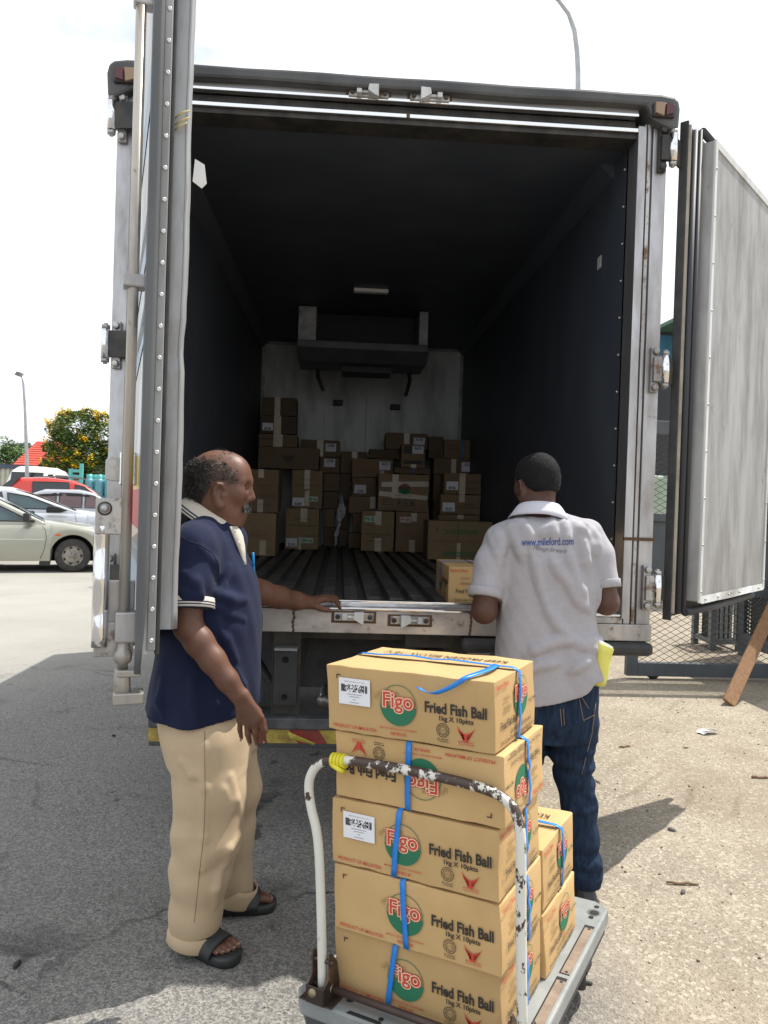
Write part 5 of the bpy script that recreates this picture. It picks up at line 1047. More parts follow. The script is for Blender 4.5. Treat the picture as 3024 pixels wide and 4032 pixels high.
# ================================================================ PEOPLE (implicit surfaces meshed with surface nets)
class SDF:
    def __init__(s, lo, hi, h):
        s.lo = np.array(lo, dtype=np.float64); s.h = h; s.n = np.ceil((np.array(hi)-s.lo)/h).astype(int)+1
        s.F = np.full(s.n, .08, dtype=np.float32)
    def reg(s, lo, hi):
        a = np.clip(np.floor((np.array(lo)-s.lo)/s.h).astype(int), 0, s.n); b = np.clip(np.ceil((np.array(hi)-s.lo)/s.h).astype(int)+1, 0, s.n)
        sl = tuple(slice(a[i], b[i]) for i in range(3))
        X = (s.lo[0]+s.h*np.arange(a[0], b[0], dtype=np.float32))[:, None, None]; Y = (s.lo[1]+s.h*np.arange(a[1], b[1], dtype=np.float32))[None, :, None]; Z = (s.lo[2]+s.h*np.arange(a[2], b[2], dtype=np.float32))[None, None, :]
        return sl, X.astype(np.float32), Y.astype(np.float32), Z.astype(np.float32)
    def mix(s, sl, d, k, op):
        A = s.F[sl]
        if op == 'u':
            if k: q = np.maximum(k-np.abs(A-d), 0)/k; s.F[sl] = np.minimum(A, d)-q*q*k/4
            else: s.F[sl] = np.minimum(A, d)
        else:
            d = -d
            if k: q = np.maximum(k-np.abs(A-d), 0)/k; s.F[sl] = np.maximum(A, d)+q*q*k/4
            else: s.F[sl] = np.maximum(A, d)
    def cone(s, a, b, ra, rb, k=.02, op='u'):
        a, b = np.array(a, dtype=np.float32), np.array(b, dtype=np.float32); m = max(ra, rb)+k+.012
        sl, X, Y, Z = s.reg(np.minimum(a, b)-m, np.maximum(a, b)+m)
        e = b-a; L = float(e@e)+1e-12
        t = np.clip(((X-a[0])*e[0]+(Y-a[1])*e[1]+(Z-a[2])*e[2])/L, 0, 1)
        d = np.sqrt((X-a[0]-t*e[0])**2+(Y-a[1]-t*e[1])**2+(Z-a[2]-t*e[2])**2)-(ra+(rb-ra)*t)
        s.mix(sl, d, k, op)
    def sph(s, c, r, k=.02, op='u'): s.cone(c, c, r, r, k, op)
    def ell(s, c, r, R=None, k=.02, op='u'):
        c = np.array(c, dtype=np.float32); m = max(r)+k+.01; sl, X, Y, Z = s.reg(c-m, c+m)
        x, y, z = X-c[0], Y-c[1], Z-c[2]
        if R is not None:
            R = np.array(R, dtype=np.float32); x, y, z = (R[0, 0]*x+R[1, 0]*y+R[2, 0]*z, R[0, 1]*x+R[1, 1]*y+R[2, 1]*z, R[0, 2]*x+R[1, 2]*y+R[2, 2]*z)
        k0 = np.sqrt((x/r[0])**2+(y/r[1])**2+(z/r[2])**2); k1 = np.sqrt((x/r[0]**2)**2+(y/r[1]**2)**2+(z/r[2]**2)**2)+1e-6
        s.mix(sl, k0*(k0-1)/k1, k, op)
    def chain(s, P, r, k=.02):
        for i in range(len(P)-1): s.cone(P[i], P[i+1], r[i], r[i+1], k)
    def loft(s, st, k=.03, n=2.3):      # st rows: z, cx, cy, rx, ry
        st = sorted(st); A = np.array(st); sl, X, Y, Z = s.reg((A[:, 1]-A[:, 3]).min() and [(A[:, 1]-A[:, 3]).min()-.06, (A[:, 2]-A[:, 4]).min()-.06, A[0, 0]-.05], [(A[:, 1]+A[:, 3]).max()+.06, (A[:, 2]+A[:, 4]).max()+.06, A[-1, 0]+.05])
        z = Z.ravel(); I = [np.interp(z, A[:, 0], A[:, j]).astype(np.float32)[None, None, :] for j in range(1, 5)]
        rho = ((np.abs(X-I[0])/I[2])**n+(np.abs(Y-I[1])/I[3])**n)**(1/n)
        d = (rho-1)*np.minimum(I[2], I[3]); d = np.maximum(d, np.maximum(A[0, 0]-Z, Z-A[-1, 0])); s.mix(sl, d, k, 'u')
    def cut(s, f):                      # keep where f(X,Y,Z) < 0
        sl, X, Y, Z = s.reg(s.lo, s.lo+s.h*s.n); d = f(X, Y, Z); s.F = np.maximum(s.F, np.broadcast_to(d, s.F.shape)).astype(np.float32)
    def wrinkle(s, amp, waves, mask=None):
        sl, X, Y, Z = s.reg(s.lo, s.lo+s.h*s.n); w = 0
        for (kx, ky, kz, ph, bx, by, bz, b) in waves: w = w+np.sin(kx*X+ky*Y+kz*Z+ph+b*np.sin(bx*X+by*Y+bz*Z+ph*1.7))
        w = w*(amp/len(waves))
        if mask is not None: w = w*mask(X, Y, Z)
        s.F = (s.F-w).astype(np.float32)
    def samp(s, p):
        g = (np.array(p)-s.lo)/s.h; i = np.floor(g).astype(int)
        if (i < 0).any() or (i >= s.n-1).any(): return .08
        f = g-i; v = s.F[i[0]:i[0]+2, i[1]:i[1]+2, i[2]:i[2]+2]
        v = v[0]*(1-f[0])+v[1]*f[0]; v = v[0]*(1-f[1])+v[1]*f[1]; return float(v[0]*(1-f[2])+v[1]*f[2])
    def hit(s, px, py, y0, y1):
        d = ray(px, py); prev = None; Y = y0
        while Y < y1:
            p = CPOS+d*(Y/d[1]); v = s.samp(p)
            if v < 0:
                if prev is None: return Vector(p)
                t = prev/(prev-v+1e-9); return Vector(CPOS+d*((Y-.003+.003*t)/d[1]))
            prev = v; Y += .003
        return None
    def mesh(s, name):
        F = s.F; n = F.shape; I = F < 0; lo, h = s.lo, s.h
        ids = []; pts = []; quads = []
        st = (n[1]*n[2], n[2], 1)
        for ax in range(3):
            a = [slice(None)]*3; b = [slice(None)]*3; a[ax] = slice(0, -1); b[ax] = slice(1, None)
            x = np.argwhere(I[tuple(a)] != I[tuple(b)])
            o1, o2 = (ax+1) % 3, (ax+2) % 3
            x = x[(x[:, o1] > 0) & (x[:, o2] > 0)]
            e = np.zeros(3, int); e[ax] = 1
            f0 = F[x[:, 0], x[:, 1], x[:, 2]]; y = x+e; f1 = F[y[:, 0], y[:, 1], y[:, 2]]
            t = f0/(f0-f1); P = x.astype(np.float64); P[:, ax] += t
            fl = x@np.array(st); c = [fl, fl-st[o1], fl-st[o1]-st[o2], fl-st[o2]]
            for q in c: ids.append(q); pts.append(P)
            Q = np.stack(c, 1); Q[f0 > 0] = Q[f0 > 0][:, ::-1]; quads.append(Q)
        ids = np.concatenate(ids); pts = np.concatenate(pts); Q = np.concatenate(quads)
        u, inv = np.unique(ids, return_inverse=True); cnt = np.bincount(inv)
        V = np.stack([np.bincount(inv, pts[:, j])/cnt for j in range(3)], 1)
        Fq = np.searchsorted(u, Q)
        # two rounds of light smoothing
        E = np.concatenate([Fq[:, [0, 1]], Fq[:, [1, 2]], Fq[:, [2, 3]], Fq[:, [3, 0]]]); deg = np.bincount(E[:, 0], minlength=len(u))+np.bincount(E[:, 1], minlength=len(u))
        for lam in (.5, .35):
            S = np.stack([np.bincount(E[:, 0], V[E[:, 1], j], len(u))+np.bincount(E[:, 1], V[E[:, 0], j], len(u)) for j in range(3)], 1)
            V = V+lam*(S/np.maximum(deg, 1)[:, None]-V)
        return lo+V*h, Fq
def np_obj(name, V, F, m, parent=None, base=None):
    if base is not None: V = V-np.array(base)
    me = np_mesh(name, V, F); me.materials.append(m)
    o = bpy.data.objects.new(name, me)
    put(name, o, parent)
    if base is not None: o.location = base
    return o
def strands(name, roots, m, parent, w=.0011, seg=5, seed=1):
    """roots: (p, dir, length, curl, droop)"""
    r = random.Random(seed); V = []; F = []
    for (p, d, L, curl, droop) in roots:
        p = Vector(p); d = Vector(d).normalized(); a = r.random()*6.28
        q = Vector((0, 0, 1)) if abs(d.z) < .9 else Vector((1, 0, 0)); u = d.cross(q).normalized(); v = d.cross(u)
        sd = (u*math.cos(a)+v*math.sin(a)); o = len(V)
        for i in range(seg+1):
            t = i/seg; c = p+d*L*t+Vector((0, 0, -droop*t*t*L))+(u*math.cos(a+t*5.5)+v*math.sin(a+t*5.5))*curl*t
            ww = w*(1-.6*t); V += [c-sd*ww, c+sd*ww]
        for i in range(seg): F.append((o+2*i, o+2*i+1, o+2*i+3, o+2*i+2))
    me = np_mesh(name, V, F); me.materials.append(m); return put(name, bpy.data.objects.new(name, me), parent)
def skin_mat(name, c, c2):
    m = mat(name, c, .5, c2=c2, scale=14, lo=.35, hi=.7, bump=.12, bscale=300, detail=8, spec=.4)
    b = m.node_tree.nodes['Principled BSDF']; b.inputs['Subsurface Weight'].default_value = .08; b.inputs['Subsurface Radius'].default_value = (.012, .004, .002); b.inputs['Subsurface Scale'].default_value = .5
    return m
def cloth(name, c, c2, scale=7, bump=.25, bscale=420, rough=.85):
    m = mat(name, c, rough, c2=c2, scale=scale, lo=.3, hi=.75, bump=bump, bscale=bscale, detail=7, spec=.15)
    b = m.node_tree.nodes['Principled BSDF']; b.inputs['Sheen Weight'].default_value = .05; return m
def head(S, O, R, sc_=1.0):
    O = Vector(O); R = R.to_3x3(); W = lambda f, l, u: O+R@Vector((f, l, u))*sc_; z = lambda r: r*sc_
    RN = np.array(R)
    S.ell(W(-.002, 0, 0), (z(.104), z(.077), z(.098)), RN, k=.01); S.ell(W(.052, 0, .012), (z(.052), z(.06), z(.065)), RN, k=.03)
    S.cone(W(.045, 0, -.045), W(.05, 0, -.10), z(.058), z(.046), k=.03)
    for s in (-1, 1):
        S.sph(W(.066, .040*s, -.052), z(.026), k=.03); S.cone(W(.012, .052*s, -.092), W(.062, .014*s, -.132), z(.024), z(.017), k=.03)
        S.cone(W(.094, 0, -.004), W(.080, .042*s, -.006), z(.0165), z(.013), k=.014)
    S.sph(W(.066, 0, -.134), z(.018), k=.02); S.ell(W(.070, 0, -.095), (z(.034), z(.034), z(.03)), RN, k=.02)
    for s in (-1, 1): S.sph(W(.106, .034*s, -.027), z(.0165), k=.010, op='s'); S.sph(W(.081, .033*s, -.028), z(.0128), k=.004)
    S.cone(W(.101, 0, -.022), W(.113, 0, -.060), z(.0095), z(.0130), k=.010)
    for s in (-1, 1): S.sph(W(.101, .0145*s, -.066), z(.0105), k=.007)
    S.cone(W(.094, -.017, -.108), W(.094, .017, -.108), z(.0075), z(.0075), k=.008); S.cone(W(.090, -.014, -.121), W(.090, .014, -.121), z(.008), z(.008), k=.007)
    for s in (-1, 1):
        P = [(.030, -.034), (.022, -.020), (.008, -.018), (-.001, -.032), (-.001, -.055), (.007, -.078), (.017, -.090), (.024, -.088)]
        Q = [W(f, s*(.074+(.012 if i in (2, 3, 4) else .006)), u) for i, (f, u) in enumerate(P)]
        S.chain(Q, [z(.0055), z(.0062), z(.0065), z(.0065), z(.006), z(.006), z(.0085), z(.007)], k=.005); S.ell(W(.013, s*.073, -.052), (z(.018), z(.006), z(.032)), RN, k=.006); S.sph(W(.026, s*.077, -.056), z(.007), k=.006); S.ell(W(.015, s*.0875, -.050), (z(.0095), z(.0095), z(.020)), RN, k=.004, op='s')
    return W
def eyes(W, parent, R, sc_):
    for s in (-1, 1):
        k = MB(); k.ico(W(.0838, .033*s, -.028), .0108*sc_, 0, 2); k.ico(W(.0905, .033*s, -.028), .0056*sc_, 1, 2, (.9, 1, 1)); k.build('eye', [flat('eye_white', (.22, .17, .14), .35), flat('eye_dark', (.015, .01, .008), .15)], parent)
def vnormals(V, F):
    n = np.cross(V[F[:, 2]]-V[F[:, 0]], V[F[:, 3]]-V[F[:, 1]]); N = np.zeros_like(V)
    for j in range(4):
        for c in range(3): N[:, c] += np.bincount(F[:, j], n[:, c], len(V))
    return N/np.maximum(np.linalg.norm(N, axis=1), 1e-9)[:, None]
skin1 = skin_mat('skin_brown', (.150, .070, .043), (.095, .042, .026)); skin2 = skin_mat('skin_dark', (.095, .042, .027), (.065, .030, .020))
WV = lambda seed, kx, ky, kz, n=4, b=1.6: [(lambda r: (kx*r.uniform(.6, 1.5)*r.choice((-1, 1)), ky*r.uniform(.6, 1.5)*r.choice((-1, 1)), kz*r.uniform(.6, 1.5)*r.choice((-1, 1)), r.random()*6, r.uniform(4, 12), r.uniform(4, 12), r.uniform(4, 12), b))(random.Random(seed*77+i)) for i in range(n)]
# ------------------------------------------------------------------------------------------------ man in navy
Y1 = 2.62
def P1(x, y, Y=Y1): return onY(x, y, Y)
S = SDF((-.92, 2.26, 0), (.02, 3.46, 1.72), .0046)
O1 = P1(862, 1886, 2.60); R1 = Matrix(((1, 0, 0), (0, 1, 0), (0, 0, 1)))
W1 = head(S, O1, Matrix.Rotation(.02, 3, 'Z') @ R1, 1.0)
S.cone(P1(842, 1975, 2.60), P1(832, 2110, 2.61), .070, .082, k=.04); S.cone(P1(902, 2046, 2.60), P1(878, 2068, 2.60), .038, .046, k=.03)
S.chain([P1(825, 2180), P1(830, 2450), P1(825, 2750)], [.11, .13, .12], k=.05)
for yy, s in ((2.42, 0), (2.83, 1)): S.cone(P1(820, 2130), P1(760, 2185, yy), .07, .052, k=.04)
A_sh, A_el, A_mf, A_wr = P1(748, 2180, 2.425), P1(740, 2466, 2.385), P1(838, 2600, 2.365), P1(938, 2736, 2.36)
S.chain([A_sh, P1(740, 2330, 2.40), A_el, P1(782, 2525, 2.375), A_mf, P1(895, 2678, 2.36), A_wr], [.055, .049, .044, .0445, .040, .0335, .028], k=.015)
# right hand hanging, back towards us
kn = [(P1(946, 2836, 2.375), P1(942, 2748, 2.368)), (P1(974, 2846, 2.362), P1(948, 2745, 2.362)), (P1(1002, 2842, 2.358), P1(954, 2742, 2.36)), (P1(1025, 2824, 2.362), P1(962, 2738, 2.362))]
for (a, b), r in zip(kn, (.0125, .0135, .0138, .0135)): S.cone(b, a, .016, r, k=.014)
fing = [[(946, 2836, 2.375), (944, 2872, 2.382), (951, 2906, 2.398)], [(974, 2846, 2.362), (975, 2890, 2.366), (984, 2924, 2.384)], [(1002, 2842, 2.358), (1006, 2890, 2.362), (1013, 2930, 2.380)], [(1025, 2824, 2.362), (1036, 2872, 2.364), (1041, 2916, 2.376)]]
for Fg, r in zip(fing, (.0085, .0098, .0102, .0098)): S.chain([P1(*p) for p in Fg], [r*1.12, r, r*.82], k=.0035)
S.chain([P1(966, 2752, 2.378), P1(1014, 2800, 2.398), P1(1034, 2842, 2.405), P1(1046, 2880, 2.405)], [.017, .0125, .0112, .009], k=.005)
# left arm out to the sill
S.chain([P1(880, 2200, 2.83), P1(972, 2312, 2.92), P1(1030, 2334, 2.975), P1(1100, 2352, 3.05), P1(1165, 2366, 3.12), P1(1214, 2372, 3.17)], [.06, .05, .0475, .043, .036, .029], k=.02)
hk = [((1222, 2372, 3.18), (1280, 2360, 3.235)), ((1222, 2368, 3.19), (1287, 2352, 3.262)), ((1222, 2366, 3.20), (1284, 2350, 3.286)), ((1222, 2366, 3.21), (1276, 2351, 3.306))]
for a, b in hk: S.cone(P1(*a), P1(*b), .0155, .0128, k=.012)
for Fg, r in zip([[(1280, 2360, 3.235), (1320, 2364, 3.285), (1341, 2396, 3.292)], [(1287, 2352, 3.262), (1321, 2352, 3.325), (1336, 2378, 3.34)], [(1284, 2350, 3.286), (1310, 2350, 3.345), (1322, 2372, 3.365)], [(1276, 2351, 3.306), (1296, 2352, 3.352), (1304, 2370, 3.372)]], (.0098, .0098, .0092, .0082)): S.chain([P1(*p) for p in Fg], [r*1.1, r, r*.8], k=.0035)
S.chain([P1(1228, 2382, 3.175), P1(1262, 2396, 3.195), P1(1286, 2402, 3.205), P1(1304, 2405, 3.215)], [.0165, .0125, .011, .0088], k=.005)
def foot_frame(heel, toe): h = Vector((*heel, 0)); d = (Vector((*toe, 0))-h).normalized(); l = Vector((-d.y, d.x, 0)); return lambda s_, w, z: h+d*s_+l*w+Vector((0, 0, z))
FN = foot_frame((-.515, 2.578), (-.295, 2.452)); FF = foot_frame((-.455, 2.748), (-.19, 2.795))
for Ft, inn, an in ((FN, 1, P1(772, 3620, 2.53)), (FF, -1, P1(905, 3520, 2.775))):
    S.chain([an, Ft(.05, 0, .075)], [.042, .038], k=.03); S.cone(Ft(.035, 0, .062), Ft(.10, 0, .075), .034, .037, k=.03)
    for w in (-.018, .018): S.cone(Ft(.10, w*.7, .068), Ft(.192, w, .047), .030, .0165, k=.02)
    for w, r, e in ((.028, .0135, .248), (.008, .0098, .247), (-.010, .0092, .240), (-.0255, .0088, .230), (-.039, .0082, .216)): S.chain([Ft(e-.06, w*.85*inn, .046), Ft(e-.022, w*inn, .050), Ft(e, w*1.03*inn, .043)], [r*1.05, r, r*.88], k=.004)
    S.chain([an, Vector((an.x+.01, an.y, .42)), Vector((-.42, an.y, .78))], [.042, .055, .07], k=.02)
V, F = S.mesh('person'); VB, FB = V, F
man1 = np_obj('person', V, F, skin1, None, base=(-.42, 2.64, 0))
tag(man1, 'balding man in navy polo shirt and beige trousers, one hand on the sill', 'person', 'workers at the truck')
eyes(W1, man1, R1, 1.0)
# toenails and fingernails
k = MB(); nail = flat('nail_pale', (.27, .165, .12), .4)
for Ft, inn in ((FN, 1), (FF, -1)):
    for w, r, e in ((.028, .0135, .248), (.008, .0098, .247), (-.010, .0092, .240), (-.0255, .0088, .230), (-.039, .0082, .216)): k.ico(Ft(e+r*.25, w*1.03*inn, .043+r*.62), r*.62, 0, 1, (1, 1, .4))
k.build('toenails', nail, man1)
k = MB()
for Fg in fing: p = P1(*Fg[2])+Vector((-.001, -.0065, -.003)); k.ico(p, .0055, 0, 1, (.8, .35, 1.1))
k.ico(P1(1305, 2403, 3.209)+Vector((.001, -.004, .003)), .006, 0, 1, (1.1, .4, .8)); k.build('fingernails', nail, man1)
# hair: short fringe round the sides, bald crown, curls at the back
hair1 = mat('hair_greying', (.012, .011, .012), .45, c2=(.05, .047, .045), scale=60); hairg = flat('hair_grey', (.13, .125, .12), .5)
HN = vnormals(V, F); hm = V[:, 2] > 1.40; HV, HNN = V[hm], HN[hm]; L_ = (HV-np.array(O1))
rr = random.Random(8); roots = []; rootg = []; short = []
def fringe(f, l, u, pad=0):
    if u < -.005 and f > -.012 and abs(l) > .05 and f < .045: return 0
    top = np.interp(f, [-.11, -.07, -.023, .03, .07], [.03, .060, .060, .050, .022])+pad+.010*math.sin(f*210+u*160)+.006*math.sin(u*330-f*90); low = np.interp(f, [-.10, -.05, -.01, .07], [-.092, -.09, -.022, -.012])
    if not (low < u < top) or f > .074 or abs(l) < .02 and f > -.05: return 0
    return 1 if f < -.015 else 2
idx = list(range(len(HV))); rr.shuffle(idx)
for i in idx[:12000]:
    f_, l_, u_ = L_[i]; z_ = fringe(f_, l_, u_)
    if not z_: continue
    n_ = Vector(HNN[i]); p = Vector(HV[i])
    if z_ == 1:
      for q_ in range(2):
        p = Vector(HV[i])+Vector((rr.uniform(-.003, .003), rr.uniform(-.002, .002), rr.uniform(-.003, .003)))
        L = rr.uniform(.010, .022)*np.interp(f_, [-.10, -.015], [1.0, .6]); d = n_*.8+Vector((-.45, 0, -.12+rr.uniform(-.4, .5)))+Vector((rr.uniform(-.5, .5),)*3)*.5
        roots.append((p-n_*.002, d, L, rr.uniform(.004, .012), rr.uniform(.1, .5)))
    else:
      for q_ in range(5):
        p = Vector(HV[i])+Vector((rr.uniform(-.004, .004), 0, rr.uniform(-.004, .004)))
        (rootg if rr.random() < .3 and u_ > .005 else short).append((p-n_*.001, n_*.5+Vector((-.9, 0, -.25+rr.uniform(-.3, .3))), rr.uniform(.005, .010), .001, .1))
for i in range(90):
    f_ = rr.uniform(-.02, .07); l_ = rr.uniform(-.05, .05); e = max(0, 1-(f_/.104)**2-(l_/.077)**2); p = W1(f_, l_, .098*math.sqrt(e)-.002)
    short.append((p, (.25+rr.uniform(-.6, .6), rr.uniform(-.5, .5), .7), rr.uniform(.012, .026), rr.uniform(.004, .009), .4))
hr = strands('hair', roots, hair1, man1, .0011, 6, 2); strands('short_hair', short, hair1, man1, .0008, 4, 3); strands('grey_hair', rootg, hairg, man1, .0007, 3, 4)
# stubble shade under the fringe follows the scalp
fm = np.array([all(fringe(*(V[j]-np.array(O1)), -.018) == 1 for j in q) if V[q[0], 2] > 1.45 else False for q in F]); Fs = F[fm]; u_, inv_ = np.unique(Fs, return_inverse=True)
np_obj('hair_base', V[u_]+HN[u_]*.0022, inv_.reshape(-1, 4), mat('hair_stubble', (.035, .028, .025), .75, c2=(.085, .06, .05), scale=90), man1)
mu = []
for i in range(1300):
    l_ = rr.uniform(-.040, .040); u_0 = -.083-.30*abs(l_)+rr.uniform(-.012, .008); p = W1(.1085-abs(l_)*.46+rr.uniform(-.002, .002), l_, u_0)
    mu.append((p, (.22, .7*np.sign(l_)*min(1, abs(l_)*30), -.85), rr.uniform(.007, .014), .0008, .3))
k = MB()
for s in (-1, 1): k.tube([W1(.1035, .002*s, -.086), W1(.099, .018*s, -.094), W1(.088, .036*s, -.108)], [.0085, .0085, .003], 8)
k.build('moustache_base', mat('moustache_grey', (.012, .011, .011), .8, c2=(.04, .037, .035), scale=120, spec=.1), man1)
strands('moustache', mu[:850], hair1, man1, .0006, 4, 5); strands('grey_moustache', mu[850:], flat('hair_white', (.12, .115, .11), .6), man1, .0006, 4, 6)
k = MB(); k.add([W1(.1, -.02, 0)], []) if 0 else None
eb = []
for s in (-1, 1):
    for i in range(60): a = rr.random(); eb.append((W1(.1095-.014*a-.006*a*a, s*(.012+.034*a), -.004+.006*math.sin(a*3)), (.1, s*.9, .1), .009, .0008, .1))
strands('eyebrows', eb, hair1, man1, .0008, 3, 7)
# shirt
navy = cloth('polo_navy', (.009, .013, .038), (.013, .018, .048), bump=.4)
S = SDF((-.92, 2.30, .70), (-.16, 2.98, 1.47), .0055)
rows = []
for y, a, b, hy in ((2052, 772, 893, .09), (2085, 725, 915, .125), (2130, 690, 940, .175), (2180, 668, 968, .195), (2240, 652, 1000, .20), (2340, 640, 1022, .21), (2440, 632, 1032, .215), (2560, 618, 1030, .215), (2700, 598, 1028, .22), (2800, 582, 1030, .225), (2880, 572, 1030, .23)):
    xa_, xb2 = P1(a, y).x, P1(b, y).x; rows.append((P1(850, y).z, (xa_+xb2)/2, Y1+.005, (xb2-xa_)/2, hy))
S.loft(rows, k=.03, n=2.25)
for yy in (2.43, 2.82): S.cone(P1(830, 2090), P1(758, 2150, yy), .070, .070, k=.05)
S.cone(P1(884, 2098, 2.60), P1(905, 2130, 2.60), .056, .058, k=.04)
S.chain([P1(756, 2165, 2.435), P1(748, 2290, 2.405), P1(746, 2440, 2.385)], [.076, .073, .070], k=.03)
S.chain([P1(860, 2180, 2.81), P1(930, 2275, 2.87)], [.078, .07], k=.03)
S.wrinkle(.0030, WV(1, 30, 26, 16)); S.wrinkle(.0024, WV(2, 60, 50, 34))
for path in ([(722, 2330), (775, 2345), (815, 2385)], [(715, 2250), (770, 2295), (800, 2350)], [(850, 2335), (900, 2360), (965, 2362)], [(845, 2385), (905, 2420), (960, 2440)], [(838, 2450), (890, 2520), (930, 2600)], [(830, 2500), (850, 2600), (870, 2680)], [(900, 2230), (880, 2300), (850, 2345)], [(930, 2640), (960, 2700), (985, 2780)], [(760, 2680), (765, 2760), (775, 2840)], [(840, 2690), (850, 2770), (845, 2840)], [(790, 2160), (840, 2215), (858, 2260)], [(640, 2680), (630, 2760), (640, 2830)]):
    pts = [S.hit(x, y, 2.2, 2.9) for x, y in path]; pts = [p+Vector((0, .002, 0)) for p in pts if p]
    if len(pts) > 2: S.chain(pts, [.006, .011, .006], k=.018)
S.wrinkle(.009, [(18, 30, 62, .5, 6, 8, 5, 1.2), (-26, 20, 48, 2, 7, 5, 9, 1.4)], lambda X, Y, Z: np.exp(-((Y-2.40)/.07)**2)*np.exp(-((Z-1.17)/.09)**2))
S.wrinkle(.008, [(30, 10, -38, 0, 5, 3, 6, 1), (44, -8, -30, 1.5, 7, 6, 4, 1)], lambda X, Y, Z: np.exp(-((Z-1.16)/.14)**2)*np.exp(-((X+.45)/.10)**2))
S.wrinkle(.010, [(44, 20, 5, 1, 4, 4, 9, 1.0), (-30, 36, 7, 2, 6, 3, 8, 1.0)], lambda X, Y, Z: np.clip((1.05-Z)/.3, 0, 1))
ca, cb = P1(746, 2398, 2.387), P1(756, 2165, 2.435); cn = (ca-cb).normalized()
def cuffcut(X, Y, Z): d = (X-ca.x)*cn.x+(Y-ca.y)*cn.y+(Z-ca.z)*cn.z; r = np.sqrt((X-ca.x)**2+(Y-ca.y)**2+(Z-ca.z)**2); return np.where((r < .13) & (Y < 2.47) & (X < -.47), np.minimum(d, .05), -1)
def hemcut(X, Y, Z):
    t = (X-P1(572, 2815, 2.5).x)/(P1(1030, 2790, 2.5).x-P1(572, 2815, 2.5).x); z = P1(572, 2822, 2.5).z+(P1(740, 2860, 2.45).z-P1(572, 2822, 2.5).z)*np.clip(t/.36, 0, 1)**.8+np.clip((t-.36)/.64, 0, 1.2)**1.3*(P1(1030, 2790, 2.5).z-P1(740, 2860, 2.45).z); return z-Z
S.cut(hemcut)
# open the sleeve end: carve below the cuff plane around the arm only
q = P1(762, 2470, 2.37); sl, X, Y, Z = S.reg((-.62, 2.28, 1.0), (-.28, 2.46, 1.22)); d = (X-ca.x)*cn.x+(Y-ca.y)*cn.y+(Z-ca.z)*cn.z
arm_d = np.sqrt((X-ca.x-cn.x*d)**2+(Y-ca.y-cn.y*d)**2+(Z-ca.z-cn.z*d)**2)
body_side = (Y > 2.405)
S.F[sl] = np.where((d > 0) & (arm_d < .105) & ~body_side, np.maximum(S.F[sl], np.minimum(d, .05)), S.F[sl])
S1 = S; V, F = S.mesh('shirt'); sh1 = np_obj('polo_shirt', V, F, navy, man1)
def band(name, C, ax, ux, rows_, mats, parent, n=40, a0=0, a1=2*PI, thick=.004):
    """lofted band: rows_ = list of (ru, rv, t, mi); radial axes ux and ax x ux"""
    C, ax = Vector(C), Vector(ax).normalized(); u = Vector(ux); u = (u-ax*u.dot(ax)).normalized(); v = ax.cross(u); mb = MB(); full = abs(a1-a0-2*PI) < 1e-3
    vs = []; m = n if full else n+1
    for (ru, rv, t, mi) in rows_:
        for i in range(m):
            a = a0+(a1-a0)*i/n; tt = t(a) if callable(t) else t; vs.append(C+ax*tt+u*math.cos(a)*(ru(a) if callable(ru) else ru)+v*math.sin(a)*(rv(a) if callable(rv) else rv))
    fs = []; 
    for j in range(len(rows_)-1):
        fs = [(j*m+i, j*m+(i+1) % m, (j+1)*m+(i+1) % m, (j+1)*m+i) for i in range(n)]
        if j == 0: mb.add(vs, fs, rows_[j][3], True)
        else:
            for f_ in fs: mb.f.append(list(f_)); mb.mi.append(rows_[j][3]); mb.sm.append(True)
    o = mb.build(name, mats, parent); s = o.modifiers.new('t', 'SOLIDIFY'); s.thickness = thick; s.offset = 0; return o
white_c = cloth('knit_white', (.53, .50, .44), (.46, .43, .375)); black_c = flat('knit_navy', (.012, .015, .04), .8)
cc = ca-cn*.004; R_ = .0755
band('sleeve_cuff', cc, cn, (1, 0, 0), [(R_, R_, -.028, 0), (R_+.001, R_+.001, -.014, 1), (R_+.001, R_+.001, -.010, 0), (R_+.001, R_+.001, -.006, 1), (R_+.001, R_+.001, -.002, 0), (R_, R_, .004, 0)], [white_c, black_c], man1)
# collar: tilted ring, higher at the back
nc = P1(825, 2030, 2.605); cax = Vector((.62, 0, 1)).normalized()
dz = lambda a: 0
fr = lambda r: (lambda a: r*(1+.10*max(0, math.cos(a))**2))
rw = [(fr(r), v, t, m_) for r, v, t, m_ in ((.081, .078, .020, 0), (.089, .085, .020, 0), (.095, .093, .011, 0), (.103, .103, -.004, 0), (.107, .108, -.012, 1), (.1095, .111, -.017, 0), (.111, .113, -.021, 1), (.1135, .116, -.026, 0), (.115, .118, -.03, 0))]
band('collar', nc, cax, (1, 0, 0), rw, [white_c, black_c], man1, n=44, a0=.16, a1=2*PI-.16, thick=.004)
pl = [];
for i in range(9):
    t = i/8; row = []
    for px in (903+62*t, np.interp(t, [0, .18, .5, 1], [932, 953, 962, 968])):
        y = 2072+t*150; h_ = S1.hit(px, y, 2.3, 2.75) or P1(px, y, 2.56); row.append(h_+Vector((.003, -.006, 0)))
    pl.append(row)
k = MB(); k.add([p for r in pl for p in r], [(2*i, 2*i+1, 2*i+3, 2*i+2) for i in range(8)], 0, True); o = k.build('placket', white_c, man1); s = o.modifiers.new('t', 'SOLIDIFY'); s.thickness = .005; s.offset = 1
k = MB(); k.add([P1(896, 2066, 2.555), P1(934, 2064, 2.60), P1(931, 2088, 2.59), P1(914, 2098, 2.56), P1(898, 2086, 2.55)], [(0, 1, 2, 3, 4)]); o = k.build('collar_wing', white_c, man1); o.modifiers.new('t', 'SOLIDIFY').thickness = .004
k = MB()
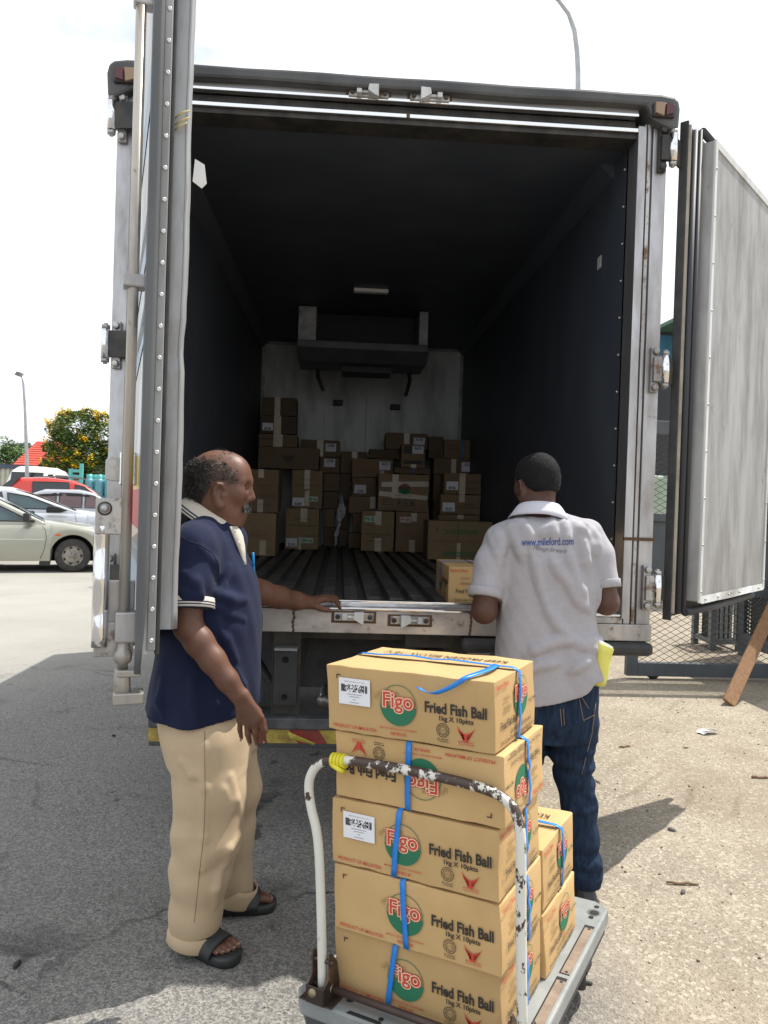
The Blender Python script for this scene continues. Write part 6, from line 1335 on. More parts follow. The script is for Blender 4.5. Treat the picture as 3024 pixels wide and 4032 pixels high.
for t in (.12, .42): c = pl[0][0].lerp(pl[8][0], t).lerp(pl[0][1].lerp(pl[8][1], t), .5)+Vector((0, -.006, 0)); k.lathe([(.005, 0), (.0045, .002), (0, .002)], c, (.2, -1, 0), 12)
k.build('button', flat('button_pearl', (.75, .72, .68), .3), man1)
k = MB()
for path in ([(735, 2128), (790, 2146), (840, 2180), (862, 2225), (862, 2290), (846, 2345)], [(774, 2610), (774, 2700), (775, 2800), (776, 2845)], [(648, 2095), (700, 2110), (745, 2128)]):
    pts = []
    for j in range(len(path)-1):
        for t in np.linspace(0, 1, 5)[:-1]:
            q = S1.hit(path[j][0]+(path[j+1][0]-path[j][0])*t, path[j][1]+(path[j+1][1]-path[j][1])*t, 2.2, 2.9); pts += [q] if q else []
    if len(pts) > 3: k.tube(pts, .0016, 5)
k.build('shirt_seam', flat('seam_navy', (.004, .006, .02), .9), man1)
h_ = S1.hit(986, 2215, 2.3, 2.9) or P1(986, 2215, 2.6); k = MB(); h_ += Vector((.010, -.006, 0)); k.tube([h_+Vector((.004, 0, -.04)), h_+Vector((-.002, 0, .035))], .0045, 10); k.tube([h_+Vector((.004, -.006, -.012)), h_+Vector((.001, -.006, .03))], .0018, 6); k.bx(h_.x-.004, h_.x+.002, h_.y-.007, h_.y, h_.z+.028, h_.z+.034)
tag(k.build('pen', flat('pen_blue', (.02, .25, .60), .25)), 'blue pen clipped at the shirt pocket of the man in navy', 'pen')
# trousers
beige = cloth('chino_beige', (.50, .385, .255), (.43, .325, .21), scale=5, bump=.3)
S = SDF((-.80, 2.30, .02), (-.15, 2.96, .95), .0055)
rows = [(P1(830, y).z, P1(x, y).x, Y1+.005, r, hy) for y, x, r, hy in ((2780, 815, .165, .19), (2880, 822, .16, .195), (2960, 830, .145, .19))]
S.loft(rows, k=.05)
S.chain([P1(812, 2915, 2.52), P1(828, 3112, 2.51), P1(815, 3285, 2.505), P1(791, 3429, 2.51), P1(771, 3590, 2.52), P1(766, 3665, 2.53)], [.128, .112, .108, .094, .080, .078], k=.04)
S.chain([P1(880, 2940, 2.72), P1(905, 3100, 2.75), P1(895, 3300, 2.76), P1(900, 3429, 2.77), P1(918, 3510, 2.775)], [.115, .106, .09, .078, .074], k=.04)
S.wrinkle(.0012, WV(5, 26, 22, 5)); S.wrinkle(.0009, WV(6, 70, 64, 30))
S.wrinkle(.0035, [(34, 20, -42, .3, 6, 5, 8, 1.1), (26, -18, -60, 1.9, 7, 6, 4, 1.2)], lambda X, Y, Z: np.exp(-((Z-.36)/.14)**2))
for path in ([(905, 3060), (925, 3150), (955, 3250)], [(880, 3110), (915, 3190)], [(940, 3290), (900, 3345), (892, 3400)], [(870, 3420), (850, 3500), (845, 3570)], [(720, 3000), (760, 3050), (800, 3060)], [(800, 2935), (805, 3100), (803, 3300), (800, 3420)]):
    pts = [S.hit(x, y, 2.3, 2.9) for x, y in path]; pts = [p+Vector((0, .004, 0)) for p in pts if p]
    if len(pts) > 1: S.chain(pts, [.006]+[.009]*(len(pts)-2)+[.005], k=.02)
zc = P1(760, 3690, 2.53).z
S.cut(lambda X, Y, Z: np.where(Y < 2.645, (zc+.035*np.clip((X+.62)/.2, 0, 1))-Z, P1(930, 3545, 2.775).z-.03+.05*np.clip((X+.42)/.2, 0, 1)-Z))
k = MB()
for path in ([(806, 2880), (806, 3000), (808, 3120), (803, 3280), (786, 3430), (768, 3600), (764, 3640)],):
    pts = []
    for j in range(len(path)-1):
        for t in np.linspace(0, 1, 7)[:-1]:
            q = S.hit(path[j][0]+(path[j+1][0]-path[j][0])*t, path[j][1]+(path[j+1][1]-path[j][1])*t, 2.2, 2.9); pts += [q] if q else []
    k.tube(pts, .0015, 5)
k.build('trouser_seam', flat('seam_beige', (.26, .19, .12), .9), man1)
V, F = S.mesh('trousers'); tr1 = np_obj('trousers', V, F, beige, man1)
a = P1(766, 3672, 2.53); band('turn_up', a, (.16, 0, 1), (1, 0, 0), [(.082, .082, -.026, 0), (.086, .086, -.022, 0), (.087, .087, .0, 0), (.084, .084, .022, 0), (.08, .08, .024, 0)], [beige], man1, thick=.005)
a = P1(922, 3512, 2.775); band('turn_up', a, (.25, .05, 1), (1, 0, 0), [(.076, .076, -.03, 0), (.079, .079, -.024, 0), (.08, .08, .02, 0), (.076, .076, .036, 0)], [beige], man1, thick=.005)
k = MB(); c = P1(742, 3672, 2.4475)
for i, mi in enumerate((0, 1, 2, 1, 0)): k.bx(c.x-.014+i*.0056, c.x-.014+(i+1)*.0056, c.y-.003, c.y, c.z-.018, c.z+.02, mi)
k.build('striped_tab', [flat('tab_red', (.35, .05, .08), .7), flat('tab_white', (.75, .75, .75), .7), flat('tab_navy', (.03, .03, .09), .7)], man1)
# sandals
sand = mat('sandal_black', (.020, .021, .022), .55, c2=(.032, .033, .034), scale=25, bump=.15, bscale=90)
def sandal(Ft, inn, parent, logo=False):
    pts = []; prof = [(0, .0), (.004, .022), (.02, .035), (.06, .037), (.11, .038), (.16, .046), (.20, .052), (.235, .05), (.258, .040), (.270, .020), (.273, 0)]
    pts = [(s_, w) for s_, w in prof]+[(s_, -w*(.97 if s_ < .15 else .93)) for s_, w in prof[::-1][1:-1]]
    k = MB(); n = len(pts)
    lv = [(-.004, .0), (0, .012), (.003, .024), (-.002, .031), (-.008, .033)]
    vs = [Ft(.135+(s_-.135)*(1+g*8/1.3*.8), w*(1+g*14)*inn, z+(.004 if s_ > .24 else 0)*(z > .01)) for g, z in lv for s_, w in pts]
    k.add(vs, [(j*n+i, j*n+(i+1) % n, (j+1)*n+(i+1) % n, (j+1)*n+i) for j in range(len(lv)-1) for i in range(n)]+[tuple(range(n-1, -1, -1)), tuple((len(lv)-1)*n+i for i in range(n))], 0, True)
    k.build('sandal_sole', sand, parent)
    k = MB(); ns_, na = 14, 16; vs = []
    for i in range(ns_+1):
        s_ = .085+.115*i/ns_; hgt = np.interp(s_, [.085, .12, .16, .20], [.104, .098, .082, .066]); wd = np.interp(s_, [.085, .14, .2], [.046, .05, .057])
        for j in range(na+1):
            a = PI*j/na; sh = (.012*math.sin(a)) if i == ns_ else 0
            vs.append(Ft(s_+sh-(.03*(1-math.sin(a)) if i == 0 else 0), -math.cos(a)*wd*inn*-1, .022+math.sin(a)**.8*(hgt-.022)+.0012*math.sin(i*2.1)*math.sin(a)))
    fs = []
    for i in range(ns_):
        for j in range(na):
            if 3 <= i <= 7 and (1 <= j <= 3 or na-4 <= j <= na-2): continue
            fs.append((i*(na+1)+j, i*(na+1)+j+1, (i+1)*(na+1)+j+1, (i+1)*(na+1)+j))
    k.add(vs, fs, 0, True); o = k.build('sandal_strap', sand, parent); s = o.modifiers.new('t', 'SOLIDIFY'); s.thickness = .007; s.offset = 1
    k = MB()
    for i in (2, 5, 9, 12):
        k.tube([Vector(vs[i*(na+1)+j])+Vector((0, 0, .006)) for j in range(3, na-2)], .0028, 6)
    k.build('sandal_rib', sand, parent)
    if logo:
        q = lambda u, v: Ft(.118+v, u*inn*-1+.002, .1125-v*.42-abs(u)*.25)
        k = MB(); poly(k, q, [(-.024, -.014), (.024, -.014), (0, .026)], 0); poly(k, lambda u, v: q(u, v)+Vector((0, 0, .0006)), [(-.019, -.0115), (.019, -.0115), (0, .021)], 1)
        for u, v, w, h_ in ((0, -.006, .022, .004), (-.003, .004, .002, .010), (.003, .004, .002, .010)): rect(k, lambda a, b: q(a, b)+Vector((0, 0, .0012)), u-w/2, v-h_/2, u+w/2, v+h_/2, 2)
        k.build('sandal_emblem', [flat('emblem_red', (.40, .05, .05), .5), flat('emblem_grey', (.12, .11, .11), .5), flat('emblem_white', (.65, .65, .65), .5)], parent)
sandal(FN, 1, man1, True); sandal(FF, -1, man1)
# ------------------------------------------------------------------------------------------------ man in grey (seen from behind)
Y2 = 2.87
def P2(x, y, Y=Y2): return onY(x, y, Y)
S = SDF((.42, 2.52, 0), (1.30, 3.62, 1.72), .0050)
O2 = P2(2118, 1880, 2.895); R2 = Matrix.Rotation(PI/2+.36, 3, 'Z') @ Matrix.Rotation(.10, 3, 'Y')
W2 = head(S, O2, R2, .92)
S.cone(P2(2122, 1965, 2.88), P2(2125, 2075, 2.86), .060, .068, k=.03)
S.chain([P2(2130, 2130), P2(2150, 2400), P2(2160, 2700)], [.10, .11, .11], k=.05)
for px, py in ((1975, 2135), (2318, 2112)): S.cone(P2(2130, 2090), P2(px, py), .055, .045, k=.03)
# arms: upper arms down and a little back, forearms forward to the cartons
LA = [P2(1968, 2140, 2.87), P2(1915, 2330, 2.816), P2(1907, 2405, 2.815), P2(1912, 2405, 2.95), P2(1925, 2380, 3.12), P2(1935, 2362, 3.20)]
RA = [P2(2325, 2118, 2.87), P2(2372, 2290, 2.836), P2(2388, 2372, 2.83), P2(2392, 2375, 2.96), P2(2385, 2345, 3.14), P2(2375, 2325, 3.24)]
for A in (LA, RA): S.chain(A, [.046, .046, .047, .045, .035, .028], k=.015)
for A, sg in ((LA, 1), (RA, -1)):
    w = A[-1]; fwd = (A[-1]-A[-2]).normalized(); up = Vector((0, 0, 1)); sd = fwd.cross(up).normalized()
    for i, (o, L, r) in enumerate(((-.032, .055, .0092), (-.011, .075, .0102), (.011, .072, .0102), (.031, .06, .0092))):
        kn_ = w+fwd*.085+sd*o+up*.004; S.cone(w+fwd*.01+sd*o*.5, kn_, .0165, .0125, k=.012); S.chain([kn_, kn_+fwd*L*.55-up*.006, kn_+fwd*L*.9-up*.028], [r*1.1, r, r*.8], k=.0035)
    S.chain([w+fwd*.02+sd*sg*.022, w+fwd*.06+sd*sg*.052-up*.01, w+fwd*.095+sd*sg*.058-up*.018], [.016, .012, .009], k=.005)
for ft, an, inn in ((foot_frame((.985, 2.80), (.955, 3.06)), P2(2303, 3450, 2.85), 1), (foot_frame((.70, 2.98), (.64, 3.23)), Vector((.70, 3.0, .10)), -1)):
    S.chain([an, ft(.05, 0, .07)], [.04, .036], k=.03); S.cone(ft(.04, 0, .055), ft(.2, 0, .04), .034, .03, k=.02); S.chain([an, Vector((P2(2281, 3172).x, 2.86, .50)) if inn > 0 else Vector((.70, 2.95, .42)), Vector((.85+inn*.045, 2.87, .8))], [.034, .034, .045], k=.02)
V, F = S.mesh('person')
man2 = np_obj('person', V, F, skin2, None, base=(.88, 2.9, 0))
tag(man2, 'man with cropped hair in pale grey polo shirt and jeans, back turned', 'person', 'workers at the truck')
eyes(W2, man2, R2, .92)
# cropped hair: cap that follows the skull, with short fuzz
S = SDF(O2-Vector((.14, .14, .14)), O2+Vector((.14, .14, .14)), .0035)
RN = np.array(R2); S.ell(W2(-.004, 0, .003), (.104*.92+.003, .077*.92+.003, .098*.92+.003), RN, k=.01); S.ell(W2(.045, 0, .02), (.054, .060, .060), RN, k=.03); S.ell(W2(-.045, 0, -.04), (.048, .050, .045), RN, k=.03)
Ri = R2.transposed(); ri = np.array(Ri)
def hairline(X, Y, Z):
    x, y, z = X-O2.x, Y-O2.y, Z-O2.z; f = (ri[0, 0]*x+ri[0, 1]*y+ri[0, 2]*z)/.92; u = (ri[2, 0]*x+ri[2, 1]*y+ri[2, 2]*z)/.92; l = (ri[1, 0]*x+ri[1, 1]*y+ri[1, 2]*z)/.92
    low = np.interp(f.ravel() if f.size == 1 else f, [-.12, -.05, -.012, .0, .03, .055, .066, .09], [-.058, -.070, -.040, -.012, -.010, -.02, .02, .055])
    return ((low-u)*.7).astype(np.float32)
S.cut(hairline)
V, F = S.mesh('hair'); hair2 = mat('hair_black', (.006, .006, .0065), .8, c2=(.016, .0155, .016), scale=140, bump=.9, bscale=260, spec=.2)
np_obj('hair', V, F, hair2, man2)
HN2 = vnormals(V, F); rr = random.Random(5); roots = []
for i in rr.sample(range(len(V)), min(len(V), 5200)):
    n_ = Vector(HN2[i]); roots.append((Vector(V[i])-n_*.002, n_+Vector((rr.uniform(-.6, .6), rr.uniform(-.6, .6), rr.uniform(-.9, .3))), rr.uniform(.003, .006), .001, .1))
strands('hair_fuzz', roots, flat('hair_fuzz', (.008, .008, .0085), .6), man2, .0007, 3, 6)
# shirt
greyc = cloth('polo_grey', (.375, .367, .395), (.335, .327, .352), scale=60, bump=.3, bscale=500)
# fine marl flecks
_n, _l = greyc.node_tree.nodes, greyc.node_tree.links
S = SDF((.40, 2.58, .66), (1.34, 3.16, 1.52), .0055)
rows = []
for y, a, b, hy, cy in ((2035, 2040, 2215, .075, 2.86), (2062, 1990, 2265, .095, 2.86), (2095, 1965, 2308, .115, 2.865), (2140, 1952, 2336, .13, 2.87), (2200, 1955, 2338, .135, 2.87), (2300, 1962, 2338, .135, 2.87), (2400, 1960, 2338, .135, 2.87), (2500, 1957, 2343, .14, 2.87), (2600, 1957, 2352, .15, 2.87), (2700, 1962, 2350, .155, 2.87), (2800, 1962, 2340, .155, 2.87)):
    xa_, xb2 = P2(a, y).x, P2(b, y).x; rows.append((P2(2140, y).z, (xa_+xb2)/2, cy, (xb2-xa_)/2, hy))
S.loft(rows, k=.03, n=2.5)
S.chain([P2(2070, 2082), P2(1976, 2132), P2(1938, 2220, 2.845), P2(1908, 2372, 2.805)], [.055, .062, .064, .0615], k=.03)
S.chain([P2(2190, 2070), P2(2308, 2110), P2(2350, 2190, 2.855), P2(2382, 2330, 2.825)], [.055, .060, .0625, .0585], k=.03)
# low hem drapes outward at the lower right
S.ell(P2(2290, 2640, 2.83), (.07, .11, .12), None, k=.07)
S.wrinkle(.0022, WV(11, 30, 26, 14)); S.wrinkle(.0018, WV(12, 70, 60, 50))
ZP_ = lambda u, v: (1750+.4972*u, 1700+.4972*v)
folds = [[(470, 750), (510, 820), (560, 900)], [(520, 720), (560, 800), (600, 900), (615, 1010)], [(570, 700), (620, 790), (650, 870)], [(620, 700), (680, 820), (710, 1000)], [(730, 735), (775, 830)], [(812, 725), (792, 800)], [(862, 690), (852, 760), (880, 850)], [(930, 690), (960, 780), (980, 900)], [(990, 690), (1060, 800), (1110, 950), (1130, 1100)], [(1060, 720), (1130, 830), (1180, 960)], [(1130, 740), (1200, 850), (1215, 960)],
         [(700, 980), (740, 1120), (770, 1250), (830, 1420), (900, 1540), (1010, 1630)], [(850, 1000), (900, 1100), (980, 1200), (1050, 1330), (1150, 1420)], [(980, 930), (1010, 1060), (1050, 1200), (1120, 1320)], [(650, 1760), (780, 1700), (900, 1660), (1050, 1650)], [(1060, 1700), (1140, 1690), (1200, 1740)], [(1000, 1900), (1080, 1850), (1150, 1800)], [(360, 800), (405, 900), (440, 1040)], [(410, 780), (450, 860), (465, 960)], [(640, 1900), (760, 1850), (900, 1830)], [(1130, 1640), (1200, 1655), (1235, 1650)]]
for i, path in enumerate(folds):
    pts = []
    for j in range(len(path)-1):
        for t in ((0, .5) if j < len(path)-2 else (0, .5, 1)):
            u = path[j][0]+(path[j+1][0]-path[j][0])*t, path[j][1]+(path[j+1][1]-path[j][1])*t; h_ = S.hit(*ZP_(*u), 2.55, 3.0)
            if h_: pts.append(h_+Vector((0, .0005, 0)))
    if len(pts) > 2:
        r_ = .0145 if len(path) > 3 else .0125; S.chain(pts, [r_*.55]+[r_]*(len(pts)-2)+[r_*.45], k=.022)
def sleeve_cut(S, ca, cb, ylim, xlim, sgn):
    cn = (ca-cb).normalized(); sl, X, Y, Z = S.reg(ca-Vector((.13, .13, .13)), ca+Vector((.13, .13, .13))); d = (X-ca.x)*cn.x+(Y-ca.y)*cn.y+(Z-ca.z)*cn.z
    ok = (X*sgn > xlim*sgn) & (d > 0); S.F[sl] = np.where(ok, np.maximum(S.F[sl], np.minimum(d, .05)), S.F[sl]); return cn
cl_, cr_ = P2(1909, 2350, 2.808), P2(2380, 2315, 2.828)
nl = sleeve_cut(S, cl_, P2(1930, 2200, 2.845), 0, P2(1962, 2350).x, -1); nr = sleeve_cut(S, cr_, P2(2358, 2180, 2.855), 0, P2(2340, 2330).x, 1)
hx = [P2(x, 2700, 2.72) for x in (1960, 2108, 2200, 2290, 2322, 2345)]; hz = [P2(1960, 2800, 2.72).z, P2(2108, 2790, 2.72).z, P2(2200, 2772, 2.72).z, P2(2290, 2747, 2.72).z, P2(2322, 2728, 2.72).z, P2(2345, 2690, 2.72).z]
S.cut(lambda X, Y, Z: np.interp(X.ravel(), [p.x for p in hx], hz)[:, None, None].astype(np.float32)-Z)
S2 = S; V, F = S.mesh('shirt'); np_obj('polo_shirt', V, F, greyc, man2)
for c_, n_, r_ in ((cl_, nl, .0655), (cr_, nr, .0625)):
    band('sleeve_cuff', c_-n_*.002, n_, (1, 0, 0), [(r_-.001, r_-.001, -.026, 0), (r_, r_, -.024, 0), (r_-.001, r_-.001, .002, 0), (r_-.006, r_-.006, .004, 0)], [greyc], man2, thick=.003)
nc = P2(2122, 2030, 2.865); cax = Vector((.05, .22, 1)).normalized()
zb = lambda a: .0
band('collar', nc, cax, (1, 0, 0), [(.069, .069, .026, 0), (.072, .074, .036, 0), (.078, .080, .037, 0), (.090, .090, .022, 0), (.104, .100, .0, 0), (.116, .107, lambda a: -.016-.012*max(0, math.cos(a))-.0*math.sin(a), 0)], [cloth('collar_grey', (.56, .56, .62), (.50, .50, .55), bump=.3)], man2, n=44, a0=-1.25*PI+.15+PI/4*0, a1=.25*PI-.15, thick=.004)
# lettering on the back
def shirt_text(s, cx, cy, wpx, hpx, m, bold=.0, rot=0, shear=0, name='shirt_lettering', gap=None):
    V_, F_, d = text2d(s, bold, shear); c, si = math.cos(rot), math.sin(rot); pts = []
    for x, y in V_:
        X, Y_ = x*wpx/d[0], y*hpx/d[1]; px, py = cx+X*c+Y_*si, cy-(Y_*c-X*si)
        h_ = S2.hit(px, py, 2.55, 3.0); pts.append((h_ or P2(px, py, 2.73))+Vector((0, -.0022, .0006)))
    mb = MB(); mb.add(pts, F_); return mb.build(name, m, man2)
shirt_text('www.mileford.com', 2155, 2133, 206, 30, flat('print_blue', (.035, .07, .26), .7), .012, -.02)
shirt_text('Mileage forward', 2165, 2166, 132, 24, flat('print_slate', (.16, .165, .20), .7), -.004, .12, .45)
# jeans
denim = mat('denim', (.010, .019, .040), .85, c2=(.022, .042, .082), scale=26, lo=.4, hi=.72, stretch=(3, 3, .5), bump=.25, bscale=380, detail=7, spec=.15)
S = SDF((.42, 2.62, .04), (1.28, 3.25, .98), .0055)
S.loft([(P2(2160, y).z, P2((a+b)/2, y).x, 2.875, (P2(b, y).x-P2(a, y).x)/2, hy) for y, a, b, hy in ((2640, 1985, 2350, .13), (2740, 1982, 2352, .145), (2830, 1985, 2345, .14), (2900, 1995, 2340, .12))], k=.04)
S.chain([P2(2250, 2850), P2(2252, 2950), P2(2258, 3048, 2.865), P2(2281, 3172, 2.86), P2(2289, 3296, 2.85), P2(2301, 3421, 2.845), P2(2303, 3490, 2.85)], [.094, .082, .0690, .0645, .0630, .0635, .060], k=.03)
S.chain([P2(2070, 2850), P2(2050, 2960, 2.93), Vector((.70, 2.95, .42)), Vector((.70, 2.99, .08))], [.094, .084, .068, .062], k=.03)
S.wrinkle(.0035, WV(21, 34, 30, 12)); S.wrinkle(.002, WV(22, 80, 60, 40))
S.wrinkle(.011, [(30, 10, -75, .3, 9, 6, 12, 1.2), (-24, 12, -95, 1.9, 8, 6, 10, 1.2)], lambda X, Y, Z: np.exp(-((Z-.52)/.10)**2)+.7*np.exp(-((Z-.16)/.08)**2))
for path in ([(2285, 3080), (2320, 3075), (2345, 3120)], [(2300, 3125), (2335, 3140), (2348, 3175)], [(2250, 3190), (2300, 3200), (2345, 3190)], [(2310, 3420), (2345, 3400), (2366, 3420)], [(2200, 2890), (2270, 2850), (2330, 2800)]):
    pts = [S.hit(x, y, 2.6, 3.1) for x, y in path]; pts = [p+Vector((0, .004, 0)) for p in pts if p]
    if len(pts) > 1: S.chain(pts, [.008]*len(pts), k=.016)
zh = P2(2320, 3500, 2.79).z; S.cut(lambda X, Y, Z: zh-.012-Z)
SJ = S; V, F = S.mesh('jeans'); np_obj('jeans', V, F, denim, man2)
st = flat('denim_stitch', (.20, .15, .09), .8); k = MB()
for path in ([(2205, 2790), (2212, 2860)], [(2217, 2790), (2222, 2855)], [(2280, 2748), (2296, 2832), (2300, 2840)], [(2300, 2835), (2340, 2815)], [(2290, 2745), (2318, 2790)], [(2345, 2770), (2330, 2890), (2290, 3050)]):
    pts = []
    for j in range(len(path)-1):
        for t in np.linspace(0, 1, 6): h_ = SJ.hit(path[j][0]+(path[j+1][0]-path[j][0])*t, path[j][1]+(path[j+1][1]-path[j][1])*t, 2.6, 3.1); pts += [h_+Vector((0, -.001, 0))] if h_ else []
    if len(pts) > 2: k.tube(pts, .0016, 5)
k.build('stitching', st, man2)
k = MB()
shoe = mat('shoe_black', (.014, .014, .015), .4, c2=(.03, .03, .031), scale=20, bump=.2)
for ft in (foot_frame((.990, 2.772), (.958, 3.05)), foot_frame((.70, 2.955), (.64, 3.22))):
    k = MB(); prof = [(0, 0), (.004, .024), (.03, .040), (.10, .040), (.17, .048), (.22, .046), (.262, .030), (.278, .0)]; pts = prof+[(a, -b) for a, b in prof[::-1][1:-1]]; n = len(pts)
    lv = [(1.0, .0), (1.04, .008), (1.04, .028), (1.0, .034), (.97, .052), (.80, .075)]
    vs = [ft(.135+(s_-.135)*g*(1 if j < 4 else 1-.02*j), w*g, z*(1 if s_ < .12 else (1 if j < 4 else .85))) for j, (g, z) in enumerate(lv) for s_, w in pts]
    top = [ft(.02+.10*i/ (n/2) if i < n/2 else .12-.10*(i-n/2)/(n/2), (.036 if i < n/2 else -.036)*math.sin(PI*((i % (n/2))/(n/2))*.8+.3), .105) for i in range(n)]
    k.add(vs+top, [(j*n+i, j*n+(i+1) % n, (j+1)*n+(i+1) % n, (j+1)*n+i) for j in range(len(lv)) for i in range(n)]+[tuple(range(n-1, -1, -1)), tuple(len(lv)*n+i for i in range(n))], 0, True)
    smooth_obj(k.build('shoe', shoe, man2), 1)
    k = MB(); ring = [ft(s_*1.0-.002, w*1.07, .017) for s_, w in pts]; k.tube(ring, .004, 6, closed=True); k.build('shoe_welt', flat('welt_grey', (.06, .06, .062), .5), man2)
# folded yellow papers tucked in the back pocket
yp = flat('paper_yellow', (.72, .70, .16), .6); yw = flat('paper_white', (.78, .78, .82), .6)
Q = lambda x, y, Y=2.70: onY(x, y, Y)
k = MB()
A0, B0, C0, D0 = Q(2341, 2700, 2.755), Q(2382, 2702, 2.76), Q(2417, 2556, 2.70), Q(2358, 2530, 2.71)
def sheet(offs, pts, mi):
    o = Vector(offs); N = 6; vs = []
    for i in range(N+1):
        for j in range(4):
            t, s_ = i/N, j/3; a = pts[0].lerp(pts[3], t); b = pts[1].lerp(pts[2], t); vs.append(a.lerp(b, s_)+o+Vector((0, -.010*math.sin(PI*s_)*(1-.3*t)+.004*math.sin(t*7+s_*3), 0)))
    k.add(vs, [(i*4+j, i*4+j+1, (i+1)*4+j+1, (i+1)*4+j) for i in range(N) for j in range(3)], mi, True)
sheet((0, 0, 0), [A0, B0, C0, D0], 0); sheet((.004, .008, .004), [A0, B0.lerp(A0, .3), Q(2400, 2545, 2.72), Q(2360, 2526, 2.72)], 1); sheet((.006, .014, .002), [A0, B0, Q(2412, 2552, 2.73), Q(2366, 2528, 2.73)], 1); sheet((.008, .02, -.002), [A0, B0, Q(2415, 2560, 2.73), Q(2362, 2540, 2.73)], 0)
o = k.build('folded_papers', [yp, yw]); s = o.modifiers.new('t', 'SOLIDIFY'); s.thickness = .0012
tag(o, 'folded yellow and white papers sticking out of the jeans back pocket', 'papers')
# ================================================================ PARKED VEHICLES
def paint(name, c, met=.0, rough=.28):
    m = mat(name, c, rough, met); b = m.node_tree.nodes['Principled BSDF']; b.inputs['Coat Weight'].default_value = .6; b.inputs['Coat Roughness'].default_value = .06; return m
glass = mat('car_glass', (.055, .10, .11), .04, 0, c2=(.02, .035, .04), scale=2.2, spec=.8); glass_t = mat('car_glass_tint', (.012, .016, .02), .05, 0, spec=.8); trimb = flat('trim_black', (.018, .018, .019), .5); tyre = mat('tyre', (.028, .027, .026), .85, c2=(.05, .048, .045), scale=18); rimm = mat('wheel_steel', (.33, .31, .27), .45, .6, c2=(.2, .18, .16), scale=12)
def wheel_(T, x, y, r, w, s=1, holes=7):
    k = MB(); k.lathe([(r*.60, -w/2), (r*.88, -w/2), (r*.97, -w*.40), (r, -w*.28), (r, w*.28), (r*.97, w*.40), (r*.88, w/2), (r*.60, w/2), (r*.58, 0), (r*.60, -w/2)], (x, y, r), (0, 1, 0), 44); p = k.build('wheel', tyre, T, local=True)
    k = MB(); k.lathe([(r*.62, w*.50), (r*.585, w*.44), (r*.54, w*.30), (r*.47, w*.36), (r*.34, w*.44), (r*.20, w*.40), (r*.12, w*.46), (0, w*.46)], (x, y, r), (0, -s, 0), 40); rim = k.build('rim', rimm, p, local=True)
    k = MB()
    for i in range(holes):
        a = 2*PI*i/holes; c = Vector((x+math.cos(a)*r*.46, y-s*(w*.37+.003), r+math.sin(a)*r*.46)); k.lathe([(r*.085, 0), (0, .001)], c, (0, -s, 0), 10)
    for i in range(4):
        a = 2*PI*i/4+.5; c = Vector((x+math.cos(a)*r*.16, y-s*(w*.44), r+math.sin(a)*r*.16)); k.lathe([(r*.035, 0), (r*.03, .012), (0, .014)], c, (0, -s, 0), 6)
    k.build('rim_hole', flat('rim_dark', (.02, .02, .02), .8), rim, local=True)
